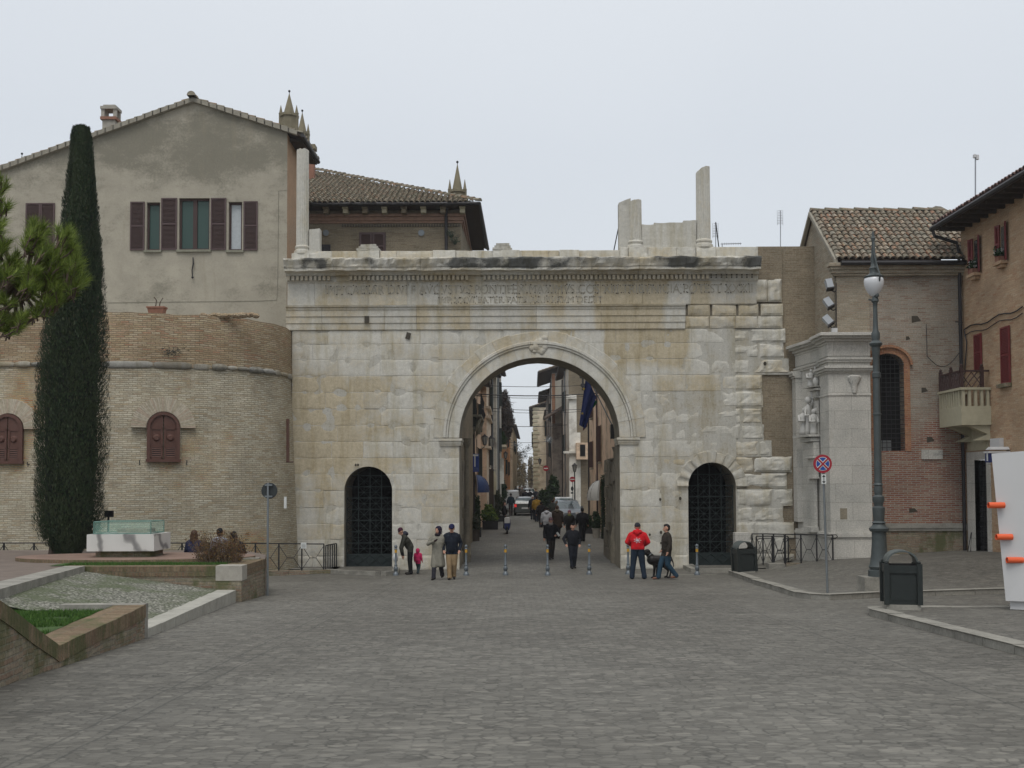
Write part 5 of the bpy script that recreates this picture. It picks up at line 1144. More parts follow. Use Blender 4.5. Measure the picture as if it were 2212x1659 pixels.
seg(mb, 0.1, zz(1160), .09, .12); mb.build('plinth', m_marble, por)
# rosette console on the pilaster
mb = MB(); c = P(1845, 822, YP1-.02); mb.box(c+Vector((-.26, -.0, -.44)), c+Vector((.26, .03, .2)))
mb.lathe(c+Vector((0, -.03, -.42)), [(.07, 0), (.09, .12), (.12, .3), (.2, .42), (.22, .56), (.14, .6)], 12, sy=.5); mb.sphere(c+Vector((-.17, -.04, .1)), .06, 8); mb.sphere(c+Vector((.17, -.04, .1)), .06, 8); mb.build('console', m_marble, por, smooth=True)
hq = MB(); a, b_ = P(1815, 1122, YP1-.003), P(1830, 1098, YP1-.003); hq.box((a.x, YP1-.003, a.z), (b_.x, YP1+.02, b_.z)); hq.build('broken_recess', m_core, por)
def pY(px, py):   # point on the oblique face
    d = ray(px, py); # X = XA+(XB-XA)*(Y-YP1)/(YP2-YP1)
    k = (XB-XA)/(YP2-YP1); t = (XA-k*YP1)/(d.x-k*d.y); return CAM+d*t
# niche shafts + brackets + statues on the oblique face
mb = MB()
def wedge(px0, px1, py0, py1, o):
    a, b_ = pY(px0, py1), pY(px1, py1); zt = pY((px0+px1)/2, py0).z; q = [Vector((a.x-o, a.y, a.z)), Vector((b_.x-o, b_.y, a.z)), Vector((b_.x+.01, b_.y, a.z)), Vector((a.x+.01, a.y, a.z))]; mb.prism(q[::-1], [Vector((p.x, p.y, zt)) for p in q[::-1]])
wedge(1737, 1772, 940, 947, .42); wedge(1745, 1770, 947, 956, .3); wedge(1750, 1770, 956, 985, .2); wedge(1748, 1771, 985, 991, .24); wedge(1754, 1768, 991, 1030, .14); wedge(1752, 1770, 1030, 1034, .2); wedge(1757, 1766, 1034, 1138, .1); wedge(1752, 1768, 1138, 1148, .25)
wedge(1755, 1774, 981-180, 985-180+8, .0) if False else None
mb.build('niche_bracket', m_marble, por)
mb = MB(); 
def wedge2(mb, px0, px1, py0, py1, o):
    a, b_ = pY(px0, py1), pY(px1, py1); zt = pY((px0+px1)/2, py0).z; q = [Vector((a.x-o, a.y, a.z)), Vector((b_.x-o, b_.y, a.z)), Vector((b_.x+.01, b_.y, a.z)), Vector((a.x+.01, a.y, a.z))]; mb.prism(q[::-1], [Vector((p.x, p.y, zt)) for p in q[::-1]])
wedge2(mb, 1753, 1775, 836, 840, .3); wedge2(mb, 1757, 1774, 840, 846, .2); wedge2(mb, 1761, 1770, 846, 860, .1); wedge2(mb, 1759, 1770, 866, 940, .05); mb.build('upper_bracket', m_marble, por)
sp = random.Random(12)
st = thing('statue', pY(1756, 940)-Vector((.2, 0, 0)), 'white stone group of two robed winged figures on the portal bracket', 'statue')
def robed(c, h, r, up=False, lean=0):
    m_ = MB(); m_.lathe(c, [(r*.9, 0), (r, h*.1), (r*.75, h*.4), (r*.85, h*.62), (r*.9, h*.74), (r*.35, h*.81), (r*.3, h*.84)], 12, sy=.8); m_.sphere(c+Vector((lean, -.02, h*.91)), h*.085, 10, sz=1.2)
    m_.tube([c+Vector((-r*.8, 0, h*.72)), c+Vector((-r*1.1, -.1, h*.5)), c+Vector((-r*.1, -.2, h*.5))], [.06, .05, .04], 8); m_.tube([c+Vector((r*.8, 0, h*.72)), c+Vector((r*1.1, -.05, h*(.9 if up else .5))), c+Vector((r*.9, -.05, h*(1.15 if up else .42)))], [.06, .05, .035], 8)
    for v in m_.v: v += Vector((.03*noise.noise(v*5), .03*noise.noise(v*5+Vector((3, 0, 0))), 0))
    return m_
c = pY(1752, 940); robed(c+Vector((-.28, -.1, .02)), .95, .17).build('kneeling_figure', m_statue, st, smooth='all')
c = pY(1760, 940); robed(c+Vector((-.22, 0, .02)), 1.35, .12, True).build('cross_bearer', m_statue, st, smooth='all')
c = pY(1768, 940); m_ = robed(c+Vector((-.16, .0, .02)), .9, .14); m_.build('standing_figure', m_statue, st, smooth='all')
wg = MB(); wg.tube([c+Vector((-.1, .0, .95)), c+Vector((-.0, .05, .7)), c+Vector((.02, .05, .25))], [.05, .07, .02], 8); wg.build('wing', m_statue, st, smooth='all')
s2 = thing('statue', pY(1763, 836)-Vector((.15, 0, 0)), 'small white stone half figure raising one arm on the upper portal bracket', 'statue')
c = pY(1761, 836); robed(c+Vector((-.16, -.05, 0)), .62, .15, True).build('half_figure', m_statue, s2, smooth='all'); m_ = MB(); m_.sphere(c+Vector((-.05, -.3, .16)), .13, 10, sz=1.3); m_.build('companion', m_statue, s2, smooth='all')
# ================================================================== CORNER HOUSE, FAR RIGHT
XH = 15.66; YS = YN-.02
hs = thing('corner_house', (XH, 34, .7), 'ochre brick corner house with red shutters, overhanging eaves and a balcony', 'house')
def hx(px, py): return PX(px, py, XH)
zEv = P(2021, 492, 36.6).z; XEv = P(2021, 492, 36.6).x
WN = [(2101, 2119, 502, 604, 0), (2154, 2178, 476, 580, 0)]
mb = MB(); D0 = hx(2108, 1000); D1 = hx(2133, 1000)
yA_, yB_ = D0.y, D1.y  # door opening far/near
y_near = 14.0
zdt = hx(2113, 994).z
def wallq(y0, y1, z0, z1): mb.face([(XH, y0, z0), (XH, y1, z0), (XH, y1, z1), (XH, y0, z1)])
wallq(YS, yA_, 0, zEv); wallq(yA_, yB_, zdt, zEv); wallq(yB_, y_near, 0, zEv); mb.face([(XH, y_near, 0), (XH+9, y_near, 0), (XH+9, y_near, zEv), (XH, y_near, zEv)])
mb.face([(XH, YS, 10), (XH+6, YS, 10), (XH+6, YS, zEv), (XH, YS, zEv)]); mb.build('wall', m_orange, hs)
mb = MB(); mb.box((XEv, y_near-.5, zEv-.02), (XH+9, YS+.1, zEv+.1)); 
for i in range(40):
    y = YS-.3-i*.6; mb.box((XEv+.08, y-.05, zEv-.14), (XH-.003, y+.05, zEv-.021))
mb.build('eaves', m_wood, hs)
gt = MB(); gt.tube([(XEv-.03, YS+.1, zEv+.02), (XEv-.03, y_near, zEv+.02)], .09, 8); gt.build('gutter', m_gutter, hs)
Or = Vector((XEv, YS+.12, zEv+.12)); Vr = Vector((math.cos(R(20)), 0, math.sin(R(20)))); mb = MB(); mb.face([Or, Or+Vector((0, -22, 0)), Or+Vector((0, -22, 0))+Vr*7, Or+Vr*7]); mb.build('roof_deck', m_deck, hs)
tiles('roof_tiles', Or, Vector((0, -1, 0)), Vr, lambda u, v: True, 70, 9, hs, sp=.22, ln=.33, rnd=random.Random(71), m=island('house_tile', [(.17,.10,.09),(.14,.09,.08),(.20,.12,.10),(.12,.085,.08)], .9, .3))
dp = MB(); zt = P(2030, 510, 36.4); yq = YS-.12; pts = [(XEv-.03, YS, zEv-.02), (XEv+.02, YS-.02, zEv-.25), (XH-.2, yq, P(2072, 522, 36.5).z), (XH-.13, yq, P(2078, 540, 36.5).z), (XH-.13, yq, .75)]; dp.tube(pts, .06, 8)
for py in (700, 1000, 1130): z = P(2080, py, 36.5).z; dp.lathe((XH-.13, yq, z), [(.075, 0), (.075, .06)], 8)
dp.build('downpipe', m_gutter, hs)
# shutters open flat against the wall / closed
O_ = Vector((-1, 0, 0))
def rshut(px0, px1, py0, py1, nm, par=hs, ang=0):
    a, b_ = hx(px0, py1), hx(px1, py0); a2 = Vector((XH-.02, a.y, a.z)); zt = hx(px0, py0).z
    b2 = Vector((XH-.02-abs(b_.y-a.y)*math.sin(ang), a.y+(b_.y-a.y), zt)); return shutter(par, a2, b2, m_redsh, m_redsh, out=O_, name=nm)
def hwin(pxa, pxb, pxc, pxd, py0, py1, py2, flower):
    fr_ = MB(); a, b_ = hx(pxb, py1), hx(pxc, py1); zt = hx((pxb+pxc)/2, py0).z; fr_.box((XH-.02, a.y, a.z), (XH-.004, b_.y, zt)); f = fr_.build('window', m_white if 0 else m_lintel, hs)
    p = MB(); p.box((XH-.03, a.y-.08, a.z+.08), (XH-.021, b_.y+.08, zt-.1)); p.build('pane', m_glass, f)
    # leaves swung out: seen nearly edge-on, standing off the wall
    for y_, sg in ((a.y, 1), (b_.y, -1)):
        aa = Vector((XH-.02, y_, a.z)); wdt = abs(a.y-b_.y)*.52; bb = Vector((XH-.02-wdt*.35, y_+sg*wdt*.93, zt)); t_ = Vector((bb.x-aa.x, bb.y-aa.y, 0)).normalized(); nrm = Vector((-abs(t_.y), t_.x*(1 if t_.y > 0 else -1), 0)).normalized()
        shutter(f, aa, bb, m_redsh, m_redsh, out=nrm, name='shutter')
    s = MB(); s.box((XH-.24, a.y+.1, a.z-.1), (XH-.003, b_.y-.1, a.z)); s.box((XH-.17, a.y+.0, a.z-.2), (XH-.003, b_.y, a.z-.101)); s.build('sill', m_orange, f)
    if flower:
        bx = thing('flower_box', (XH-.15, (a.y+b_.y)/2, a.z), flower, 'flower box', 'flower boxes on the corner house sills')
        q = MB(); q.box((XH-.23, a.y-.06, a.z+.001), (XH-.05, b_.y+.06, a.z+.16)); q.build('box', m_terra, bx)
        lf = MB(); r_ = random.Random(int(pxa))
        for i in range(240):
            c = Vector((XH-.16+r_.gauss(0, .06), r_.uniform(b_.y+.1, a.y-.1), a.z+.2+abs(r_.gauss(0, .1)))); d = Vector([r_.gauss(0, 1) for _ in range(3)]).normalized()*.06; e_ = Vector([r_.gauss(0, 1) for _ in range(3)]).normalized()*.035; lf.face([c-d, c+e_, c+d, c-e_])
        lf.build('foliage', island('geranium_leaf', [(.03, .07, .03), (.05, .09, .04), (.02, .05, .03), (.5, .5, .48), (.04, .08, .04)]), bx, uvs=False)
m_lintel = mat('brick_reveal', (.27, .19, .12), .9)
hwin(2095, 2105, 2117, 2127, 512, 594, 606, 'flower box with white blooms on the left upper window sill')
hwin(2151, 2163, 2175, 2189, 482, 568, 580, 'flower box with white blooms on the right upper window sill')
for a, b_, t, bt in ((2108, 2122, 724, 803), (2166, 2183, 708, 830)): rshut(a, b_, t, bt, 'closed_shutter')
mb = MB(); a, b_ = hx(2162, 831), hx(2186, 829); mb.box((XH-.16, a.y, a.z-.12), (XH-.003, b_.y, a.z)); mb.build('sill', m_lowall, hs)
# cables along the facade
cb = MB()
for k, (off, r_) in enumerate(((0, .022), (14, .016))):
    cb.tube([Vector((XH-.05, q.y, q.z)) for q in [hx(2086+(2212-2086)*i/10, 712+off-(712-664)*i/10+off*0-4*math.sin(i*1.3)) for i in range(11)]], r_, 5)
cb.tube([Vector((XH-.06, q.y, q.z)) for q in [hx(2086, 712), hx(2092, 740), hx(2088, 800)]], .02, 5); cb.build('cable', m_gutter, hs)
# door with white surround
mb = MB(); a0, a1 = hx(2091, 1000), hx(2109, 1000); b0 = hx(2134, 1000); zt = hx(2098, 977).z; zg = .7
mb.box((XH-.05, a0.y, zg), (XH-.004, yA_, zt)); mb.box((XH-.05, yA_+.001, zdt), (XH-.004, yB_-.25, zt)); mb.box((XH-.05, yB_-.25, zg), (XH-.004, yB_, zt)); mb.box((XH-.05, yA_-.0, zg), (XH+.5, yA_+.0, zdt))
mb.face([(XH-.004, yA_, zg), (XH+.6, yA_, zg), (XH+.6, yA_, zdt), (XH-.004, yA_, zdt)]); mb.box((XH-.2, a0.y, .55), (XH+.6, b0.y, .74)); dr = mb.build('door_surround', m_marble, hs)
mb = MB(); a2, b2 = hx(2091, 932), hx(2136, 932); mb.box((XH-.03, a2.y, hx(2100, 974).z), (XH-.003, b2.y, hx(2100, 925).z)); mb.build('overdoor_panel', m_cream, hs)
mb = MB(); mb.face([(XH+.6, yA_, zg), (XH+.6, yB_, zg), (XH+.6, yB_, zdt), (XH+.6, yA_, zdt)]); mb.build('shop_glass', m_glass, dr)
mb = MB(); y = yA_-.06
while y > yB_: mb.tube([(XH+.1, y, zg), (XH+.1, y, zdt)], .012, 4); y -= .11
z = zg+.1
while z < zdt: mb.tube([(XH+.1, yA_, z), (XH+.1, yB_, z)], .012, 4); z += .17
mb.build('door_grille', m_iron, dr)
rr_ = MB()
for dy in (0, .25): rr_.tube([hx(2121, 1150)+Vector((-.35, dy*0, 0)), (XH-.5, hx(2121, 1150).y-dy, .75), (XH-.9, hx(2121, 1150).y-dy, .72)], .02, 5)
tag(rr_.build('bicycle_rack', m_iron), 'thin black wire rack standing by the shop doorway', 'rack')
# small white box and blue shop sign
mb = MB(); a, b_ = hx(2148, 968), hx(2168, 946); mb.box((XH-.14, a.y, a.z), (XH-.003, b_.y, b_.z)); mb.build('meter_cabinet', m_white, hs)
sg = thing('shop_sign', P(2165, 985, 33.4), 'blue box sign with white lettering sticking out from the corner house', 'sign')
c0, c1 = P(2133, 999, 33.6), P(2193, 968, 33.6); mb = MB(); ys = 33.6; xL = c0.x; xR = XH-.02; mb.box((xL, ys-.16, c0.z), (xR, ys+.16, P(2150, 979, ys).z)); mb.build('box', m_navy, sg)
mb = MB(); z1, z2 = P(2150, 979, ys).z, P(2150, 966, ys).z; mb.box((xL-.03, ys-.2, z1+.001), (xR, ys+.2, z1+.06)); lo = [Vector((xL+.02, ys-.17, z1+.11)), Vector((xR, ys-.17, z1+.11)), Vector((xR, ys+.17, z1+.11)), Vector((xL+.02, ys+.17, z1+.11))]; hi = [p+Vector((.05 if i in (0, 3) else 0, .1 if i < 2 else -.1, z2-z1-.1)) for i, p in enumerate(lo)]; mb.prism(lo, hi); mb.build('hood', m_white, sg)
text_mesh('La Fiorentina', P(2151, 0, ys).x, P(2186, 0, ys).x, P(2165, 990, ys-.17).z, .14, ys-.166, 'lettering', m_signw, sg)
mb = MB(); mb.box((xL-.004, ys-.05, c0.z+.05), (xL-.001, ys+.05, c0.z+.3)); mb.build('side_mark', m_signw, sg)
# balcony
bal = MB(); YB1, YB0 = hx(2144, 900).y, 0; xo = PX(2030, 890, 14.0)
BX0 = P(2030, 850, 36.0).x; Yf_, Yn_ = 36.0, hx(2141, 880).y; Yn_ = max(Yn_, 33.5)
xo = (2079-1106)/F*Yn_       # outer face, near corner at px 2079
zb0 = P(2079, 918, Yn_).z; zb1 = P(2079, 877, Yn_).z; zc = P(2079, 842, Yn_).z; zt_ = P(2079, 800, Yn_).z
Yf_ = xo*F/(2031-1106); Yf_ = min(Yf_, YS-.2)
bal.box((xo, Yn_, zb0), (XH-.003, Yf_, zb0+.12)); bal.box((xo, Yn_, zb0+.12), (xo+.1, Yf_, zb1)); bal.box((xo+.1, Yn_, zb0+.12), (XH-.003, Yn_+.1, zb1)); bal.box((xo+.1, Yf_-.1, zb0+.12), (XH-.003, Yf_, zb1))
bo = bal.build('balcony', m_cream, hs)
mb = MB(); mb.box((xo-.04, Yn_-.04, zc), (XH-.003, Yn_+.14, zc+.08)); mb.box((xo-.04, Yn_+.141, zc), (xo+.14, Yf_+.04, zc+.08)); mb.box((xo+.141, Yf_-.1, zc), (XH-.003, Yf_+.04, zc+.08))
x = xo+.04
while x < XH-.1: mb.box((x, Yn_+.01, zb1+.001), (x+.09, Yn_+.09, zc-.001)); x += .2
y = Yn_+.2
while y < Yf_: mb.box((xo+.01, y, zb1+.001), (xo+.09, y+.10, zc-.001)); y += .19
mb.build('balustrade', m_cream, bo)
mb = MB(); q = [Vector((xo+.25, Yn_+.15, zb0-.005)), Vector((XH-.003, Yn_+.15, zb0-.005)), Vector((XH-.003, Yn_+.15, zb0-.5)), Vector((XH-.5, Yn_+.15, zb0-.5)), Vector((xo+.9, Yn_+.15, zb0-.3))]
for y in (Yn_+.1, Yf_-.35): q2 = [Vector((p.x, y, p.z)) for p in q]; mb.prism(q2, [p+Vector((0, .3, 0)) for p in q2])
mb.build('console', m_cream, bo)
wf = thing('wooden_screen', (xo+.2, Yn_+.2, zc+.08), 'dark brown lattice screen standing on the cream balcony', 'screen')
mb = MB(); za = zc+.081
for (x, y) in ((xo+.05, Yn_+.08), (xo+.05, Yf_-.05), (xo+.05, (Yn_+Yf_)/2), (XH-.25, Yn_+.08)): mb.box((x-.05, y-.05, za), (x+.05, y+.05, zt_+.12)); mb.lathe((x, y, zt_+.12), [(.035, 0), (.055, .05), (.02, .1)], 8)
mb.box((xo, Yn_+.05, zt_-.04), (XH-.02, Yn_+.11, zt_+.02)); mb.box((xo+.02, Yn_+.111, zt_-.04), (xo+.08, Yf_, zt_+.02)); mb.build('posts_and_rails', m_shutter, wf)
mb = MB(); w_ = .38
x = xo
while x < XH-.3:
    for (p, q_) in (((x, za), (x+w_, zt_-.05)), ((x+w_, za), (x, zt_-.05)), ((x+w_/2, za), (x+w_, (za+zt_)/2)), ((x, (za+zt_)/2), (x+w_/2, zt_-.05))): mb.tube([(p[0], Yn_+.08, p[1]), (q_[0], Yn_+.08, q_[1])], .016, 4)
    x += w_
y = Yn_+.1
while y < Yf_-.1:
    for (p, q_) in (((y, za), (y+.2, zt_-.05)), ((y+.2, za), (y, zt_-.05)), ((y, (za+zt_)/2), (y+.1, zt_)), ((y+.1, za), (y+.2, (za+zt_)/2))): mb.tube([(xo+.05, p[0], p[1]), (xo+.05, q_[0], q_[1])], .022, 4)
    y += .2
mb.build('lattice', m_shutter, wf)
# antennas
m_ant = mat('aluminium', (.30, .31, .33), .4, metal=.6)
def antenna(px, p0, p1, Y, label, kind):
    a, b_ = P(px, p0, Y), P(px, p1, Y); o = thing('antenna', a, label, 'antenna'); s = Y/F; mb = MB(); mb.tube([a, b_], .025, 6); mb.build('mast', m_ant, o); mb = MB()
    if kind == 'yagi':
        for k in range(9): z = b_.z-k*3.6*s; wv = (3.5+k*.4)*s; mb.tube([(a.x-wv, Y, z), (a.x+wv, Y, z)], .012, 4)
        for sx_ in (-6, 6): mb.tube([(a.x+sx_*s, Y, b_.z+1*s), (a.x+sx_*s, Y, b_.z-32*s)], .008, 4)
    elif kind == 'panel':
        mb.box((a.x+3*s, Y-.05, b_.z-10*s), (a.x+9*s, Y+.05, b_.z)); mb.box((a.x-2*s, Y-.06, b_.z-6*s), (a.x+2*s, Y+.06, b_.z+1*s))
    else:
        mb.tube([(a.x-3*s, Y, b_.z), (a.x+42*s, Y, b_.z+1*s)], .02, 4)
        for k in range(9): mb.tube([(a.x+k*5*s, Y, b_.z-2*s), (a.x+k*5*s, Y, b_.z+3*s)], .012, 4)
    mb.build('elements', m_ant if kind != 'panel' else m_white, o)
antenna(1686, 540, 455, 58, 'tall television aerial above the plain brick wall between gate and church', 'yagi')
antenna(1546, 545, 483, 55, 'short television aerial just right of the tall broken column', 'yagi')
antenna(1560, 545, 527, 54, 'long horizontal aerial lying low behind the gate top', 'boom')
antenna(2107, 440, 335, 38, 'tall mast with white box antennas above the corner house', 'panel')
# ================================================================== THE STREET BEYOND
VX = (1150-1106)/F
def sx(rel, Y): return VX*Y+rel
def spx(px, Y): return (px-1106)/F*Y          # world x under pixel column
m_p1 = plaster('street_peach', (.74, .56, .41), (.30, .22, .15)); m_p2 = plaster('street_buff', (.68, .58, .46), (.28, .23, .17)); m_p3 = plaster('street_grey', (.54, .51, .44), (.14, .13, .12))
m_p4 = plaster('street_orange', (.72, .38, .18), (.40, .2, .11)); m_p5 = plaster('street_sand', (.64, .56, .43), (.34, .28, .2)); m_p6 = plaster('street_dark', (.24, .21, .18), (.06, .05, .045)); m_p7 = plaster('street_white', (.72, .70, .64), (.36, .33, .28))
m_dsh = mat('dark_green_shutter', (.03, .038, .034), .6)
def bld(name, label, Y0, Y1, ra, rb, h, m, eave=.6, cat='house', fm=None):
    """terraced house; ra = street face (offset from the street axis), rb = far side"""
    b = thing(name, (sx(ra, Y0), Y0, g(sx(ra, Y0), Y0)), label, cat, None); mb = MB(); z0 = -.3
    A, B, C, D = Vector((sx(ra, Y0), Y0, 0)), Vector((sx(ra, Y1), Y1, 0)), Vector((sx(rb, Y1), Y1, 0)), Vector((sx(rb, Y0), Y0, 0))
    q = [A, B, C, D]
    for i, (p, r_) in enumerate(((A, B), (B, C), (C, D), (D, A))):
        mb.face([(p.x, p.y, z0), (r_.x, r_.y, z0), (r_.x, r_.y, h), (p.x, p.y, h)], 1 if fm and i == 3 else 0)
    mb.build('wall', [m, fm] if fm else m, b)
    s = 1 if ra > 0 else -1; ro = MB(); e = eave; xa0, xa1 = sx(ra, Y0)-s*e, sx(ra, Y1)-s*e; rr = rb+s*.2; rise = abs(rr-ra+s*e)*.33; 
    lo = [Vector((xa0, Y0-e*.7, h)), Vector((xa1, Y1+.05, h)), Vector((sx(rr, Y1), Y1+.05, h+rise)), Vector((sx(rr, Y0), Y0-e*.7, h+rise))]
    ro.prism([p-Vector((0, 0, .1)) for p in lo], [p+Vector((0, 0, .04)) for p in lo]); ro.build('roof', m_wood, b)
    V_ = (lo[3]-lo[0]); Lv = V_.length; V_ = V_.normalized(); U_ = (lo[1]-lo[0]).normalized(); tiles('roof_tiles', lo[0]+Vector((0, 0, .03)), U_, V_, lambda u, v: True, min(60, int((lo[1]-lo[0]).length/.23)), min(14, int(Lv/.36)), b, sp=.23, ln=.36, rnd=random.Random(int(Y0)))
    gt = MB(); gt.tube([(xa0-s*.05, Y0-e*.7, h+.0), (xa1-s*.05, Y1, h+.0)], .07, 6); gt.build('gutter', m_gutter, b)
    return b
def swin(b, ra, Yc, zc, w, h, m=m_dsh, open_=True, frame=m_lintel):
    s = 1 if ra > 0 else -1; x = sx(ra, Yc); o = -s
    f = MB(); f.box((x+o*.05, Yc-w/2-.06, zc-h/2-.06), (x+o*.003, Yc+w/2+.06, zc+h/2+.06)); fo = f.build('window', frame, b)
    p = MB(); p.box((x+o*.056, Yc-w/2, zc-h/2), (x+o*.051, Yc+w/2, zc+h/2)); p.build('pane', m_glass, fo)
    sl = MB()
    for k in (-1, 1):
        y = Yc+k*w/2; 
        if open_: sl.box((x+o*.06, y-.03+k*.05, zc-h/2), (x+o*.24, y+.03+k*.05, zc+h/2))
        else: sl.box((x+o*.06, y-k*w/2+.01*k, zc-h/2), (x+o*.10, y, zc+h/2))
    sl.build('shutter', m, fo)
    si = MB(); si.box((x+o*.16, Yc-w/2-.12, zc-h/2-.12), (x+o*.003, Yc+w/2+.12, zc-h/2-.061)); si.build('sill', m_sill, fo)
def Zp(py, Y): return 3.15+(1045-py)/F*Y
L1 = bld('street_house', 'peach house with an iron balcony, first on the left beyond the gate', 48.2, 66, -3.2, -5.9, 9.2, m_p1)
L2 = bld('street_house', 'buff house with stepped cornices on the left, just past the iron balcony', 66.05, 74, -2.84, -5.6, 10.6, m_p2, fm=m_p1)
L3 = bld('street_house', 'tall grey house with drainpipes on the left, in front of the ivy mass', 74.1, 86, -2.5, -5.6, 11.9, m_p3, eave=.3)
L4 = bld('street_house', 'orange house on the left under the ivy, beyond the grey one', 86.1, 143, -3.0, -6.2, 11.1, m_p4, eave=.15)
L5 = bld('street_house', 'last low sand house on the left before the bare roadside trees', 143.1, 186, -2.7, -7.5, 11.0, m_p5, eave=.5)
R1 = bld('street_house', 'peach house on the right with dark shutters, nearest beyond the gate', 46.7, 73, 3.9, 7.5, 9.6, m_p1, eave=.3)
R2 = bld('street_house', 'house with a pale brick end wall and small corner balcony on the right', 86, 103, 2.95, 9, 13.2, m_p3, fm=m_infill)
R3 = bld('street_house', 'narrow house with red brick corner and wide eaves on the right', 104, 118, 1.94, 7.0, 14.0, m_p3, eave=1.3)
R4 = bld('street_house', 'brown house with low tiled eaves on the right, behind the red brick corner', 118.1, 132, 1.7, 7.0, 13.2, m_p6, eave=.9)
B6 = bld('street_house', 'buff house wall between the brown house and the striped corner', 132.1, 149.9, 2.2, 7.0, 12.2, m_p2)
R5 = bld('street_house', 'sand coloured house with striped corner stones on the right, where the street narrows', 150, 200, .14, 9.0, 13.9, m_p5, eave=.5)
for b_, ra, lst in ((L1, -3.2, [(56, 6.9, 1, 1.5, m_dsh), (62.5, 7.0, 1, 1.6, m_dsh), (62.5, 4.3, 1.1, 1.8, m_dsh)]), (L2, -2.84, [(70, 8.8, 1, 1.6, m_dsh), (70, 5.2, 1, 1.7, m_dsh)]), (L3, -2.5, [(79, 9.8, 1, 1.7, m_dsh), (79, 6.4, 1, 1.7, m_dsh)]),
                    (L4, -3.0, [(108, 8.4, 1, 1.7, m_dsh), (118, 8.4, 1, 1.6, m_dsh), (128, 8.4, 1, 1.6, m_dsh), (118, 5.0, 1, 1.6, m_dsh), (130, 5.0, 1, 1.6, m_dsh)]), (L5, -2.7, [(152, 8.5, 1, 1.5, m_dsh), (164, 8.5, 1, 1.5, m_dsh)]),
                    (R1, 3.9, [(68.6, 5.0, 1.1, 1.65, m_shutter), (68.6, 8.0, 1.1, 1.2, m_shutter), (60.5, 5.4, .9, 2.0, m_shutter)]), (R2, 2.95, [(94, 10.4, 1, 1.7, m_dsh), (94, 6.6, 1, 1.7, m_dsh)]), (R3, 1.94, [(111, 10.6, 1, 1.7, m_dsh), (111, 6.8, 1, 1.7, m_dsh)]), (R4, 1.7, [(125, 9.6, 1, 1.7, m_dsh)]), (R5, .14, [(160, 10.0, 1, 1.8, m_dsh), (174, 10.0, 1, 1.8, m_dsh)])):
    for y, z, w_, h_, mm in lst: swin(b_, ra, y, z, w_, h_, mm)
# details of single houses
mb = MB()   # pale stepped cornices of the buff house
for py in (882, 902, 968): z = Zp(py, 66); mb.box((sx(-3.2, 66)-.3, 65.93, z), (sx(-2.84, 66)+.1, 66.03, z+.14)); mb.box((sx(-2.84, 66)+.001, 66.031, z), (sx(-2.84, 73)+.12, 73.8, z+.14))
mb.build('cornice', m_p2, L2)
for k, (b_, r_, Y_, m__, zt) in enumerate(((L2, -2.75, 72.4, m_gutter, 10.3), (L2, -2.73, 73.2, m_grey, 10.3), (L3, -2.42, 75.2, m_grey, 11.6), (L3, -2.42, 77, m_gutter, 11.6), (R2, 2.85, 101, m_gutter, 13), (R2, 2.85, 93, m_grey, 13), (R1, 3.8, 62.6, m_shframe, 9.2), (R1, 3.8, 72, m_gutter, 9.2), (R3, 1.85, 106, m_gutter, 13.5), (L1, -3.1, 56.5, m_gutter, 8.8))):
    mb = MB(); x = sx(r_, Y_); mb.tube([(x, Y_, g(x, Y_)), (x, Y_, zt)], .06, 6); mb.build('downpipe', m__, b_)
mb = MB(); mb.box((spx(1229.5, 85.95), 85.93, 0), (spx(1246, 85.95), 85.985, Zp(852, 86))); mb.box((spx(1246.01, 85.95), 85.93, 0), (spx(1254, 85.95), 85.984, Zp(935, 86))); mb.build('pale_brick_patch', m_p7, R2)
mb = MB(); z = Zp(862, 86); mb.box((sx(2.75, 86), 85.7, z), (spx(1246, 85.9), 85.98, z+.22)); z = Zp(980, 86); mb.box((sx(2.5, 86), 85.7, z), (spx(1248, 85.9), 85.98, z+.18)); mb.build('string_course', m_p7, R2)
mb = MB(); x0, x1 = spx(1245, 85), spx(1271, 85); z0, z1 = Zp(993, 85), Zp(957, 85); mb.box((x0, 84.8, z0), (x1, 85.98, z1)); bb = mb.build('corner_balcony', m_p1, R2)
mb = MB(); mb.box((spx(1253, 84.8), 84.77, Zp(986, 84.8)), (spx(1264, 84.8), 84.795, Zp(961, 84.8))); mb.build('balcony_opening', m_dark, bb)
mb = MB()
for i in range(5): x = spx(1254+i*2.4, 84.8); mb.tube([(x, 84.7, Zp(986, 84.8)), (x, 84.7, Zp(961, 84.8))], .015, 4)
mb.build('balcony_bars', m_iron, bb)
mb = MB(); mb.box((spx(1193, 104), 103.9, 0), (spx(1199.5, 104), 103.99, 13.9)); mb.build('red_brick_corner', m_redarch, R3)
pr_ = MB(); a, b_ = Vector((spx(1177, 102.4), 102.2, Zp(908, 102.4))), Vector((spx(1215, 103.2), 102.2, Zp(886, 103.2))); q = [a, b_, b_+Vector((0, 1.7, .3)), a+Vector((0, 1.7, .3))]; pr_.prism(q, [p+Vector((0, 0, .16)) for p in q]); pr_.build('pent_roof', m_deck, R3)
mb = MB(); mb.box((spx(1193, 103.7), 103.7, 0), (spx(1215, 103.7), 103.89, Zp(915, 103.7))); mb.build('dark_shopfront', m_p6, R3)
mb = MB(); z = g(2, 150); k = 0
while z < 13.6: mb.box((sx(.06, 150)-.02, 149.9, z), (sx(.14, 150)+(.85 if k % 2 else .6), 149.985, z+.34)); z += .58; k += 1
mb.build('corner_stones', m_cream, R5)
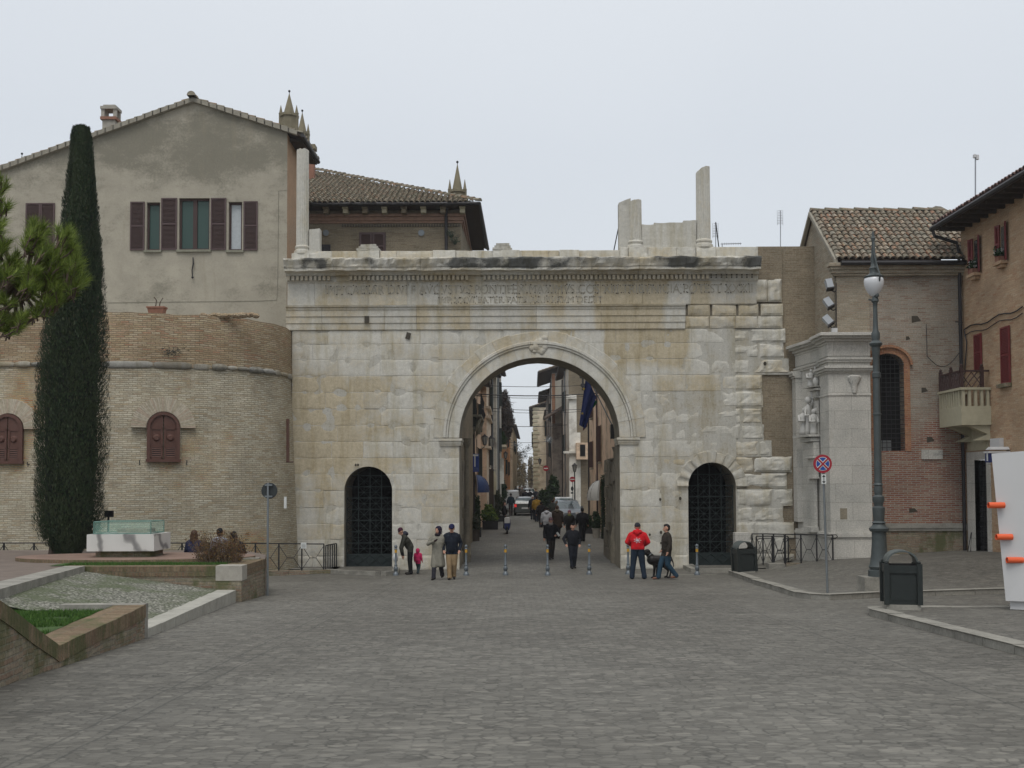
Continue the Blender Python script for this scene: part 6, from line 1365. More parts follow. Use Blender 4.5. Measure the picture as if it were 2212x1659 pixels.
# iron balcony of the peach house
mb = MB(); zs_ = Zp(902, 58); x = sx(-3.2, 56); mb.box((x-.02, 55.2, zs_-.1), (x+.55, 60.6, zs_)); mb.tube([(x, 56, zs_-1.1), (x+.25, 56, zs_-.6), (x+.45, 56, zs_-.12)], [.08, .16, .1], 8); mb.tube([(x, 59.8, zs_-1.1), (x+.25, 59.8, zs_-.6), (x+.45, 59.8, zs_-.12)], [.08, .16, .1], 8); bb = mb.build('balcony', m_sill, L1)
mb = MB()
for i in range(22):
    y = 55.25+i*.25; mb.tube([(x+.5, y, zs_), (x+.62, y, zs_+.3), (x+.5, y+.05, zs_+.65), (x+.55, y, zs_+1.0)], .018, 4)
for i in range(3): mb.tube([(x+.1+i*.2, 55.25, zs_), (x+.12+i*.2, 55.2, zs_+1)], .018, 4)
mb.tube([(x, 55.25, zs_+1.0), (x+.55, 55.25, zs_+1.0), (x+.55, 60.55, zs_+1.0)], .025, 5); mb.build('railing', m_iron, bb)
# balcony with hedge on the orange house
mb = MB(); z = Zp(962, 80); x = sx(-2.5, 80); mb.box((x-.1, 78.5, z-.16), (x+.55, 84, z)); mb.build('balcony', m_p5, L3)
# ---- foliage helpers
def leafcloud(name, blobs, n, size, m, parent=None, seed=1, flat=.5, elong=1.0):
    r_ = np.random.RandomState(seed); tot = sum(b[3]*b[4]*b[5] for b in blobs)**1.0; V, Fc = [], []
    for (cx_, cy_, cz_, rx, ry, rz) in blobs:
        k = max(8, int(n*(rx*ry*rz)/tot)); d = r_.normal(size=(k, 3)); d /= np.linalg.norm(d, axis=1)[:, None]; rad = r_.uniform(.25, 1, (k, 1))**.45
        c = np.array([cx_, cy_, cz_])+d*rad*np.array([rx, ry, rz])*(1+.18*np.sin(d[:, :1]*7+cx_)+.12*np.sin(d[:, 2:3]*11))
        a = r_.normal(size=(k, 3)); a[:, 2] *= elong; a /= np.linalg.norm(a, axis=1)[:, None]; b = np.cross(a, r_.normal(size=(k, 3))); b /= np.linalg.norm(b, axis=1)[:, None]
        s = size*r_.uniform(.6, 1.4, (k, 1)); n0 = len(V)*0+sum(len(v) for v in V)
        q = np.stack([c-a*s, c+b*s*flat, c+a*s, c-b*s*flat], 1).reshape(-1, 3); V.append(q); Fc.append(np.arange(len(q)).reshape(-1, 4)+n0)
    return raw(name, np.concatenate(V), np.concatenate(Fc), m, parent)
m_leafd = island('dark_foliage', [(.018, .036, .014), (.03, .055, .02), (.014, .028, .012), (.04, .07, .025), (.022, .04, .018)], .7, .3)
m_leafy = island('yellow_foliage', [(.10, .15, .02), (.05, .10, .02), (.15, .19, .04), (.03, .06, .015), (.08, .13, .025)], .7, .3)
m_ivy = island('bare_ivy', [(.09, .075, .065), (.06, .05, .045), (.12, .10, .09), (.05, .045, .04)], .9, .3); m_brown = island('autumn_foliage', [(.19, .145, .08), (.14, .11, .065), (.23, .18, .10), (.11, .09, .055)], .9, .3)
m_hedge = island('grey_green_foliage', [(.05, .065, .035), (.07, .08, .045), (.035, .05, .025), (.09, .09, .06)], .8, .3)
hd = thing('hedge', (sx(-2.2, 81), 81, Zp(962, 80)), 'clipped dark green hedge filling a balcony on the grey house', 'hedge'); x = sx(-2.5, 80)
leafcloud('foliage', [(x+.15, 79+i*.75, z+.5, .42, .5, .55) for i in range(7)], 2500, .06, m_leafd, hd, 4)
iv = thing('ivy_mass', (sx(-2.4, 88), 88, 8), 'great tangle of leafless grey climbing stems bulging from the left house wall', 'climbing plant')
leafcloud('twigs', [(spx(px, Y), Y, Zp(py, Y), rx, 1.0, rz) for px, py, rx, rz, Y in ((1088, 862, .5, .8, 88), (1094, 890, .55, .95, 88.5), (1092, 922, .65, 1.0, 89), (1098, 912, .55, .9, 89), (1086, 898, .6, 1.4, 88), (1088, 942, .6, .6, 89))], 9000, .17, m_ivy, iv, 5, flat=.16)
br = MB(); rnd = random.Random(4)
for i in range(70):
    p = Vector((sx(-2.7, 88), 88+rnd.uniform(-1, 1), rnd.uniform(6.5, 9.5))); pts = [p]
    for k in range(4): p = p+Vector((rnd.uniform(.05, .4), rnd.uniform(-.2, .2), rnd.uniform(-.2, .35))); pts.append(p)
    br.tube(pts, [.03, .025, .02, .012, .006], 4)
br.build('stems', m_bark, iv, uvs=False)
# ---- far trees at the end of the street
for k, (px, py, w_, Y, lab) in enumerate(((1122, 978, 11, 210, 'tall russet roadside tree at the far end of the street, left of the sky gap'), (1113, 962, 9, 196, 'russet tree rising beside the last house on the left'), (1130, 1002, 8, 228, 'lower russet tree next to the strip of sky, left side'), (1147, 990, 8, 214, 'thin russet tree on the right of the sky gap'), (1143, 1012, 5, 240, 'small distant russet tree right of the sky gap'))):
    x = spx(px, Y); z0 = g(x, Y); zt = Zp(py, Y); r_ = w_/F*Y; t = thing('roadside_tree', (x, Y, z0), lab, 'tree', 'trees at the end of the street')
    mb = MB(); mb.tube([(x, Y, z0), (x+.1, Y, z0+2), (x, Y, zt-.8)], [.22, .16, .03], 7)
    for i in range(9): a = rnd.uniform(0, 6.3); zz_ = lerp(z0+1.6, zt-1.2, i/9); mb.tube([(x, Y, zz_), (x+math.cos(a)*r_*.7, Y+math.sin(a)*r_*.7, zz_+1.0)], [.06, .015], 4)
    mb.build('trunk', m_bark, t, uvs=False)
    leafcloud('crown', [(x+rnd.uniform(-.3, .3)*r_, Y+rnd.uniform(-.4, .4)*r_, lerp(z0+1.5, zt-.5, i/6), r_*(1-.5*abs(i/6-.35)), r_*.9, .9) for i in range(7)], 2600, .16, m_brown, t, 10+k, flat=.35)
# ---- wires and lights across
def wire(py0, py1, Y, pa, pb, r_, lab, sag=.02):
    wl_ = -3.2 if Y < 66 else -2.84 if Y < 74 else -2.5 if Y < 86 else -3.0; wr_ = 3.9 if Y < 74 else 2.95 if Y < 103 else 1.94; a, b_ = Vector((sx(wl_, Y), Y, Zp(py0, Y))), Vector((sx(wr_, Y), Y, Zp(py1, Y))); o = MB(); L_ = (b_-a).length; o.tube([a.lerp(b_, t/10)-Vector((0, 0, sag*L_*4*(t/10)*(1-t/10))) for t in range(11)], r_, 4)
    return tag(o.build('overhead_wire', m_gutter), lab, 'wire', 'wires across the street')
wire(830, 829, 56, 1030, 1270, .014, 'topmost thin wire across the street'); wire(850, 849, 60, 1046, 1234, .028, 'thick wire across the street, second from the top'); wire(855, 854, 61, 1044, 1232, .014, 'thin wire just under the thick one'); wire(881, 883, 70, 1062, 1200, .018, 'wire crossing the sky beside the ivy mass'); wire(888, 888, 72, 1068, 1195, .014, 'wire just under the one beside the ivy mass')
wire(919, 918, 90, 1088, 1182, .024, 'lone wire crossing the middle of the sky gap'); wire(955, 953, 106, 1100, 1152, .02, 'wire above the star lights'); wire(962, 980, 110, 1104, 1152, .015, 'low sagging wire carrying the star lights', .08)
for k, (px, py, r_) in enumerate(((1117, 962, 11), (1141, 968, 8), (1131, 976, 8), (1134, 986, 6), (1124, 982, 5), (1185, 950, 8))):
    Y = 100+k*1.5 if k < 5 else 78; c = Vector((spx(px, Y), Y, Zp(py, Y))); mb = MB(); R_ = r_/F*Y; rn = random.Random(k)
    for i in range(12): a = 2*math.pi*i/12+rn.uniform(-.1, .1); q = R_*rn.uniform(.7, 1.1); mb.tube([c, c+Vector((math.cos(a)*q, rn.uniform(-.1, .1), math.sin(a)*q))], .018, 4); mb.sphere(c+Vector((math.cos(a)*q, 0, math.sin(a)*q)), .04, 6)
    tag(mb.build('star_light', m_grey, uvs=False), ['large unlit wire star nearest the left houses', 'unlit wire star highest on the right of the sky gap', 'unlit wire star in the middle of the cluster', 'small unlit wire star lowest in the cluster', 'small unlit wire star left of the lowest one', 'unlit wire star hanging before the right-hand houses'][k], 'decoration', 'christmas stars over the street')
# ---- lanterns
def lantern_parts(o, c, h):
    mb = MB(); r_ = h*.30; mb.lathe(c, [(r_*.25, -.02), (r_*.45, 0), (r_, h*.72), (r_*.98, h*.74)], 6); mb.build('glass', m_lant, o, smooth=False)
    mb = MB(); mb.lathe(c+Vector((0, 0, h*.74)), [(r_*1.12, 0), (r_*.9, h*.07), (r_*.45, h*.15), (r_*.4, h*.2), (r_*.15, h*.25), (.01, h*.3)], 8)
    for i in range(6): a = math.pi/3*i; mb.tube([c+Vector((math.cos(a)*r_*.47, math.sin(a)*r_*.47, 0)), c+Vector((math.cos(a)*r_*1.02, math.sin(a)*r_*1.02, h*.74))], h*.025, 4)
    mb.lathe(c+Vector((0, 0, -h*.12)), [(.01, 0), (r_*.4, h*.08), (r_*.5, h*.12)], 8); mb.build('cage', m_iron, o)
m_lant = mat('lantern_glass', (.30, .31, .29), .25, var=.1, bmp=0)
for px, p0, p1, Y, lab, rl in ((1047, 938, 960, 61, 'wall lantern nearest on the left street front', -3.2), (1061, 941, 966, 69, 'wall lantern hanging right of the nearest one on the left', -2.84), (1070, 960, 979, 76, 'smaller third wall lantern on the left street front', -2.5), (1092, 975, 990, 95, 'fourth and farthest wall lantern on the left', -3.0), (1166, 990, 1002, 124, 'wall lantern on the right beside the brown house', 1.7)):
    z0, z1 = Zp(p1, Y), Zp(p0, Y); c = Vector((spx(px, Y), Y, z0)); o = thing('wall_lantern', c, lab, 'lantern', 'iron wall lanterns'); lantern_parts(o, c, (z1-z0)); mb = MB(); xw = sx(rl, Y)
    mb.tube([(xw, Y, z0-.15), ((xw+c.x)/2, Y, z0-.3), (c.x, Y, z0-.12)], .02, 5); mb.tube([(xw, Y, z0-.5), (xw, Y, z0+.3)], .03, 5); mb.build('bracket', m_iron, o)
Y = 74; c = Vector((spx(1241, Y), Y, Zp(1019, Y))); o = thing('street_lantern', (c.x, Y, g(c.x, Y)), 'slim post lantern standing beside the no entry sign on the right', 'street lamp'); lantern_parts(o, c, Zp(1001, Y)-c.z); mb = MB(); mb.tube([(c.x, Y, g(c.x, Y)), (c.x, Y, c.z-.05)], [.06, .04], 8); mb.build('post', m_iron, o)
# ---- signs
def disc(c, r_, m, y, n=24, rx=None): 
    mb = MB(); mb.face([Vector((c.x+(rx or r_)*math.cos(2*math.pi*k/n), y, c.z+r_*math.sin(2*math.pi*k/n))) for k in range(n)]); return mb
def noentry(px, py, rp, Y, lab, post=True):
    c = Vector((spx(px, Y), Y, Zp(py, Y))); r_ = rp/F*Y; o = thing('no_entry_sign', (c.x, Y, g(c.x, Y)), lab, 'sign', 'no entry signs')
    mb = MB(); mb.lathe((0, 0, 0), [(r_, 0), (r_, .03)], 24); M_ = Matrix.Translation(c)@Matrix.Rotation(R(90), 4, 'X'); mb.v = [M_@v for v in mb.v]; mb.build('disc', m_red, o)
    mb = MB(); mb.box((c.x-r_*.75, Y-.036, c.z-r_*.17), (c.x+r_*.75, Y-.032, c.z+r_*.17)); mb.build('bar', m_signw, o); mb = MB(); mb.tube([(c.x+.03, Y+.05, g(c.x, Y)), (c.x+.03, Y+.05, c.z+r_)], .03, 6); mb.build('post', m_grey, o); return o
noentry(1236, 1036, 6, 73.5, 'red no entry disc beside the slim post lantern'); noentry(1179, 1012, 6, 100, 'distant red no entry disc above the dark shrubs')
o = thing('parking_sign', (spx(1236, 73.6), 73.6, 2), 'small round sign seen from behind under the no entry disc', 'sign'); c = Vector((spx(1235.5, 73.5), 73.5, Zp(1056, 73.5))); disc(c, .15, None, 73.45, rx=.1).build('disc', m_signback, o); mb = MB(); mb.box((c.x-.1, 73.44, c.z-.35), (c.x+.08, 73.46, c.z-.24)); mb.build('plate', m_signback, o)
ts = thing('tobacco_sign', (spx(1026, 55.5), 55.5, Zp(1019, 55.5)), 'blue sign with a big white letter T on the left house front', 'sign'); Y = 55.5; x0, x1 = spx(1017, Y), spx(1034.5, Y)
mb = MB(); mb.box((x0, Y-.05, Zp(1019, Y)), (x1, Y+.05, Zp(980, Y))); mb.build('panel', m_navy2 if 0 else mat('tobacco_blue', (.02, .045, .22), .4, bmp=0), ts)
text_mesh('T', spx(1018.5, Y), spx(1033, Y), Zp(1008, Y), Zp(981.5, Y)-Zp(1008, Y), Y-.053, 'letter', m_signw, ts); text_mesh('VALORI', spx(1021, Y), spx(1032, Y), Zp(1012.3, Y), .055, Y-.053, 'lettering', m_grey, ts); text_mesh('BOLLATI', spx(1021, Y), spx(1032, Y), Zp(1016, Y), .055, Y-.053, 'lettering', m_grey, ts)
bn = MB(); Y = 74; bn.box((spx(1076, Y), 80, Zp(1045, Y)), (spx(1087, Y), 80.1, Zp(985, Y))); tag(bn.build('banner', m_p7), 'tall pale hanging banner on the left street front', 'banner')
# ---- awnings
def qdome(px0, px1, p0, p1, Y, side, m, lab, nm='awning', depth=1.6):
    x0, x1 = spx(px0, Y), spx(px1, Y); z0, z1 = Zp(p1, Y), Zp(p0, Y); w_ = x1-x0; h_ = z1-z0; o = thing(nm, ((x0+x1)/2, Y, z0), lab, 'awning'); mb = MB(); n = 8; na = 10
    def pt(a, b_):   # a: 0 top ..1 rim ; b along wall -1..1
        th = a*math.pi/2; u = math.sin(th)*w_*math.sqrt(max(.0, 1-(b_*.98)**2)); z = z0+math.cos(th)*h_*math.sqrt(max(0, 1-(b_*.98)**2)) if False else z0+h_*math.cos(th)*(1-.0*b_)
        return Vector(((x0+u) if side < 0 else (x1-u), Y+b_*depth*math.sin(th) if True else 0, z))
    for i in range(n):
        for j in range(na):
            a0, a1 = i/n, (i+1)/n; b0, b1 = -1+2*j/na, -1+2*(j+1)/na; mb.face([pt(a0, b0), pt(a0, b1), pt(a1, b1), pt(a1, b0)])
    mb.build('canopy', m, o, smooth=True)
    mb = MB()
    for j in range(na): p, q = pt(1, -1+2*j/na), pt(1, -1+2*(j+1)/na); mb.face([p, q, q-Vector((0, 0, .14)), p-Vector((0, 0, .14))])
    mb.build('valance', m, o)
    mb = MB()
    for b_ in (-.98, -.6, -.2, .2, .6, .98): mb.tube([pt(k/6, b_) for k in range(7)], .012, 4)
    mb.build('ribs', m_iron, o); return o
qdome(1027, 1057, 1025, 1058, 60, -1, mat('blue_canvas', (.02, .045, .14), .6), 'blue dome awning over a shop on the left of the street')
qdome(1267, 1296, 1038, 1076, 61.5, 1, mat('white_canvas', (.42, .42, .40), .7, var=.08), 'white fan shaped awning on the right of the street', depth=1.1)
Y = 56; o = thing('garland_post', (spx(1302, Y), Y, 0), 'thick post wrapped in dark green garland beside the white awning', 'post'); x = spx(1302, Y); mb = MB(); mb.tube([(x, Y, g(x, Y)), (x, Y, Zp(1040, Y))], .07, 8); mb.build('post', m_iron, o)
leafcloud('garland', [(x, Y, g(x, Y)+.1+i*.235, .15, .15, .2) for i in range(14)], 2600, .05, m_leafd, o, 9, flat=.3)
o = thing('parasol', (spx(1067, 66), 66, g(0, 66)), 'closed cream parasol standing by the left shopfronts', 'parasol'); Y = 66; x = spx(1067, Y); mb = MB(); mb.lathe((x, Y, 0), [(.10, Zp(1068, Y)), (.16, Zp(1050, Y)), (.15, Zp(1030, Y)), (.05, Zp(1018, Y))], 10); mb.build('canopy', m_cream, o); mb = MB(); mb.tube([(x, Y, g(x, Y)), (x, Y, Zp(1014, Y))], .025, 6); mb.build('pole', m_grey, o)
mb = MB(); mb.box((spx(1056, 65), 65, g(0, 65)), (spx(1066, 65), 65.2, Zp(1013, 65))); tag(mb.build('display_board', m_wood), 'dark brown upright panel behind the closed parasol', 'panel')
# ---- flags by the right inner pier
fp = thing('flagpole', P(1322, 917, 44.0), 'grey flagpole slanting out from the right inner pier', 'flagpole'); mb = MB(); a, b_ = P(1324, 922, 44), P(1270, 812, 44.0); mb.tube([a, b_], .025, 6); mb.build('pole', m_grey, fp); mb = MB(); mb.box(a+Vector((-.1, -.1, -.5)), a+Vector((.14, .1, .1))); mb.build('holder', m_iron, fp)
def flag(nm, lab, outline, mats, Y, seed, stars=None):
    o = thing(nm, P(outline[0][0], outline[0][1], Y), lab, 'flag'); n = len(outline)
    return o
fe = thing('blue_flag', P(1268, 830, 44.05), 'limp dark blue flag with yellow stars hanging under the arch', 'flag'); mb = MB()
cols_ = 9; rows_ = 14
def fpt(i, j, top, bot): 
    t = i/cols_; x0, y0 = lerp(top[0][0], top[1][0], t), lerp(top[0][1], top[1][1], t); x1, y1 = lerp(bot[0][0], bot[1][0], t), lerp(bot[0][1], bot[1][1], t); s = j/rows_
    return P(lerp(x0, x1, s), lerp(y0, y1, s), 44.05+.10*math.sin(t*9+s*1.5))
for i in range(cols_):
    for j in range(rows_): T_, B_ = ((1266, 812), (1288, 858)), ((1251, 918), (1264, 926)); mb.face([fpt(i, j, T_, B_), fpt(i+1, j, T_, B_), fpt(i+1, j+1, T_, B_), fpt(i, j+1, T_, B_)])
mb.build('cloth', m_navy, fe, smooth='all'); mb = MB()
for px, py in ((1261, 840), (1258, 893)):
    c = P(px, py, 43.9); mb.face([c+Vector((math.cos(k*math.pi/5+math.pi/2)*(.07 if k % 2 == 0 else .03), 0, math.sin(k*math.pi/5+math.pi/2)*(.07 if k % 2 == 0 else .03))) for k in range(10)])
mb.build('stars', mat('yellow', (.45, .32, .04), bmp=0), fe)
fi_ = thing('tricolour_flag', P(1285, 870, 44.3), 'green white and red flag hanging behind the blue one', 'flag')
for nm, m_, q in (('green_stripe', mat('flag_green', (.02, .13, .05), bmp=0), ((1276, 858), (1291, 868), (1283, 880), (1269, 886))), ('white_stripe', mat('flag_white', (.25, .25, .25), bmp=0), ((1266, 880), (1270, 886), (1269, 905), (1262, 900))), ('red_stripe', mat('flag_red', (.13, .02, .02), bmp=0), ((1262, 898), (1270, 905), (1268, 922), (1259, 931)))):
    mb = MB(); a, b_, c, d = q; n = 5
    for i in range(n):
        for j in range(n):
            f_ = lambda u, v: P(lerp(lerp(a[0], b_[0], u), lerp(d[0], c[0], u), v), lerp(lerp(a[1], b_[1], u), lerp(d[1], c[1], u), v), 44.3+.06*math.sin(u*6+v*3)); mb.face([f_(i/n, j/n), f_((i+1)/n, j/n), f_((i+1)/n, (j+1)/n), f_(i/n, (j+1)/n)])
    mb.build(nm, m_, fi_, smooth='all')
# hanging cross shaped ornament
mb = MB(); a = P(1260, 815, 85); 
for k in range(6): mb.sphere(P(1255+(k % 3)*5, 808+(k//3)*6, 85.3), .14, 6)
mb.tube([P(1259, 815, 85.3), P(1259, 840, 85.3)], .08, 5); mb.sphere(P(1259, 832, 85.3), .2, 6); mb.sphere(P(1259, 841, 85.3), .1, 6); tag(mb.build('hanging_ornament', m_iron, uvs=False), 'black wrought iron ornament hanging high on the right front', 'ornament')
# ---- planters and shrubs
def planter(px0, px1, pbot, ph, ptop, Y, m, lab, box='box', mbx=None, n=1600, seed=3, size=.07, cat='planter'):
    x0, x1 = spx(px0, Y), spx(px1, Y); x = (x0+x1)/2; z0 = g(x, Y); s = Y/F; h = ph*s; zt = Zp(ptop, Y); w_ = x1-x0; o = thing('potted_shrub', (x, Y, z0), lab, cat, 'potted shrubs along the street'); mb = MB()
    if box == 'box':
        mb.box((x0+.05*w_, Y-w_*.3, z0), (x1-.05*w_, Y+w_*.3, z0+h)); mb.box((x0+.02*w_, Y-w_*.33, z0+h-.05), (x1-.02*w_, Y+w_*.33, z0+h+.01))
    else: mb.lathe((x, Y, z0), [(w_*.3, 0), (w_*.42, h*.9), (w_*.47, h*.92), (w_*.47, h)], 14)
    mb.build('pot', mbx or m_iron, o); rn = random.Random(seed); bl = []
    for i in range(6): t = i/5; bl.append((x+rn.uniform(-.22, .22)*w_, Y+rn.uniform(-.2, .2)*w_, lerp(z0+h+.12, zt-.2, t), w_*.42*(1-.35*t), w_*.42, (zt-z0-h)*.26+.05))
    leafcloud('foliage', bl, n, size, m, o, seed); mb = MB(); mb.tube([(x, Y, z0+h-.05), (x, Y, (z0+h+zt)/2)], .03, 5); mb.build('stem', m_bark, o)
planter(1016, 1036, 1168, 24, 1112, 54.7, m_hedge, 'grey box planter with a bushy conifer, nearest on the left beyond the gate', mbx=m_wood, n=2600, seed=2, size=.06)
planter(1018, 1040, 1150, 20, 1080, 57.5, m_leafd, 'tall dark shrub in a box behind the nearest conifer planter', n=2600, seed=12)
planter(1040, 1077, 1139, 18, 1092, 64, m_leafy, 'long dark trough with a yellow green bush on the left', n=3000, seed=6, size=.09)
planter(1034, 1058, 1125, 12, 1062, 67, m_leafd, 'dark leafy shrub under the blue dome awning', n=2200, seed=7)
planter(1058, 1088, 1112, 12, 1066, 73, m_hedge, 'wide dull green shrub left of the parked van', n=3000, seed=8, size=.09)
planter(1074, 1096, 1095, 8, 1036, 86, m_leafd, 'tall dark evergreen in a pot behind the wide dull shrub', n=2200, seed=9, size=.1)
planter(1276, 1298, 1163, 20, 1108, 56.8, m_leafd, 'round grey pot with a dark shrub beside the garland post', 'round', m_conc, n=2600, seed=10, size=.06)
planter(1263, 1280, 1153, 12, 1112, 60, m_leafd, 'small dark trough shrub left of the round grey pot', n=1500, seed=11)
planter(1176, 1212, 1105, 8, 1038, 88, m_leafd, 'big dark evergreen shrubs on the right before the grey house', n=4200, seed=13, size=.11)
planter(1160, 1186, 1095, 8, 1062, 90, m_leafd, 'low dark shrub left of the big evergreens on the right', n=2200, seed=14, size=.1)
# ---- cars
m_tyre = mat('tyre', (.015, .015, .016), .8, bmp=0); m_tail = mat('tail_lamp', (.55, .02, .02), .3, bmp=0, emit=.6); m_head = mat('head_lamp', (.5, .5, .5), .15, bmp=0); m_plate = mat('number_plate', (.5, .5, .48), .5, bmp=0)
def carmat(n, c):
    m, nt, b = newmat(n); ob = N(nt, 'ShaderNodeTexCoord').outputs['Object']; nt.links.new(ramp(nt, nse(nt, ob, 2), [(.3, tuple(v*.93 for v in c)), (.7, tuple(v*1.05 for v in c))]), b.inputs['Base Color']); b.inputs['Roughness'].default_value = .3; b.inputs['Coat Weight'].default_value = .5; return m
m_carglass = glassmat('car_glass', (.05, .07, .075), .08)
def car(px, Y, c, lab, rear=True, van=False, lit=False, L_=3.9, W_=1.68, yaw=0, z=None):
    x = spx(px, Y); o = thing('parked_car' if not van else 'parked_van', (x, Y, g(x, Y) if z is None else z), lab, 'van' if van else 'car', 'cars in the street', rz=R((0 if not rear else 180)+yaw))
    H_ = 1.85 if van else 1.45; hw = W_/2
    # front at -y
    secs = [(-L_/2, .28, .55, .60, .60, .80), (-L_/2+.12, .2, .62, .68, .70, .95), (-L_*.26, .18, .80, .86, .87, 1), (-L_*.12, .18, .84, .90, H_*.93, 1), (0, .18, .85, .92, H_, 1), (L_*.25, .18, .87, .94, H_*.985, 1), (L_*.41, .18, .88, .95, H_*.93 if not van else H_*.98, .99), (L_/2-.06, .22, .88, .95, 1.02 if not van else H_*.93, .95), (L_/2, .3, .6, .9, .92 if not van else 1.0, .9)]
    mb = MB(); rings = []
    for (y, zb_, zm, zw, zt, ws) in secs:
        w_ = hw*ws; tt = max(0, min(1, (zt-zw)/.5)); wt = w_*(1-.20*tt); rings.append([Vector((-w_*.94, y, zb_)), Vector((-w_, y, zm*.65)), Vector((-w_*.98, y, zw)), Vector((-wt, y, zt-.04*tt)), Vector((-wt*.8, y, zt)), Vector((wt*.8, y, zt)), Vector((wt, y, zt-.04*tt)), Vector((w_*.98, y, zw)), Vector((w_, y, zm*.65)), Vector((w_*.94, y, zb_))])
    for i, (A, B) in enumerate(zip(rings, rings[1:])):
        for k in range(10):
            j = (k+1) % 10; gl_ = (k in (2, 6) and 2 <= i <= 6) or (k in (3, 4, 5) and i in (2,)) or (k in (3, 4, 5) and i == 6 and not van) 
            mb.face([A[k], A[j], B[j], B[k]], 1 if gl_ else 0)
    mb.face(rings[0]); mb.face(rings[-1][::-1]); body = mb.build('body', [c, m_carglass], o, smooth=True, local=True)
    rw = MB()
    if van: rw.face([Vector(q) for q in ((-hw*.78, L_/2-.02, 1.0), (hw*.78, L_/2-.02, 1.0), (hw*.72, L_/2-.05, H_*.86), (-hw*.72, L_/2-.05, H_*.86))]); rw.build('rear_window', m_carglass, o, local=True)
    wl_ = []
    for wx, wy in ((-1, -1), (1, -1), (-1, 1), (1, 1)):
        wb = MB(); wb.lathe((0, 0, 0), [(.28, -.1), (.31, -.07), (.31, .07), (.28, .1)], 16); M_ = Matrix.Translation((wx*hw*.9, wy*L_*.31, .31))@Matrix.Rotation(R(90), 4, 'Y'); wb.v = [M_@v for v in wb.v]; wb.build('wheel', m_tyre, o, local=True)
    for sg in (-1, 1):
        lb = MB(); lb.box((sg*hw*.88-.09, L_/2-.10, .66), (sg*hw*.88+.09, L_/2+.012, .88)); lb.build('tail_light', m_tail, o, local=True)
        lb = MB(); lb.box((sg*hw*.62-.14, -L_/2-.01, .52), (sg*hw*.62+.14, -L_/2+.1, .66)); lb.build('headlight', m_head, o, local=True)
        lb = MB(); lb.box((sg*(hw+.08)-.08, -L_*.17, .9), (sg*(hw+.08)+.08, -L_*.17+.06, 1.04)); lb.build('mirror', c, o, local=True)
    pl_ = MB(); pl_.box((-.26, L_/2+.002, .52), (.26, L_/2+.02, .63)); pl_.build('number_plate', m_plate, o, local=True)
    bp = MB(); bp.box((-hw*.86, L_/2-.1, .3), (hw*.86, L_/2+.03, .5)); bp.box((-hw*.8, -L_/2-.04, .28), (hw*.8, -L_/2+.1, .46)); bp.build('bumper', c, o, local=True)
    return o
car(1133, 84, carmat('grey_car', (.05, .055, .05)), 'dark grey hatchback seen from behind with a red tail light glowing, left of the walkers')
car(1103, 92, carmat('white_van', (.42, .44, .44)), 'small white van parked behind the wide dull shrub on the left', van=True)
car(1217, 82, carmat('silver_car', (.42, .43, .43)), 'white estate car parked on the right behind the blue grey one', rear=False, yaw=3)
car(1225, 73, carmat('blue_grey_car', (.10, .12, .14)), 'blue grey car facing the gate with a pale windscreen, on the right', rear=False, yaw=2)
car(1140, 127, carmat('red_car', (.20, .20, .21)), 'pale car with red lights in the middle distance behind two walkers')
car(1148, 286, carmat('far_white', (.5, .5, .5)), 'far away white car with tail lights on the crest of the road')
car(1117, 262, carmat('far_silver', (.45, .46, .47)), 'far away silver car parked left on the crest of the road')
car(1101, 106, carmat('dark_green_car', (.04, .07, .065)), 'green grey car roof just above the white van')
# scooter/pushchair near the left planters
o = thing('scooter', (spx(1095, 62), 62, g(-.5, 62)), 'dark blue and white scooter parked in front of the yellow green bush', 'scooter'); Y = 60.5; x = spx(1095, Y); z0 = g(x, Y)
mb = MB(); mb.lathe((x-.0, Y, 0), [(.16, z0+.3), (.2, z0+.5), (.17, z0+.75), (.1, z0+.85)], 10, sy=2); mb.box((x-.12, Y-.7, z0+.2), (x+.12, Y-.1, z0+.3)); mb.box((x-.14, Y-.78, z0+.3), (x+.14, Y-.66, z0+.85)); mb.build('body', m_navy, o, smooth=True)
mb = MB(); mb.lathe((x, Y+.1, z0+.8), [(.14, 0), (.15, .06), (.1, .1)], 10, sy=2); mb.box((x-.15, Y-.79, z0+.6), (x+.15, Y-.75, z0+.9)); mb.build('seat', m_white, o)
for dy in (-.72, .45):
    wb = MB(); wb.lathe((0, 0, 0), [(.2, -.05), (.23, 0), (.2, .05)], 14); M_ = Matrix.Translation((x, Y+dy, z0+.22))@Matrix.Rotation(R(90), 4, 'Y'); wb.v = [M_@v for v in wb.v]; wb.build('wheel', m_tyre, o)
mb = MB(); mb.tube([(x-.25, Y-.6, z0+1.02), (x, Y-.66, z0+.98), (x+.25, Y-.6, z0+1.02)], .02, 5); mb.build('handlebar', m_iron, o)
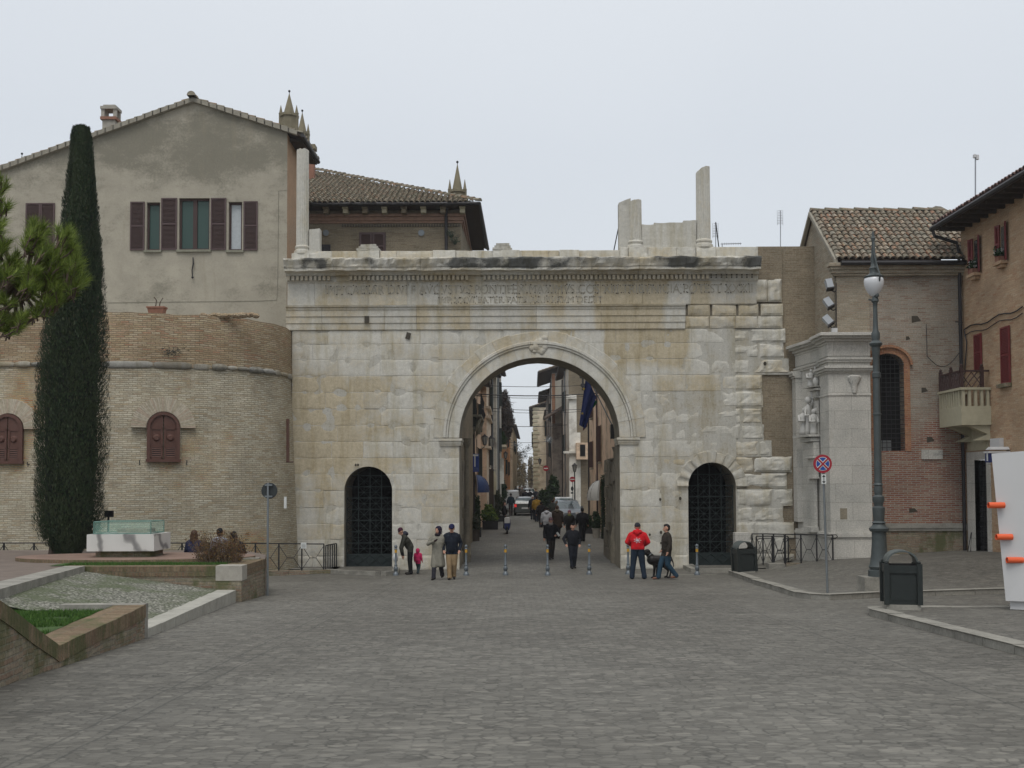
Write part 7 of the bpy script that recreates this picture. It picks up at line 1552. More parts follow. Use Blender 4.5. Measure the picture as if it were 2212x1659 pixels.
# ================================================================== RAISED LAWN, RAMP AND TERRACE ON THE LEFT
m_grass = island('grass_blade', [(.045, .105, .018), (.06, .13, .025), (.035, .085, .015), (.08, .14, .03), (.05, .11, .02)], .8, .2)
m_turf = mat('turf', (.042, .075, .02), .95, var=.5, scale=3, bmp=.4, fine=30)
def cobmat():
    m, nt, b = newmat('river_cobbles'); ob = N(nt, 'ShaderNodeTexCoord').outputs['Object']
    v = N(nt, 'ShaderNodeTexVoronoi', i_Scale=19.0); nt.links.new(ob, v.inputs['Vector']); f = nse(nt, ob, .9, 5, .65); f2 = nse(nt, ob, 5, 5, .7)
    sp = N(nt, 'ShaderNodeSeparateColor'); nt.links.new(v.outputs['Color'], sp.inputs[0])
    o = ramp(nt, sp.outputs[0], [(0, (.20, .195, .165)), (.5, (.32, .31, .265)), (1, (.44, .43, .375))])
    o = mixc(nt, ramp(nt, v.outputs['Distance'], [(.38, (0, 0, 0)), (.58, (.9,)*3)]), o, (.05, .055, .035))
    a = N(nt, 'ShaderNodeMath', operation='MULTIPLY_ADD'); nt.links.new(f2, a.inputs[0]); a.inputs[1].default_value = .5; nt.links.new(f, a.inputs[2])
    o = mixc(nt, ramp(nt, a.outputs[0], [(.68, (0, 0, 0)), (.84, (.8,)*3)]), o, (.075, .095, .04))
    nt.links.new(o, b.inputs['Base Color']); b.inputs['Roughness'].default_value = .85
    inv = N(nt, 'ShaderNodeMath', operation='SUBTRACT'); inv.inputs[0].default_value = 1; nt.links.new(v.outputs['Distance'], inv.inputs[1]); bump(nt, b, inv.outputs[0], 1.0, .04); return m
m_cob = cobmat(); m_gravel = mat('brown_paving', (.155, .125, .105), .9, var=.25, scale=2, bmp=.4, fine=25); m_platf = mat('red_platform', (.20, .135, .105), .85, var=.2, scale=2.5, bmp=.3, fine=25)
def rz_(x, y):      # ramp surface
    t = (y-16.4)/7.6; return max(g(x, y)+.01, lerp(.86, .74, t)+lerp(.20, .142, t)*(lerp(-5.6, -6.2, t)-x))
poly_sheet('ramp', [(-5.98, 16.5), (-6.5, 24.0), (-9.95, 24.0), (-8.55, 17.8), (-8.1, 16.5)], rz_, m_cob, step=.4, thick=0)
# pale edging of the ramp
mb = MB(); rnd = random.Random(6)
for i in range(8):
    t0, t1 = i/8, (i+1)/8; q = []
    for t, o in ((t0, 0), (t1, 0), (t1, .42), (t0, .42)):
        y = lerp(16.42, 24.02, t+(.001 if t == t0 else -.001)); x = lerp(-5.62, -6.2, t)-o; q.append(Vector((x, y, rz_(lerp(-5.62, -6.2, t)-.2, y)+.03+rnd.uniform(-.004, .004))))
    mb.prism([Vector((p.x, p.y, p.z-.9)) for p in q], q)
tag(mb.build('ramp_kerb', m_kerbl), kind='structure')
mb = MB(); q = [Vector((-8.05, 16.5, 1.52)), Vector((-9.6, 24.0, 1.345)), Vector((-10.05, 24.0, 1.345)), Vector((-8.5, 16.5, 1.54))]; mb.prism([p-Vector((0, 0, .5)) for p in q], q); tag(mb.build('ramp_kerb', m_kerb), kind='structure')
def tz(x, y): return 1.30+.16*(1-ss(16, 24, y))
poly_sheet('terrace', [(-6.1, 24.35), (-6.1, 26.3), (-6.5, 28.2), (-7.6, 30.2), (-22, 31.2), (-22, 14), (-8.45, 14), (-8.5, 17), (-10.05, 24.35)], tz, m_gravel, step=1.0, thick=1.0)
# the long low brick wall along the street, dipping at the planter corner
lw = thing('planter_wall', (-5.6, 14, .9), 'low brick wall with mossy soldier coping, dipping to a V at the lower left', 'wall')
prof = [(7.5, 2.9), (9.5, 2.45), (11.4, 1.93), (13.0, 1.21), (16.3, 1.33)]
def wx(y): return lerp(-5.47, -5.6, (y-11.4)/4.9)
mb = MB(); cp = MB(); ct = MB()
def zprof(y):
    for (a, za), (b_, zb_) in zip(prof, prof[1:]):
        if y <= b_: return lerp(za, zb_, (y-a)/(b_-a))
    return prof[-1][1]
ysl = [7.5+i*.3 for i in range(30)]; ysl = sorted(set([round(v, 3) for v in ysl if v < 16.25]+[11.4, 13.0, 16.3]))
for a, b_ in zip(ysl, ysl[1:]):
    xa, xb = wx(a), wx(b_); za, zb_ = zprof(a), zprof(b_); ga, gb = g(xa, a)-.1, g(xb, b_)-.1; W_ = .46; c_ = .2
    mb.face([(xa, a, ga), (xb, b_, gb), (xb, b_, zb_-c_), (xa, a, za-c_)]); mb.face([(xb-W_, b_, gb), (xa-W_, a, ga), (xa-W_, a, za-c_), (xb-W_, b_, zb_-c_)])
    q = [Vector((xa+.015, a, za-c_)), Vector((xb+.015, b_, zb_-c_)), Vector((xb+.015, b_, zb_)), Vector((xa+.015, a, za))]; uu = [(a, za-c_), (b_, zb_-c_), (b_, zb_), (a, za)]; cp.face(q, uv=[(p.y, .02 if k < 2 else .26) for k, p in enumerate(q)])
    cp.face([q[3], q[2], q[2]-Vector((W_+.02, 0, 0)), q[3]-Vector((W_+.02, 0, 0))], uv=[(a, 0), (b_, 0), (b_, .46), (a, .46)]); cp.face([q[1]-Vector((W_+.03, 0, 0)), q[0]-Vector((W_+.03, 0, 0)), q[3]-Vector((W_+.03, 0, 0)), q[2]-Vector((W_+.03, 0, 0))]); cp.face([q[0], q[1], q[1]-Vector((.02, 0, 0)), q[0]-Vector((.02, 0, 0))])
y = 16.3; x = wx(y); mb.face([(x, y, .7), (x-.46, y, .7), (x-.46, y, 1.13), (x, y, 1.13)]); cp.face([(x+.015, y, 1.13), (x-.475, y, 1.13), (x-.475, y, 1.33), (x+.015, y, 1.33)])
for m__ in (mb, cp):
    for v in m__.v: v += Vector((.012*noise.noise(v*3), 0, .014*noise.noise(v*2.2+Vector((7, 0, 0)))))
mb.build('wall', m_lowall, lw); cp.build('coping', m_coping, lw)
mb = MB(); mb.box((-6.9, 16.28, .8), (-5.62, 16.5, 1.335)); mb.build('end_slab', m_kerb, lw)
poly_sheet('planting_bed', [(-5.9, 12.4), (-6.03, 16.28), (-8.2, 16.4), (-8.4, 12.4)], lambda x, y: 1.235+.02*noise.noise(Vector((x, y, 0))), m_turf, step=.3)
def grass(name, reg, n, h, seed, zf):
    r_ = np.random.RandomState(seed); x = r_.uniform(reg[0], reg[1], n); y = r_.uniform(reg[2], reg[3], n); keep = np.array([reg[4](a, b_) for a, b_ in zip(x, y)]) if len(reg) > 4 else np.ones(n, bool); x, y = x[keep], y[keep]; n = len(x)
    z = np.array([zf(a, b_) for a, b_ in zip(x, y)]); a = r_.uniform(0, 6.28, n); w_ = .006; hh = h*r_.uniform(.4, 1.2, n); lx, ly = r_.normal(0, .4, n)*hh, r_.normal(0, .4, n)*hh
    V = np.stack([np.stack([x-np.cos(a)*w_, y-np.sin(a)*w_, z], 1), np.stack([x+np.cos(a)*w_, y+np.sin(a)*w_, z], 1), np.stack([x+lx, y+ly, z+hh], 1)], 1).reshape(-1, 3)
    return tag(raw(name, V, np.arange(len(V)).reshape(-1, 3), m_grass), kind='stuff', label='short green grass', cat='grass')
def o1(x, y): return noise.noise(Vector((x*1.3, y*1.3, 4))) > -.25 and not (x > -5.97-.02*(y-12))
grass('grass', (-8.1, -5.98, 12.6, 16.25, o1), 26000, .06, 3, lambda x, y: 1.235)
# frontal wall of the terrace and its street side
fw = thing('terrace_wall', (-7.8, 24, .7), 'brick retaining wall of the terrace with soldier coping and a grey corner stone', 'wall'); mb = MB()
mb.box((-10.1, 24.0, .3), (-6.66, 24.4, 1.10)); mb.box((-6.659, 23.985, .3), (-6.08, 24.4, 1.0)); mb.box((-6.55, 24.401, .2), (-6.085, 26.3, 1.1)); mb.build('wall', m_lowall, fw)
mb = MB(); mb.box((-10.1, 23.985, 1.101), (-6.66, 24.42, 1.325)); mb.box((-6.57, 24.421, 1.101), (-6.07, 26.32, 1.33)); mb.build('coping', m_coping, fw)
mb = MB(); mb.box((-6.659, 23.975, 1.001), (-6.065, 24.42, 1.335)); mb.build('corner_stone', m_conc, fw)
mb = MB(); mb.box((-6.75, 26.1, 1.331), (-6.2, 26.3, 1.36)); mb.build('edge_slab', m_kerb, fw)
grass('grass', (-10.3, -6.6, 24.45, 25.2, lambda x, y: y < 24.85+.3*noise.noise(Vector((x, 0, 1)))+.25), 9000, .05, 5, lambda x, y: 1.315)
tf = poly_sheet('turf_strip', [(-10.6, 24.43), (-6.6, 24.43), (-6.6, 26.2), (-10.6, 25.3)], lambda x, y: 1.315, m_turf, step=.5)
mb = MB(); n = 40; c = (-9.35, 26.55); ra, rb = 2.95, 1.3; lo = [Vector((c[0]+ra*math.cos(2*math.pi*k/n), c[1]+rb*math.sin(2*math.pi*k/n), 1.2)) for k in range(n)]; hi = [Vector((p.x, p.y, 1.385)) for p in lo]; inn_ = [Vector((c[0]+(p.x-c[0])*.985, c[1]+(p.y-c[1])*.985, 1.40)) for p in lo]
for k in range(n): j = (k+1) % n; mb.face([lo[k], lo[j], hi[j], hi[k]], 1); mb.face([hi[k], hi[j], inn_[j], inn_[k]], 0)
mb.face(inn_, 0); tag(mb.build('round_platform', [m_platf, m_coping]), 'low round red paved platform under the marble plinth', 'platform')
# marble plinth with glass case
mp_ = thing('marble_plinth', (-10.0, 26.4, 1.4), 'block of veined white marble on a recessed base standing on the round platform', 'plinth')
def veined():
    m, nt, b = newmat('veined_marble'); ob = N(nt, 'ShaderNodeTexCoord').outputs['Object']; wv = N(nt, 'ShaderNodeTexWave', i_Scale=.7, i_Distortion=9, i_Detail=4); wv.bands_direction = 'DIAGONAL'; nt.links.new(ob, wv.inputs['Vector'])
    nt.links.new(ramp(nt, wv.outputs['Fac'], [(.0, (.20, .195, .19)), (.16, (.36, .35, .33)), (.3, (.55, .54, .51)), (1, (.60, .59, .56))]), b.inputs['Base Color']); b.inputs['Roughness'].default_value = .45; return m
m_vein = veined(); Y = 25.9; x0, x1 = spx(189, Y), spx(334, Y); zb_, zt = Zp(1187, Y), Zp(1151, Y)
mb = MB(); mb.box((x0, Y, zb_), (x1, Y+1.25, zt)); mb.build('block', m_vein, mp_); mb = MB(); mb.box((x0+.16, Y+.15, 1.39), (x1-.14, Y+1.1, zb_-.001)); mb.build('recessed_base', m_lowall, mp_)
gc = thing('glass_case', ((x0+x1)/2, Y+.6, zt), 'low greenish glass display case on top of the marble plinth', 'display case'); m_gl, nt, b = newmat('case_glass')
b.inputs['Base Color'].default_value = (.55, .8, .72, 1); b.inputs['Roughness'].default_value = .03; b.inputs['Alpha'].default_value = .13; nt.links.new(ramp(nt, nse(nt, N(nt, 'ShaderNodeTexCoord').outputs['Object'], 2), [(.3, (.35, .6, .5)), (.7, (.45, .7, .6))]), b.inputs['Base Color'])
gx0, gx1, gy0, gy1 = x0+.12, x1-.12, Y+.12, Y+1.1; gz = zt+.29
for a, b_ in (((gx0, gy0, zt+.03), (gx1, gy0+.012, gz)), ((gx0, gy1-.012, zt+.03), (gx1, gy1, gz)), ((gx0, gy0+.013, zt+.03), (gx0+.012, gy1-.013, gz)), ((gx1-.012, gy0+.013, zt+.03), (gx1, gy1-.013, gz)), ((gx0, gy0, gz+.001), (gx1, gy1, gz+.013))):
    mb = MB(); mb.box(a, b_); mb.build('glass_pane', m_gl, gc)
m_ge = mat('glass_edge', (.10, .20, .17), .3, bmp=0); mb = MB()
for x in (gx0, gx1):
    for y in (gy0, gy1): mb.tube([(x, y, zt), (x, y, gz+.01)], .012, 4)
for z in (zt+.015, gz+.012): mb.tube([(gx0, gy0, z), (gx1, gy0, z), (gx1, gy1, z), (gx0, gy1, z), (gx0, gy0, z)], .011, 4)
mb.build('edges', m_ge, gc); mb = MB(); mb.box((gx0+.5, gy0+.2, zt+.031), (gx1-.15, gy1-.2, zt+.12)); mb.build('relief_model', m_core, gc)
mb = MB(); a = P(225, 1102, 29.5); mb.box((a.x, 29.5, P(225, 1117, 29.5).z), (P(243, 1102, 29.5).x, 29.6, P(240, 1103, 29.5).z)); mb.tube([(a.x+.1, 29.55, 1.3), (a.x+.1, 29.55, a.z-.1)], .03, 5); tag(mb.build('spotlight', m_black), 'black box spotlight half hidden behind the cypress', 'floodlight')
# ================================================================== CYPRESS
cyt = thing('cypress_tree', (-11.75, 28.3, 1.3), 'tall dark column shaped cypress standing at the left before the bastion', 'tree')
prof = [(1199, 150, 20), (1180, 150, 36), (1150, 150, 62), (1115, 150, 71), (1060, 151, 72), (1000, 152, 74), (950, 152, 76), (880, 152, 76), (800, 154, 73), (720, 157, 69), (640, 161, 61), (560, 167, 49), (480, 167, 41), (420, 168, 34), (360, 168, 29), (320, 168, 24), (285, 167, 22), (262, 168, 16)]
def cprof(py):
    for (a, ca, ra_), (b_, cb_, rb_) in zip(prof, prof[1:]):
        if py >= b_: t = (a-py)/(a-b_); return lerp(ca, cb_, t), lerp(ra_, rb_, t)
    return prof[-1][1:]
r_ = np.random.RandomState(3); n = 88000; V = np.zeros((n*4, 3)); k = 0; YC = 28.3
py = r_.uniform(263, 1200, n); ang = r_.uniform(0, 2*math.pi, n); rad = r_.uniform(.55, 1.0, n)**.5
for i in range(n):
    cx_, rr = cprof(py[i]); lob = 1+.07*math.sin(ang[i]*5+py[i]*.006)+.15*noise.noise(Vector((math.cos(ang[i])*2, math.sin(ang[i])*2, py[i]*.012)))+.11*noise.noise(Vector((math.cos(ang[i])*5, math.sin(ang[i])*5, py[i]*.04)))
    r0 = rr/F*YC*rad[i]*lob; x = (cx_-1106)/F*YC+r0*math.cos(ang[i]); y = YC+r0*math.sin(ang[i]); z = Zp(py[i], YC)
    s = r_.uniform(.03, .075); o = np.array([math.cos(ang[i])*.35+r_.normal()*.25, math.sin(ang[i])*.35+r_.normal()*.25, 1.]); o /= np.linalg.norm(o); t = np.array([-math.sin(ang[i]), math.cos(ang[i]), r_.normal()*.3])*s*.28
    c = np.array([x, y, z]); V[4*i:4*i+4] = [c-o*s*.6, c+t, c+o*s, c-t]
m_cyp = island('cypress_foliage', [(.014, .027, .013), (.022, .040, .017), (.010, .019, .010), (.034, .052, .022), (.018, .033, .014), (.045, .05, .025), (.026, .045, .018)], .8, .4, bigcol=(1.5, (.035, .048, .022)))
raw('crown', V, np.arange(n*4).reshape(-1, 4), m_cyp, cyt)
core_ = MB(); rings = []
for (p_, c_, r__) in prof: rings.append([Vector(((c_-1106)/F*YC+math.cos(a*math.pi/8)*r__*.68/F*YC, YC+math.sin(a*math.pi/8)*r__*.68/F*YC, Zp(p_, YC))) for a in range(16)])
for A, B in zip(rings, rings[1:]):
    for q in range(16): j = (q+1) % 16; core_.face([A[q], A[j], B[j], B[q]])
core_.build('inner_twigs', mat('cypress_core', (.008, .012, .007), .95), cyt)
mb = MB(); mb.tube([(-12.15, YC, 1.25), (-12.1, YC, 1.9), (-11.9, YC, 4)], [.16, .14, .1], 8); mb.build('trunk', m_bark, cyt)
# ================================================================== PINE REACHING IN FROM THE LEFT
pt_ = thing('pine_tree', (-5.6, 8.2, 1.6), 'bright green pine bough reaching in from the left edge of the view', 'tree')
def D7(x, y): return (x/3.53/1.1718, (430+y/3.53)/1.1718)
blobs = [(5, 170, 75), (0, 350, 80), (-20, 520, 70), (20, 690, 80), (330, 560, 95), (280, 660, 95), (560, 600, 85), (600, 690, 80), (680, 830, 75), (640, 920, 85), (480, 830, 110), (380, 760, 90), (700, 1010, 60), (660, 1080, 60), (300, 960, 110), (150, 900, 90), (110, 800, 60), (430, 1020, 120), (520, 1160, 90), (420, 1220, 80), (330, 1260, 60), (230, 1080, 90), (60, 1010, 90), (80, 1180, 70), (190, 1340, 80), (80, 1400, 90), (10, 1330, 80), (-30, 900, 100), (-60, 1150, 100)]
r_ = np.random.RandomState(8); V = []; YPn = 8.2
mb = MB(); base = P(-160, 760, YPn); trk = Vector((base.x-1.2, YPn+.3, 1.3))
tufts = []
for (bx, by, br_) in blobs:
    px, py_ = D7(bx, by); rr = br_/3.53/1.1718
    for i in range(max(5, int(rr*rr/24))):
        a = r_.uniform(0, 6.28); q = rr*math.sqrt(r_.uniform(0, 1))*.85; Yt = YPn+r_.uniform(-.35, .35); c = P(px+q*math.cos(a), py_+q*math.sin(a), Yt)
        d = Vector((math.cos(a)*.5*q/rr+.25, r_.normal()*.35-.1, -math.sin(a)*.5*q/rr+.55)).normalized(); tufts.append((c, d))
for c, d in tufts:
    sd_ = d.cross(Vector((0, 1, 0))).normalized(); up = d.cross(sd_)
    for i in range(58):
        th = r_.uniform(0, 6.28); sp_ = r_.uniform(.15, .95); dr = (d+(sd_*math.cos(th)+up*math.sin(th))*sp_).normalized(); ln_ = r_.uniform(.06, .105); c0 = c+d*r_.uniform(-.05, .03); w_ = dr.cross(Vector((r_.normal(), r_.normal(), r_.normal()))).normalized()*.002; V += [c0-w_, c0+w_, c0+dr*ln_]
    mb.tube([c-d*.10, c], .006, 4, caps=False)
m_pine = island('pine_needles', [(.13, .175, .03), (.18, .235, .045), (.085, .13, .025), (.24, .30, .06), (.11, .16, .035)], .6, .25)
raw('needles', [tuple(v) for v in V], np.arange(len(V)).reshape(-1, 3), m_pine, pt_)
for (bx, by, br_) in blobs:
    px, py_ = D7(bx, by); c = P(px, py_, YPn); j = P(D7(150, 1000)[0], D7(150, 1000)[1], YPn) if by > 500 else P(-60, 560, YPn); mb.tube([j, j.lerp(c, .5)+Vector((0, .05, -.04)), c], [.02, .014, .006], 5, caps=False)
j = P(D7(150, 1000)[0], D7(150, 1000)[1], YPn); mb.tube([trk+Vector((0, 0, 2.8)), P(-150, 800, YPn), j], [.09, .06, .022], 7); mb.tube([trk+Vector((0, 0, 4.6)), P(-60, 560, YPn)], [.07, .02], 7); mb.build('branches', m_bark, pt_, uvs=False)
mb = MB(); mb.tube([trk-Vector((0, 0, .5)), trk+Vector((.1, 0, 2)), trk+Vector((0, .1, 6.5))], [.2, .17, .06], 10); mb.build('trunk', m_bark, pt_)
# ================================================================== RED LEAVED SHRUB
rs = thing('red_shrub', P(478, 1216, 25.2), 'sparse reddish brown barberry bush at the terrace edge before the seated people', 'shrub'); m_tw = mat('twig', (.12, .085, .06), .9)
mb = MB(); rnd = random.Random(3); tips = []
for i in range(230):
    b0 = P(rnd.choice((438, 452, 468, 482, 498, 510))+rnd.uniform(-9, 9), 1217, 25.0+rnd.uniform(-.1, .5)); b0.z = 1.3; p = b0.copy(); d = Vector((rnd.uniform(-.6, .6)+(.012*(b0.x+6.9)), rnd.uniform(-.3, .3), 1)).normalized(); pts = [p.copy()]; L_ = rnd.uniform(.3, .78)
    for k in range(3): p = p+d*L_/3; d = (d+Vector((rnd.uniform(-.25, .25), rnd.uniform(-.2, .2), rnd.uniform(-.1, .1)))).normalized(); pts.append(p.copy())
    mb.tube(pts, [.007, .006, .004, .003], 3, caps=False); tips += pts[1:]
mb.build('stems', m_tw, rs, uvs=False)
leafcloud('foliage', [(p.x, p.y, p.z, .09, .09, .09) for p in tips[::2]], 6500, .018, island('red_leaf', [(.13, .06, .03), (.16, .10, .03), (.07, .06, .03), (.20, .13, .05), (.10, .05, .035)], .8, .3), rs, 8)
# ================================================================== IRON RAILINGS
def railing(pts, lab, kerbz=True, sp=.88, nm='iron_railing', lat=True):
    """pts: (x, y, zbase, ztop)"""
    o = thing(nm, Vector(pts[0][:3]), lab, 'railing'); P3 = [Vector(p[:3]) for p in pts]; T3 = [Vector((p[0], p[1], p[3])) for p in pts]; L_ = [0]
    for a, b_ in zip(P3, P3[1:]): L_.append(L_[-1]+(b_-a).length)
    def at(s, A):
        for k in range(len(L_)-1):
            if s <= L_[k+1]+1e-6: return A[k].lerp(A[k+1], (s-L_[k])/(L_[k+1]-L_[k]))
        return A[-1]
    mb = MB(); mb.tube(T3, .022, 6); mb.build('top_rail', m_iron, o); n = max(1, round(L_[-1]/sp)); pm, st_ = MB(), MB()
    for i in range(n+1):
        s = L_[-1]*i/n; b_, t = at(s, P3), at(s, T3); q = MB(); q.box((b_.x-.022, b_.y-.022, b_.z-.02), (t.x+.022, t.y+.022, t.z-.02)); q.build('post', m_iron, o)
        if i < n and lat:
            s2 = L_[-1]*(i+1)/n; b2, t2 = at(s2, P3), at(s2, T3); mid0 = b_.lerp(t, .47).lerp(b2.lerp(t2, .47), .36); mid1 = b_.lerp(t, .47).lerp(b2.lerp(t2, .47), .64)
            for a in (t.lerp(b_, .06), b_.lerp(t, .03)): st_.tube([a, mid0], .011, 4)
            for a in (t2.lerp(b2, .06), b2.lerp(t2, .03)): st_.tube([a, mid1], .011, 4)
            st_.tube([mid0, mid1], .013, 4)
    if lat: st_.build('lattice', m_iron, o)
    return o
pp = [(-120, 33.2, 1168), (43, 33.5, 1168.5), (250, 33.9, 1169), (430, 34.6, 1170), (551, 36.2, 1171), (626, 37.1, 1172), (678, 37.7, 1173), (700, 38.0, 1173)]
pts = []
for px, Y, ty in pp: x = spx(px, Y); z = Zp(ty, Y); pts.append((x, Y, z-.93, z))
railing(pts, 'long black iron railing running in front of the brick bastion')
x7 = spx(704, 38.0); railing([(x7, 38.02, .13, .98), (spx(727, 39.3), 39.3, .13, .98)], 'short black railing turning in to the gate wall beside the small left door', sp=.28, lat=False)
mb = MB()
for (a, b_) in zip(pts[4:], pts[5:]+[(x7, 38.02, .13, 1)]): q = [Vector((a[0]-.1, a[1]-.16, 0)), Vector((b_[0]+.0, b_[1]-.2, 0)), Vector((b_[0], b_[1]+.12, 0)), Vector((a[0], a[1]+.12, 0))]; mb.prism([Vector((p.x, p.y, -.3)) for p in q], [Vector((p.x, p.y, max(g(p.x, p.y)+.12, a[2]-.0) if k in (0, 3) else max(g(p.x, p.y)+.12, b_[2]))) for k, p in enumerate(q)])
mb.prism([Vector((x7-.05, 37.8, -.2)), Vector((x7+.35, 37.85, -.2)), Vector((spx(738, 39.3), 39.3, -.2)), Vector((spx(722, 39.3), 39.3, -.2))], [Vector((x7-.05, 37.8, .13)), Vector((x7+.35, 37.85, .13)), Vector((spx(738, 39.3), 39.3, .13)), Vector((spx(722, 39.3), 39.3, .13))])
tag(mb.build('railing_kerb', m_lowall), kind='structure')
sgn = MB(); a, b_ = P(650, 1185, 37.3), P(662, 1172, 37.3); sgn.box((a.x, 37.28, a.z), (b_.x, 37.3, b_.z)); o = thing('notice_plate', a, 'small white notice plate fixed on the black railing left of the gate', 'sign'); sgn.build('plate', m_signw, o)
mb = MB()
for k in range(4): z = b_.z-.05-k*.045; mb.box((a.x+.025, 37.276, z-.006), (b_.x-.025, 37.279, z+.006))
mb.build('print_lines', m_inkg, o)
R_a = [(spx(1622, 38.9), 38.9, .2, Zp(1155, 38.9)), (spx(1650, 38.4), 38.4, .23, Zp(1155, 38.4)), (spx(1692, 37.6), 37.6, .3, Zp(1156, 37.6))]
railing(R_a, 'black iron railing by the bin at the small right door', sp=.6)
railing([(spx(1694, 37.5), 37.5, .32, Zp(1156, 37.5)), (spx(1745, 36.6), 36.6, .4, Zp(1157, 36.6)), (spx(1796, 35.7), 35.7, .46, Zp(1158, 35.7))], 'black iron railing with a curled end in front of the marble portal', sp=.85)
railing([(spx(1632, 39.1), 39.15, .2, Zp(1160, 39.1)), (spx(1700, 38.6), 38.6, .24, Zp(1160, 38.6))], 'inner black railing behind the one beside the bin', sp=.5)
mb = MB(); c = Vector((spx(1796, 35.7), 35.7, Zp(1160, 35.7))); mb.tube([c+Vector((-.05, 0, .04)), c+Vector((.12, 0, .04)), c+Vector((.16, 0, -.03)), c+Vector((.1, 0, -.09)), c+Vector((-.06, 0, -.07))], .018, 5)
for dx in (-.9, -.0):
    c2 = Vector((spx(1690+60*dx, 38.2), 38.2-.2, Zp(1164, 38.2))); mb.tube([c2+Vector((.5, 0, 0)), c2, c2+Vector((-.07, 0, -.04)), c2+Vector((-.06, 0, -.12)), c2+Vector((0, 0, -.11))], .014, 5)
tag(mb.build('rail_scroll', m_iron), 'curled iron handrail ends by the marble portal', 'handrail')
mb = MB(); q = [(spx(1692, 37.6), 37.45), (spx(1806, 35.6), 35.45), (spx(1806, 35.6)+.1, 35.75), (spx(1692, 37.6)+.1, 37.75)]; mb.prism([Vector((x, y, 0)) for x, y in q], [Vector((x, y, .33+.13*(k in (1, 2)))) for k, (x, y) in enumerate(q)]); tag(mb.build('railing_kerb', m_lowall), kind='structure')
mb = MB(); a = P(1672, 1218, 37.4); mb.box((spx(1657, 37.2), 37.1, .05), (spx(1691, 37.2), 37.6, .34)); tag(mb.build('kerb_block', m_kerb), 'pale rectangular kerb stone at the end of the portal railing', 'stone block')
mb = MB(); mb.box((spx(1585, 38.8), 38.7, 0.1), (spx(1616, 38.8), 39.1, Zp(1152, 38.8))); tag(mb.build('stone_block', m_marble), 'white marble block standing behind the leaning bin', 'stone block')
# ================================================================== BOLLARDS
def bollard(px, py, lab, first=[None]):
    p = G(px, py); 
    if first[0] is None:
        o = thing('bollard', p, lab, 'bollard', 'bollards across the gate'); a = MB(); a.lathe((0, 0, 0), [(.10, -.05), (.10, .06), (.085, .08), (.06, .12), (.05, .14)], 16); a.build('foot', m_bol, o, smooth=True, local=True)
        a = MB(); a.lathe((0, 0, 0), [(.045, .13), (.068, .17), (.078, .22), (.068, .28), (.045, .31), (.055, .33), (.055, .36), (.04, .38), (.034, .76), (.034, .775)], 16); a.build('shaft', m_bol, o, smooth=True, local=True)
        a = MB(); a.lathe((0, 0, 0), [(.043, .776), (.043, .88)], 16); a.build('yellow_band', m_yel, o, smooth=True, local=True)
        a = MB(); a.lathe((0, 0, 0), [(.05, .881), (.055, .90), (.035, .93), (.052, .955), (.056, .98), (.045, 1.02), (.02, 1.04)], 16); a.build('knob', m_bol, o, smooth=True, local=True); first[0] = o
    else: o = copy_tree(first[0]); o.location = p; o['label'] = lab
    return o
m_bol = mat('bollard_grey', (.13, .15, .165), .4, metal=.3, var=.25); m_yel = mat('bollard_yellow', (.55, .30, .03), .5, bmp=0)
for px, py, lab in ((855, 1243, 'bollard beside the threshold of the small left door, leftmost of the row'), (1007, 1243, 'bollard just right of the man in the blue cap'), (1092, 1242.5, 'bollard standing free on the left in the wide arch'), (1183, 1243, 'bollard in front of the man carrying a newspaper'), (1273, 1241, 'bollard right of the man in the short black jacket'), (1357, 1240.5, 'bollard half hidden behind the red jacket'), (1506, 1242, 'bollard before the small right door, rightmost of the row')): bollard(px, py, lab)
# ================================================================== LITTER BINS
def bin_(loc, s, lab, tilt=0, rz=0):
    o = thing('litter_bin', loc, lab, 'litter bin', 'green litter bins', rz=R(rz)); o.rotation_euler = (0, R(tilt), R(rz)); w_ = .30*s; H_ = .84*s; M_ = Matrix.Identity(4)
    a = MB(); a.box((-w_, -w_, 0), (w_, w_, .12*s)); a.build('stone_base', m_kerb, o, local=True)
    a = MB(); a.box((-w_*.93, -w_*.93, .121*s), (w_*.93, w_*.93, H_)); a.build('body', m_green, o, local=True)
    a = MB()
    for x in (-1, 1):
        for y in (-1, 1): a.box((x*w_*.97-.045*s, y*w_*.97-.045*s, .121*s), (x*w_*.97+.045*s, y*w_*.97+.045*s, H_+.03*s)); a.sphere((x*w_*.95, y*w_*.95, H_+.05*s), .035*s, 8)
    for y in (-1, 1): a.box((-w_, y*w_*.97-.02*s, H_-.14*s), (w_, y*w_*.97+.02*s, H_))
    for x in (-1, 1): a.box((x*w_*.97-.02*s, -w_, H_-.14*s), (x*w_*.97+.02*s, w_, H_))
    a.build('corner_frame', m_green, o, local=True)
    a = MB(); a.box((-w_*.72, -w_*.96, .2*s), (w_*.72, -w_*.931, H_-.18*s)); a.box((-w_*.96, -w_*.72, .2*s), (-w_*.931, w_*.72, H_-.18*s)); a.build('panel', m_green, o, local=True)
    a = MB(); n = 12; pr = None
    for i in range(n+1):
        t = math.pi*i/n; x = -w_*.92*math.cos(t); z = H_+.03*s+.24*s*math.sin(t)**.8; q = [Vector((x, -w_*.9, z)), Vector((x, w_*.9, z)), Vector((x*.93, w_*.9, z-.025*s)), Vector((x*.93, -w_*.9, z-.025*s))]
        if pr: [a.face([pr[k], q[k], q[(k+1) % 4], pr[(k+1) % 4]]) for k in range(4)]
        pr = q
    a.build('hood', m_greenl, o, smooth=True, local=True); a = MB(); a.box((-w_*.8, -w_*.8, H_-.05*s), (w_*.8, w_*.8, H_+.004)); a.build('opening', m_black, o, local=True); return o
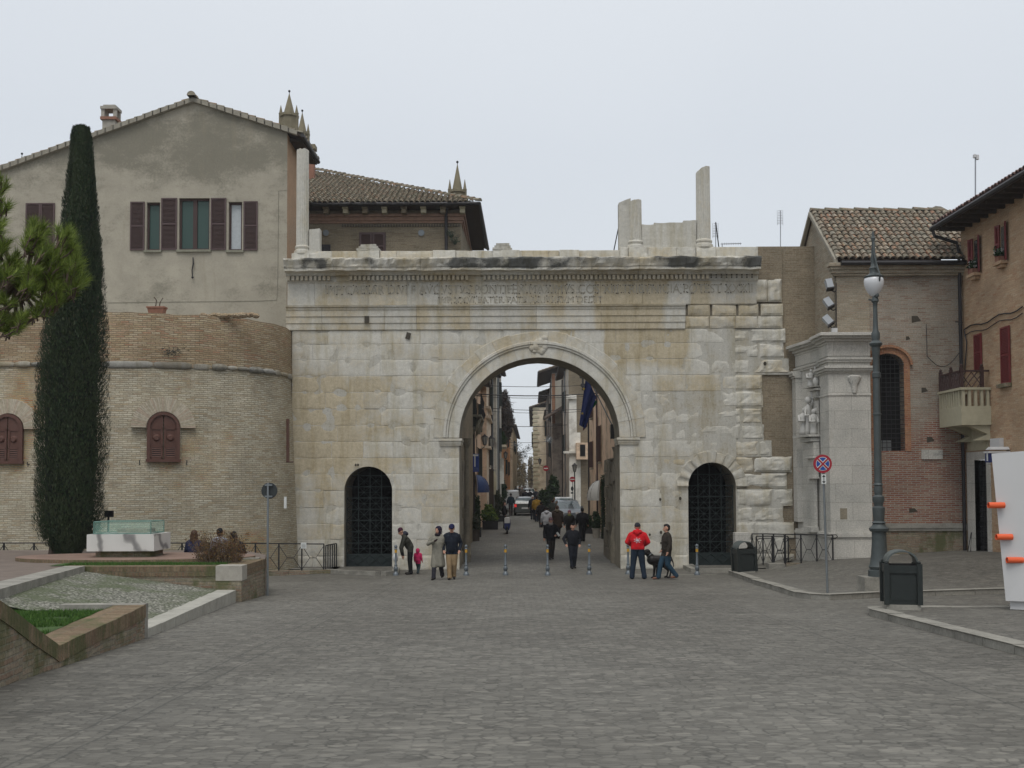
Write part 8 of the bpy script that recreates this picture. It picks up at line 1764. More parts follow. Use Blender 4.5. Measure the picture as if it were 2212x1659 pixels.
q = Vector((spx(1941, 19.95), 19.95, 0)); q.z = g(q.x, q.y)+HP-.02; bin_(q, 1.0, 'dark green litter bin with arched hood in front of the lamp post', rz=-12)
q = Vector((spx(1606, 35.3), 35.3, 0)); q.z = g(q.x, q.y)+.04; bin_(q, 1.0, 'dark green litter bin leaning slightly beside the small right door', tilt=-3, rz=8)
# ================================================================== LAMP POST
Y = 25.3; lx = spx(1896, Y); lz = g(lx, Y)+HP-.01; k_ = Y/F
lp_ = thing('lamp_post', (lx, Y, lz), 'tall ornate grey iron street lamp with a white globe on a square stone base', 'street lamp')
def LZ(py): return Zp(py, Y)
mb = MB(); w_ = 24*k_; mb.box((lx-w_-.18, Y-w_, lz), (lx+w_-.12, Y+w_, LZ(1247))); mb.build('stone_base', m_kerb, lp_)
def LP(lst): return [(r_*k_, LZ(py)) for py, r_ in lst]
mb = MB(); mb.lathe((lx, Y, 0), LP([(1247, 24), (1234, 24), (1232, 20), (1226, 23), (1221, 20), (1200, 17), (1170, 15), (1152, 15), (1150, 19), (1144, 21), (1140, 16), (1134, 12), (1132, 15), (1128, 11), (1118, 12), (1104, 13), (1099, 13), (1096, 9), (1090, 10), (1084, 12.5), (1076, 12), (1072, 8), (1060, 9.5), (1052, 8), (1050, 10.5), (1047, 8.5)]), 20); mb.build('pedestal', m_lampg, lp_, smooth=True)
mb = MB(); mb.lathe((lx, Y, 0), LP([(1047, 8), (900, 7.6), (899, 9), (896, 9), (895, 7.4), (820, 7.2), (818, 9), (808, 9), (806, 7), (775, 7), (770, 8), (752, 9), (748, 13), (744, 14), (738, 8), (730, 9), (722, 9), (716, 6), (700, 5), (665, 4.5), (656, 5), (652, 8), (646, 7), (640, 4)]), 16); mb.build('column', m_lampg, lp_, smooth=True)
gx = lx-2.*k_; mb = MB(); n = 14; mb.lathe((gx, Y, 0), LP([(643, 1), (640, 7), (634, 12), (626, 17), (616, 20.3), (608, 21), (602, 19.5), (600, 17)]), 24); mb.build('globe', m_opal, lp_, smooth=True)
mb = MB(); mb.lathe((gx, Y, 0), LP([(601, 20), (598, 21), (596, 17), (592, 10), (586, 8), (580, 10), (576, 6), (566, 5), (560, 6.5), (550, 4.5), (520, 3), (514, 5), (508, 2.5), (504, 3), (497, .6)]), 16); mb.build('hood', m_lampg, lp_, smooth=True)
mb = MB(); pts = [(lx, Y-.02, LZ(645)), (lx+4*k_, Y-.10, LZ(628)), (lx+3*k_, Y-.28, LZ(600)), (lx+0*k_, Y-.16, LZ(575)), (lx-3*k_, Y-.1, LZ(550)), (lx-2*k_, Y-.04, LZ(522))]; mb.tube(pts, .022, 6); mb.sphere((lx+2*k_, Y-.06, LZ(640)), .06, 8); mb.tube([(lx-14*k_, Y, LZ(648)), (lx-4*k_, Y, LZ(650))], .02, 5); mb.build('crook', m_lampg, lp_)
# ================================================================== ROAD SIGNS
Y = 24.5; x = spx(1778, Y); z0 = g(spx(1785, Y), Y)+HP-.01; ns = thing('no_stopping_sign', (spx(1785, Y), Y, z0), 'round blue and red no stopping sign with a small arrow plate on a grey pole', 'sign')
mb = MB(); mb.tube([(spx(1785, Y), Y+.06, z0), (x+.01, Y+.06, Zp(986, Y))], .028, 8); mb.build('pole', m_grey, ns)
c = Vector((x-.01, Y, Zp(1004.5, Y))); r0 = 20*Y/F
def flat(mb, pts, y): mb.face([Vector((c.x+a, y, c.z+b_)) for a, b_ in pts])
def circ(r_, n=40, a0=0, a1=2*math.pi): return [(r_*math.cos(a0+(a1-a0)*k/n), r_*math.sin(a0+(a1-a0)*k/n)) for k in range(n if a1-a0 > 6 else n+1)]
mb = MB(); M_ = Matrix.Translation(c+Vector((0, .0, 0)))@Matrix.Rotation(R(90), 4, 'X'); q = MB(); q.lathe((0, 0, 0), [(r0, -.02), (r0, 0)], 40); q.v = [M_@v for v in q.v]; q.build('disc', m_red, ns)
mb = MB(); flat(mb, circ(r0*.74), Y-.003); mb.build('white_ring', m_signw, ns); mb = MB()
for k in range(4):
    a = math.pi/4+k*math.pi/2; ri = r0*.69; h = .115*r0; a_ = math.asin(h*1.45/ri); st_, en = a-math.pi/2*0+a_-0, a+math.pi/2-a_; pts = [(ri*math.cos(st_+(en-st_)*i/10), ri*math.sin(st_+(en-st_)*i/10)) for i in range(11)]; m2 = (st_+en)/2; dd_ = h*1.45*math.sqrt(2); pts.append((dd_*math.cos(m2), dd_*math.sin(m2))); flat(mb, pts, Y-.006)
mb.build('blue_fields', m_blue, ns); mb = MB()
for a in (math.pi/4, -math.pi/4):
    u = Vector((math.cos(a), math.sin(a))); v = Vector((-u.y, u.x)); flat(mb, [tuple(u*s1*r0*.76+v*s2*r0*.085) for s1, s2 in ((-1, -1), (1, -1), (1, 1), (-1, 1))], Y-.009-(.002 if a > 0 else 0))
mb.build('red_cross', m_red, ns)
mb = MB(); hw, z1, z2 = 5*Y/F, Zp(1048, Y), Zp(1027, Y); mb.box((x+.0-hw+.01, Y, z1), (x+hw+.01, Y+.02, z2)); mb.build('arrow_plate', m_signw, ns); mb = MB(); cz_ = (z1+z2)/2; hx_ = x+.01
mb.box((hx_-.008, Y-.004, cz_-.07), (hx_+.008, Y-.002, cz_+.07))
for s in (-1, 1): mb.face([Vector((hx_-.04, Y-.003, cz_+s*.05)), Vector((hx_+.04, Y-.003, cz_+s*.05)), Vector((hx_, Y-.003, cz_+s*.10))])
mb.build('arrows', m_black, ns)
Y = 26.25; x = spx(580, Y); rs_ = thing('round_sign', (x, Y-.05, g(x, Y)), 'round road sign seen from behind on a thin grey pole at the terrace corner', 'sign'); x = spx(580, Y); mb = MB(); mb.tube([(x, Y-.05, g(x, Y)-.05), (x, Y-.05, Zp(1041, Y))], .028, 8); mb.build('pole', m_grey, rs_)
c = Vector((spx(582, Y), Y, Zp(1058, Y))); q = MB(); q.lathe((0, 0, 0), [(17*Y/F, -.012), (17.5*Y/F, 0), (17*Y/F, .012)], 32); M_ = Matrix.Translation(c)@Matrix.Rotation(R(90), 4, 'X'); q.v = [M_@v for v in q.v]; q.build('disc', m_signback, rs_)
mb = MB(); mb.box((c.x-.1, Y-.075, c.z+.12), (c.x+.08, Y-.02, c.z+.16)); mb.box((c.x-.1, Y-.075, c.z-.16), (c.x+.08, Y-.02, c.z-.12)); mb.build('bracket', m_grey, rs_)
# ================================================================== WHITE TOWER WITH ORANGE TUBES
Y = 19.6; x0, x1 = spx(2150, Y), spx(2330, Y); z0 = g(x0, Y)+HP; wt = thing('white_kiosk', ((x0+x1)/2, Y, z0), 'tall white tapering box with short orange tubes sticking out, cut by the right edge', 'kiosk')
bl = [Vector((spx(2166, Y), Y, z0+.16)), Vector((x1, Y-.6, z0+.16)), Vector((x1+.3, Y+1.2, z0+.16)), Vector((spx(2166, Y)+.75, Y+1.2, z0+.16))]; tl = [Vector((spx(2142, Y), Y, Zp(984, Y))), Vector((x1+.1, Y-.6, Zp(968, Y))), Vector((x1+.4, Y+1.2, Zp(968, Y))), Vector((spx(2142, Y)+.75, Y+1.2, Zp(984, Y)))]
mb = MB(); mb.prism(bl, tl); mb.build('body', m_white, wt); mb = MB(); mb.prism([Vector((p.x+(.1 if k in (0, 3) else -.1), p.y+.05, z0)) for k, p in enumerate(bl)], [Vector((p.x+(.1 if k in (0, 3) else -.1), p.y+.05, z0+.159)) for k, p in enumerate(bl)]); mb.build('plinth', m_white, wt)
for px, py in ((2135, 1091.5), (2152, 1160), (2175, 1210)):
    c = P(px, py, Y-.08); L_ = 33*Y/F; mb = MB(); R0 = 6.6*Y/F; n = 18; A = [c+Vector((0, math.cos(2*math.pi*k/n)*R0, math.sin(2*math.pi*k/n)*R0)) for k in range(n)]; B = [p+Vector((L_, -.02, 0)) for p in A]; Ai = [c+(p-c)*.86 for p in A]; Bi = [p+Vector((L_, 0, 0)) for p in Ai]
    for k in range(n): j = (k+1) % n; mb.face([A[k], A[j], B[j], B[k]]); mb.face([A[j], A[k], Ai[k], Ai[j]]); mb.face([Ai[k], Ai[j], Bi[j], Bi[k]])
    mb.face(B); mb.build('orange_tube', m_orangeT, wt)
# ================================================================== PEOPLE
def icap(p0, p1, r0, r1, n=12):
    """closed capsule between two joints"""
    p0, p1 = Vector(p0), Vector(p1); d = p1-p0
    if d.length < 1e-5: d = Vector((0, 0, 1e-3)); p1 = p0+d
    t = d.normalized(); a = t.cross(Vector((0, 0, 1)) if abs(t.z) < .9 else Vector((1, 0, 0))).normalized(); b = t.cross(a); V, Fc = [], []; rows = []
    for (c, r_, lo, hi) in ((p0, r0, -90, 0), (p1, r1, 0, 90)):
        for i in range(4): th = R(lerp(lo, hi, i/3)); rows.append((c+t*math.sin(th)*r_, max(1e-3, math.cos(th)*r_)))
    for c, r_ in rows: V += [c+(a*math.cos(2*math.pi*k/n)+b*math.sin(2*math.pi*k/n))*r_ for k in range(n)]
    for i in range(len(rows)-1):
        for k in range(n): j = (k+1) % n; Fc.append((i*n+j, i*n+k, (i+1)*n+k, (i+1)*n+j))
    Fc.append(tuple(range(n))); Fc.append(tuple(reversed(range((len(rows)-1)*n, len(rows)*n)))); return V, Fc
def fuse(name, caps, mats, parent, voxel, rule=None, smooth_it=3):
    V, Fc = [], []
    for (p0, p1, r0, r1, reg) in caps: v, f = icap(p0, p1, r0, r1); n = len(V); V += v; Fc += [tuple(i+n for i in q) for q in f]
    me = bpy.data.meshes.new('t'); me.from_pydata([tuple(v) for v in V], [], Fc); ob = bpy.data.objects.new('t', me); col.objects.link(ob)
    md = ob.modifiers.new('r', 'REMESH'); md.mode = 'VOXEL'; md.voxel_size = voxel; md.use_smooth_shade = True; ms = ob.modifiers.new('s', 'SMOOTH'); ms.factor = .5; ms.iterations = smooth_it
    dg = bpy.context.evaluated_depsgraph_get(); res = bpy.data.meshes.new_from_object(ob.evaluated_get(dg)); bpy.data.objects.remove(ob); res.name = name
    for m_ in mats: res.materials.append(m_)
    n = len(res.polygons); C = np.zeros(n*3); res.polygons.foreach_get('center', C); C = C.reshape(-1, 3); best = np.full(n, 1e9); idx = np.zeros(n, int)
    for (p0, p1, r0, r1, reg) in caps:
        a, b = np.array(p0), np.array(p1); d = b-a; L2 = max(1e-9, d@d); t = np.clip(((C-a)@d)/L2, 0, 1); q = a+t[:, None]*d; ds = np.linalg.norm(C-q, axis=1)-(r0+(r1-r0)*t); m_ = ds < best; best[m_] = ds[m_]; idx[m_] = reg
    if rule: idx = rule(C, idx)
    res.polygons.foreach_set('material_index', idx.astype(np.int32)); res.polygons.foreach_set('use_smooth', [True]*n)
    o = bpy.data.objects.new(name, res); col.objects.link(o)
    if parent: o.parent = parent; KIDS.setdefault(parent.name, []).append(o)
    return o
_cm = {}
def cloth(c, rough=.85):
    k = (tuple(c), rough)
    if k not in _cm: _cm[k] = mat('cloth', c, rough, var=.22, scale=7, bmp=.3, fine=90, spec=.15)
    return _cm[k]
SKIN = mat('skin', (.42, .23, .16), .55, var=.08, bmp=0); m_eye = mat('eye', (.02, .015, .012), .3, bmp=0)
HAIRC = {'dark': (.018, .013, .011), 'brown': (.06, .035, .022), 'grey': (.30, .29, .28), 'black': (.010, .010, .011)}
def arms_(kind):
    S = {'down': [((.27, .02, 1.14), (.29, -.06, .90))], 'swing_f': [((.26, -.10, 1.15), (.26, -.28, .98))], 'swing_b': [((.28, .13, 1.16), (.30, .14, .92))], 'pocket': [((.285, .09, 1.13), (.245, -.07, .93))], 'front': [((.33, .0, 1.15), (.19, -.22, 1.02))], 'chest': [((.32, -.04, 1.16), (.06, -.26, 1.27))], 'wide': [((.36, .03, 1.15), (.30, -.12, .95))], 'reach': [((.18, -.28, 1.10), (.16, -.36, .86))], 'knee': [((.27, -.10, 1.12), (.18, -.34, .95))]}
    return S[kind][0]
def person(lab, x, y, H=1.75, face=0, legs='stand', armL='down', armR='down', top=(.02, .02, .025), bot=(.02, .02, .03), shoe=(.015, .013, .012), hair='dark', hat=None, hood=None, hem=.84, coat=None, bulk=1.0, lean=0., head=(0, 0), voxel=.012, z=None, sit=False, scarf=None, long_hair=False, child=False, group=None, hood_up=False, gloves=None):
    """face: 0 looks at the camera, 180 walks away, 90 looks to the right of the picture"""
    s = H/1.75; z = g(x, y) if z is None else z; o = thing('person', (x, y, z), lab, 'person', group, rz=R(face)); hs = 1.25 if child else 1.0
    def J(p): return Vector(p)*s
    def T(p):   # lean about the hips
        p = Vector(p); q = Vector((p.x, p.y, p.z-.95)); a = lean; return Vector((q.x, q.y*math.cos(a)-q.z*math.sin(a), q.y*math.sin(a)+q.z*math.cos(a)+.95))
    C = []
    def add(a, b, r0, r1, reg, lean_=True): a, b = (T(a), T(b)) if lean_ else (Vector(a), Vector(b)); C.append((a*s, b*s, r0*s, r1*s, reg))
    B = bulk
    add((-.07, .01, .97), (.07, .01, .97), .125*B, .125*B, 1); add((0, .0, 1.0), (0, 0, 1.20), .150*B, .150*B, 1); add((-.085, .0, 1.22), (.085, .0, 1.22), .135*B, .135*B, 1); add((-.06, 0, 1.05), (-.09, 0, 1.30), .12*B, .125*B, 1); add((.06, 0, 1.05), (.09, 0, 1.30), .12*B, .125*B, 1); add((-.12, .01, 1.37), (.12, .01, 1.37), .085*B, .085*B, 1)
    add((0, .02, 1.43), (0, -.005, 1.50), .07, .06, 0); add((-.04, .02, 1.455), (-.15, .01, 1.40), .055, .07*B, 1); add((.04, .02, 1.455), (.15, .01, 1.40), .055, .07*B, 1); add((0, .02, 1.42), (0, .01, 1.455), .085, .075, 1)
    hx_, hy_ = head; hc = T((0, -.012, 1.605)); 
    def Hd(p): v = Matrix.Rotation(hx_, 3, 'Z')@Matrix.Rotation(hy_, 3, 'X')@(Vector(p)*hs); return (hc+v)*s
    for a, b, r0, r1, rg in (((0, .015, .03), (0, .01, .015), .092, .088, 0), ((0, -.025, -.035), (0, -.03, -.065), .066, .05, 0), ((0, -.09, .0), (0, -.105, -.025), .011, .016, 0), ((-.03, -.085, -.055), (.03, -.085, -.055), .012, .012, 0), ((-.088, .01, -.0), (-.088, .015, -.03), .018, .014, 0), ((.088, .01, -.0), (.088, .015, -.03), .018, .014, 0)): C.append((Hd(a), Hd(b), r0*s*hs, r1*s*hs, rg))
    for sg, kd in ((-1, armL), (1, armR)):
        e_, w_ = arms_(kd); sh = (sg*.175*B, .01, 1.37); e_ = (sg*e_[0], e_[1], e_[2]); w_ = (sg*w_[0], w_[1], w_[2]); add(sh, e_, .072*B, .058*B, 1); add(e_, w_, .058*B, .045, 1)
        E, W = T(e_), T(w_); d = (W-E).normalized(); side = Vector((1, 0, 0)) if abs(d.x) < .8 else Vector((0, 0, 1)); nrm = d.cross(side).normalized(); side = nrm.cross(d).normalized(); reg = 4 if gloves else 0
        C.append((W*s, (W+d*.075)*s, .034*s, .036*s, reg))
        for k in range(4):
            off = side*(.027-.018*k); L_ = (.068, .078, .072, .055)[k]; b0 = W+d*.085+off; b1 = b0+d*L_*.5+nrm*.008; b2 = b1+d*L_*.4+nrm*.024
            C.append((b0*s, b1*s, .0105*s, .0100*s, reg)); C.append((b1*s, b2*s, .0100*s, .0085*s, reg))
        C.append(((W+d*.03+side*.03)*s, (W+d*.075+side*.055+nrm*.015)*s, .0125*s, .0105*s, reg))
    LG = {'stand': [((-.10, -.01, .49), (-.11, .02, .08)), ((.10, -.01, .49), (.11, .02, .08))], 'apart': [((-.14, -.02, .49), (-.20, .02, .08)), ((.14, -.02, .49), (.18, .02, .08))], 'walk': [((-.09, -.17, .50), (-.09, -.25, .09)), ((.09, .0, .48), (.09, .27, .13))], 'walk2': [((-.09, .0, .48), (-.09, .25, .13)), ((.09, -.15, .50), (.09, -.22, .09))], 'step': [((-.08, -.09, .49), (-.06, -.12, .08)), ((.08, .0, .48), (.06, .12, .11))], 'sit': [((-.12, -.42, .93), (-.12, -.42, .50)), ((.12, -.42, .93), (.12, -.42, .50))]}[legs]
    for sg, (kn, an) in zip((-1, 1), LG):
        add((sg*.09, .01, .92), kn, .102*B, .078*B, 2, False); add(kn, an, .078*B, .060*B, 2, False); add(kn, an, .05, .07*B, 2, False); back = an[1] > .2; add((an[0], an[1]+.02, an[2]-.03), (an[0]+sg*.02, an[1]-.16, .035 if not back and legs != 'sit' else an[2]-.05), .042, .036, 3, False)
    if coat:
        n_ = 7
        for k in range(n_):
            a = 2*math.pi*k/n_; add((.08*math.cos(a), .05*math.sin(a), 1.0), (.15*math.cos(a)*B, .11*math.sin(a)*B, coat+.06), .10*B, .085*B, 1, False)
    hm = hem if not coat else coat
    def rule(Cn, idx):
        zz_ = Cn[:, 2]/s; idx = idx.copy(); m_ = (idx == 1)&(zz_ < hm)&(np.abs(Cn[:, 0])/s < .22); idx[m_] = 2; m_ = (idx == 2)&(zz_ > hm)&(zz_ < 1.2)&(legs != 'sit'); idx[m_] = 1; return idx
    body = fuse('body', C, [SKIN, cloth(top), cloth(bot), cloth(shoe, .5), cloth(gloves or (.02, .02, .02))], o, voxel*s, rule)
    def part(nm, caps, m_, vx=None): return fuse(nm, caps, [m_], o, (vx or voxel)*s)
    if hat:
        cc = [(Hd((0, .015, .055)), Hd((0, .02, .06)), .098*s*hs, .098*s*hs, 0)]
        if hat[1] == 'cap': cc.append((Hd((-.03, -.10, .055)), Hd((.03, -.10, .055)), .03*s*hs, .03*s*hs, 0)); cc.append((Hd((0, -.13, .045)), Hd((0, -.14, .043)), .022*s, .02*s, 0))
        part('hat', cc, cloth(hat[0]))
        if hat[1] == 'cap' and not hood_up: part('hair', [(Hd((0, .035, .0)), Hd((0, .04, -.03)), .085*s*hs, .07*s*hs, 0)], cloth(HAIRC[hair]))
    elif not hood_up:
        hcaps = [(Hd((0, .035, .05)), Hd((0, .045, .0)), .093*s*hs, .083*s*hs, 0), (Hd((0, -.03, .085)), Hd((0, .02, .09)), .058*s*hs, .06*s*hs, 0)]
        if long_hair: hcaps += [(Hd((-.06, .04, .0)), Hd((-.07, .05, -.18)), .05*s*hs, .045*s*hs, 0), (Hd((.06, .04, .0)), Hd((.07, .05, -.18)), .05*s*hs, .045*s*hs, 0), (Hd((0, .06, -.02)), Hd((0, .07, -.22)), .07*s*hs, .05*s*hs, 0)]
        part('hair', hcaps, cloth(HAIRC[hair], .6))
    if hood is not None:
        if hood_up: part('hood', [(Hd((0, .045, .04)), Hd((0, .05, -.03)), .118*s*hs, .108*s*hs, 0), (Hd((0, .06, -.08)), T((0, .05, 1.42))*s, .10*s, .10*s, 0)], cloth(hood))
        else: part('hood', [(T((-.08, .08, 1.47))*s, T((.08, .08, 1.47))*s, .072*s, .072*s, 0), (T((0, .10, 1.50))*s, T((0, .12, 1.44))*s, .07*s, .08*s, 0)], cloth(hood))
    if scarf: part('scarf', [(T((-.04, -.04, 1.47))*s, T((.04, -.04, 1.47))*s, .06*s, .06*s, 0), (T((-.05, .05, 1.48))*s, T((.05, .05, 1.48))*s, .055*s, .055*s, 0)], cloth(scarf))
    if voxel <= .014 and abs(face) < 100:
        for sg in (-1, 1): e_ = MB(); e_.sphere(Hd((sg*.034, -.078, .012)), .011*s, 8); e_.build('eye', m_eye, o, local=True, uvs=False)
    o['height_m'] = H; return o, s, T
def solveY(px, py_head, H):
    lo, hi = 30, 280; pr = None; Y = 30
    best = (1e9, 30)
    while Y < 240:
        x = spx(px, Y); e_ = abs(Zp(py_head, Y)-(g(x, Y)+H))
        if e_ < best[0]: best = (e_, Y)
        Y += .5
    return best[1]
# --- foreground group, left
p = G(886, 1241); ps, s, T = person('stooping person in a dark olive jacket and black trousers by the gate', p.x, p.y, 1.72, -78, legs='stand', armL='reach', armR='reach', top=(.040, .040, .032), bot=(.010, .010, .011), hat=((.05, .015, .03), 'beanie'), hood=(.03, .032, .045), lean=.52, head=(0, .5), hem=.80)
bag = MB(); c = Vector((p.x-.50, p.y-.05, .60)); bag.sphere(c, .10, 10, sz=1.5); bag.tube([c+Vector((0, 0, .1)), c+Vector((-.02, 0, .22))], [.04, .015], 6)
for v in bag.v: v += Vector((.02*noise.noise(v*9), .02*noise.noise(v*9+Vector((4, 0, 0))), 0))
tag(bag.build('plastic_bag', m_white, smooth='all'), 'small white plastic bag in the hand of the stooping person', 'bag')
p = G(903, 1240); person('small child in a pink hooded jacket walking behind the stooping person', p.x, p.y, .88, 160, legs='walk2', top=(.42, .02, .09), bot=(.03, .045, .05), shoe=(.4, .4, .42), hood=(.42, .02, .09), hood_up=True, child=True, bulk=1.25, voxel=.016, hem=.72)
p = G(946, 1252); person('woman in a long beige grey coat and dark headscarf, one hand at her collar', p.x, p.y, 1.68, -8, legs='walk', armL='chest', armR='pocket', top=(.21, .20, .165), bot=(.03, .03, .038), hair='brown', hood=(.018, .014, .03), hood_up=True, coat=.42, head=(-.45, 0), scarf=(.02, .015, .02), gloves=(.035, .018, .02), bulk=1.08)
p = G(976, 1252); person('man in a navy jacket, dark blue cap and tan trousers walking towards us', p.x, p.y, 1.74, 0, legs='step', armL='pocket', armR='pocket', top=(.010, .014, .022), bot=(.26, .185, .105), hat=((.012, .014, .05), 'cap'), hair='grey', hem=.80, bulk=1.12, head=(0, .25))
# --- foreground group, right
p = G(1378, 1251); ps, s, T = person('man seen from behind in a bright red hooded jacket and blue jeans', p.x, p.y, 1.76, 172, legs='apart', armL='front', armR='front', top=(.55, .015, .022), bot=(.018, .028, .045), hat=((.03, .03, .038), 'beanie'), hood=(.55, .015, .022), hem=.93, bulk=1.2)
bk = MB(); cc = Vector((0, .20, 1.22)); rn = random.Random(4)
for k in range(14):
    a = k/14*6.283; r1, r2 = .045, .095+(.02 if k % 2 else -.01); q = [(r1, a), (r2, a-.12), (r2+.01, a+.12)]; bk.face([cc+Vector((r_*math.cos(b_), .004*k % 3*.001, r_*.72*math.sin(b_))) for r_, b_ in q])
bk.face([cc+Vector((.05*math.cos(k*.785), -.002, .035*math.sin(k*.785))) for k in range(8)])
bk.build('back_emblem', mat('emblem_white', (.5, .5, .52), .6, bmp=0), ps, local=True)
p = G(1441, 1252); person('dark haired man in profile wearing a dark brown jacket and blue jeans beside the dog', p.x, p.y, 1.72, -80, legs='walk', armL='pocket', armR='down', top=(.035, .029, .024), bot=(.025, .055, .085), shoe=(.18, .085, .055), hair='black', hem=.74, bulk=1.12, head=(0, -.05))
# dog
p = G(1412, 1249); dg_ = thing('dog', (p.x, p.y, g(p.x, p.y)), 'large black short haired dog standing between the two men, head to the left', 'dog', rz=R(0)); K = 1.0
dc = [((-.02, 0, .58), (.30, 0, .60), .155, .125), ((.30, 0, .60), (.48, 0, .61), .125, .12), ((-.05, 0, .58), (.05, 0, .56), .165, .16), ((-.05, 0, .64), (-.17, -.0, .78), .115, .095), ((-.19, 0, .83), (-.24, 0, .82), .098, .090), ((-.27, 0, .80), (-.37, 0, .76), .068, .055), ((-.30, 0, .80), (-.38, 0, .755), .05, .035),
      ((-.22, -.085, .87), (-.20, -.10, .76), .022, .03), ((-.22, .085, .87), (-.20, .10, .76), .022, .03)]
for sg, dx in ((-1, 0), (1, .12)): dc += [((.0+dx, sg*.09, .55), (.02+dx, sg*.10, .36), .085, .052), ((.02+dx, sg*.10, .36), (-.01+dx, sg*.10, .08), .046, .036), ((-.01+dx, sg*.10, .05), (-.07+dx, sg*.10, .03), .034, .030)]
for sg, dx in ((-1, -.14), (1, -.2)): dc += [((.60+dx, sg*.08, .58), (.52+dx, sg*.10, .38), .10, .055), ((.52+dx, sg*.10, .38), (.68+dx, sg*.10, .24), .05, .03), ((.68+dx, sg*.10, .24), (.64+dx, sg*.10, .07), .030, .026), ((.64+dx, sg*.10, .045), (.57+dx, sg*.10, .03), .032, .03)]
dc += [((.55, 0, .66), (.62, 0, .50), .03, .022), ((.62, 0, .50), (.64, 0, .36), .022, .014)]
fuse('body', [(Vector(a), Vector(b_), r0, r1, 0) for a, b_, r0, r1 in dc], [mat('dog_fur', (.012, .010, .010), .45, var=.2, bmp=.1)], dg_, .013)
e_ = MB(); e_.sphere((-.30, -.055, .875), .011, 8); e_.build('eye', m_opal, dg_, local=True, uvs=False); e_ = MB(); e_.lathe((0, 0, 0), [(.10, -.012), (.104, 0), (.10, .012)], 16); M_ = Matrix.Translation((-.13, 0, .74))@Matrix.Rotation(R(-38), 4, 'Y'); e_.v = [M_@v for v in e_.v]; e_.build('collar', m_grey, dg_, local=True)
# --- people in the arch
p = G(1189, 1207); ps, s, T = person('person in a black coat and pinkish cap with a rolled newspaper under one arm', spx(1189, 44.4), 44.4, 1.74, 4, legs='step', armL='down', armR='front', top=(.010, .010, .013), bot=(.028, .024, .022), hat=((.16, .09, .10), 'beanie'), scarf=(.25, .22, .20), hem=.78, bulk=1.15, voxel=.014)
nw = MB(); c = Vector((spx(1189, 44.4)+.30, 44.15, 1.0)); nw.tube([c+Vector((-.06, 0, .13)), c+Vector((.04, .0, -.02))], .045, 10); tag(nw.build('newspaper', m_signw, smooth=True), 'rolled white newspaper carried by the person in the black coat', 'newspaper')
p = G(1238, 1228); person('young man in a short black jacket striding through the arch, dark hair', p.x, p.y, 1.68, 6, legs='step', armL='wide', armR='pocket', top=(.012, .013, .017), bot=(.012, .014, .020), hair='black', hem=.86, bulk=1.12, voxel=.013)
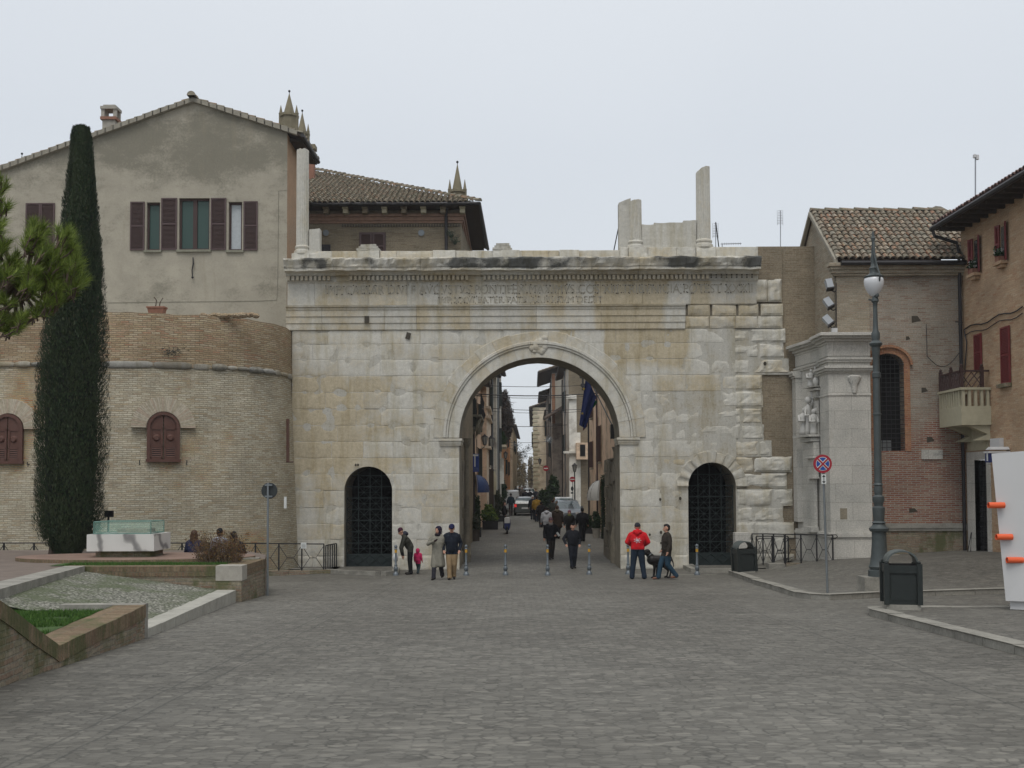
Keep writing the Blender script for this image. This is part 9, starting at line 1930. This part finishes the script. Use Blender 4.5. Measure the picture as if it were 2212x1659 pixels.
crowd = [
 (1180, 1095, 1.68, 180, dict(top=(.42, .43, .46), bot=(.03, .03, .04), hair='dark', hood=(.42, .43, .46), hem=.78, bulk=1.2, legs='step'), 'person in a white hooded jacket seen from behind in the arch'),
 (1203, 1092, 1.76, 178, dict(top=(.035, .024, .018), bot=(.015, .014, .014), hair='brown', hood=(.10, .085, .06), coat=.6, bulk=1.25, legs='step'), 'tall person in a long dark brown coat just right of the white jacket'),
 (1229, 1102, 1.60, 5, dict(top=(.012, .011, .011), bot=(.02, .018, .018), hair='brown', hat=((.20, .09, .12), 'beanie'), scarf=(.16, .18, .06), hem=.7, bulk=1.15), 'woman with a pink hat and yellow green scarf facing us behind the striding man'),
 (1257, 1097, 1.72, 176, dict(top=(.008, .008, .010), bot=(.01, .01, .012), hair='black', hem=.72, bulk=1.2, legs='step'), 'person all in black seen from behind on the right of the arch'),
 (1158.5, 1071.5, 1.75, 180, dict(top=(.22, .13, .02), bot=(.014, .016, .024), hair='dark', hem=.82, bulk=1.22, legs='step'), 'person in a mustard yellow jacket walking away up the street'),
 (1150, 1070, 1.74, 182, dict(top=(.016, .018, .026), bot=(.015, .015, .02), hat=((.42, .42, .42), 'beanie'), hem=.78, bulk=1.1, legs='walk'), 'person in dark clothes and a white cap left of the mustard jacket'),
 (1168, 1083, 1.62, 182, dict(top=(.014, .012, .014), bot=(.014, .013, .015), hair='dark', hem=.75, bulk=1.15, legs='step'), 'short dark figure right of the mustard jacket'),
 (1103, 1065, 1.76, 185, dict(top=(.012, .022, .03), bot=(.035, .024, .02), hair='black', hem=.8, legs='walk'), 'man in dark blue walking along the parked van'),
 (1089, 1083, 1.65, 90, dict(top=(.014, .013, .014), bot=(.012, .012, .013), hair='dark', hem=.7, bulk=1.1), 'dark clad person standing by the scooter and planters'),
 (1134, 1057, 1.72, 180, dict(top=(.010, .011, .015), bot=(.012, .012, .016), hair='black', hem=.75, bulk=1.15), 'left one of two dark figures walking close behind the red-lit car'),
 (1144, 1057, 1.72, 180, dict(top=(.011, .012, .016), bot=(.013, .012, .016), hair='black', hem=.75, bulk=1.15), 'right one of two dark figures walking close behind the red-lit car'),
 (1114, 1050, 1.72, 180, dict(top=(.012, .014, .02), bot=(.015, .015, .02), hair='dark', hem=.75), 'distant dark figure beside the van roof'),
 (1121, 1051, 1.66, 0, dict(top=(.02, .015, .016), bot=(.02, .02, .02), hair='dark', hem=.75), 'distant figure in dark red brown, second from the van'),
 (1127, 1052, 1.70, 0, dict(top=(.12, .11, .10), bot=(.03, .03, .035), hair='brown', hem=.75), 'distant figure in a pale jacket left of the road crest'),
 (1134, 1049, 1.68, 180, dict(top=(.018, .016, .02), bot=(.02, .02, .024), hair='dark', hem=.75), 'far dark figure in the middle of the road'),
 (1157, 1056, 1.70, 0, dict(top=(.014, .018, .026), bot=(.02, .02, .024), hair='dark', hem=.75, bulk=1.1), 'dark blue figure left of the big evergreens'),
 (1165, 1058, 1.68, 180, dict(top=(.10, .09, .09), bot=(.02, .02, .02), hair='grey', hem=.75), 'grey haired figure before the dark shrubs on the right'),
 (1178, 1053, 1.74, 0, dict(top=(.012, .010, .012), bot=(.015, .014, .014), hair='dark', hem=.75, bulk=1.1), 'dark figure at the edge of the big evergreens'),
 (1193, 1078, 1.68, 180, dict(top=(.03, .035, .03), bot=(.02, .02, .02), hair='dark', hem=.75), 'figure in dull green just behind the tall brown coat'),
]
for px, py, H_, fc, kw, lab in crowd:
    Y = solveY(px, py, H_); person(lab, spx(px, Y), Y, H_, fc, voxel=.016 if Y < 72 else .028, **kw)
# --- three people sitting on the back edge of the terrace
for px, py, kw, lab in ((421, 1143, dict(top=(.02, .025, .06), bot=(.02, .02, .03), hair='brown', long_hair=True), 'seated person with long brown hair left of the red shrub, back turned'),
                        (476, 1139, dict(top=(.28, .29, .33), bot=(.02, .02, .03), hair='black'), 'seated person in a pale striped top behind the middle of the shrub'),
                        (506, 1146, dict(top=(.014, .013, .017), bot=(.012, .012, .014), hair='dark', long_hair=True, bulk=1.2), 'seated person in black with long dark hair behind the right of the shrub')):
    Y = 27.9; x = spx(px, Y); person(lab, x, Y, 1.65, 178, legs='sit', armL='knee', armR='knee', z=Zp(py, Y)-1.65+.02, voxel=.014, hem=.9, **kw)
mb = MB(); a, b_ = spx(400, 28), spx(535, 28); zs_ = Zp(1146, 27.9)-1.65+.82*1.65/1.75
mb.box((a, 27.75, zs_-.08), (b_, 28.2, zs_)); mb.box((a+.05, 27.8, 1.25), (a+.25, 28.15, zs_-.081)); mb.box((b_-.25, 27.8, 1.25), (b_-.05, 28.15, zs_-.081)); tag(mb.build('stone_bench', m_kerb), 'low stone bench under the three seated people', 'bench')
# ================================================================== THE AIR
hb_ = MB(); hb_.box((-60, -30, -1.6), (60, 420, 24)); hz = hb_.build('haze', [], None, uvs=False); hm_ = bpy.data.materials.new('haze_air'); hm_.use_nodes = True; nt = hm_.node_tree; nt.nodes.remove(nt.nodes['Principled BSDF'])
pv = nt.nodes.new('ShaderNodeVolumePrincipled'); pv.inputs['Color'].default_value = (.92, .94, .97, 1); pv.inputs['Density'].default_value = .00045; pv.inputs['Anisotropy'].default_value = .2; nt.links.new(pv.outputs[0], nt.nodes['Material Output'].inputs['Volume']); hz.data.materials.append(hm_); hz['kind'] = 'stuff'
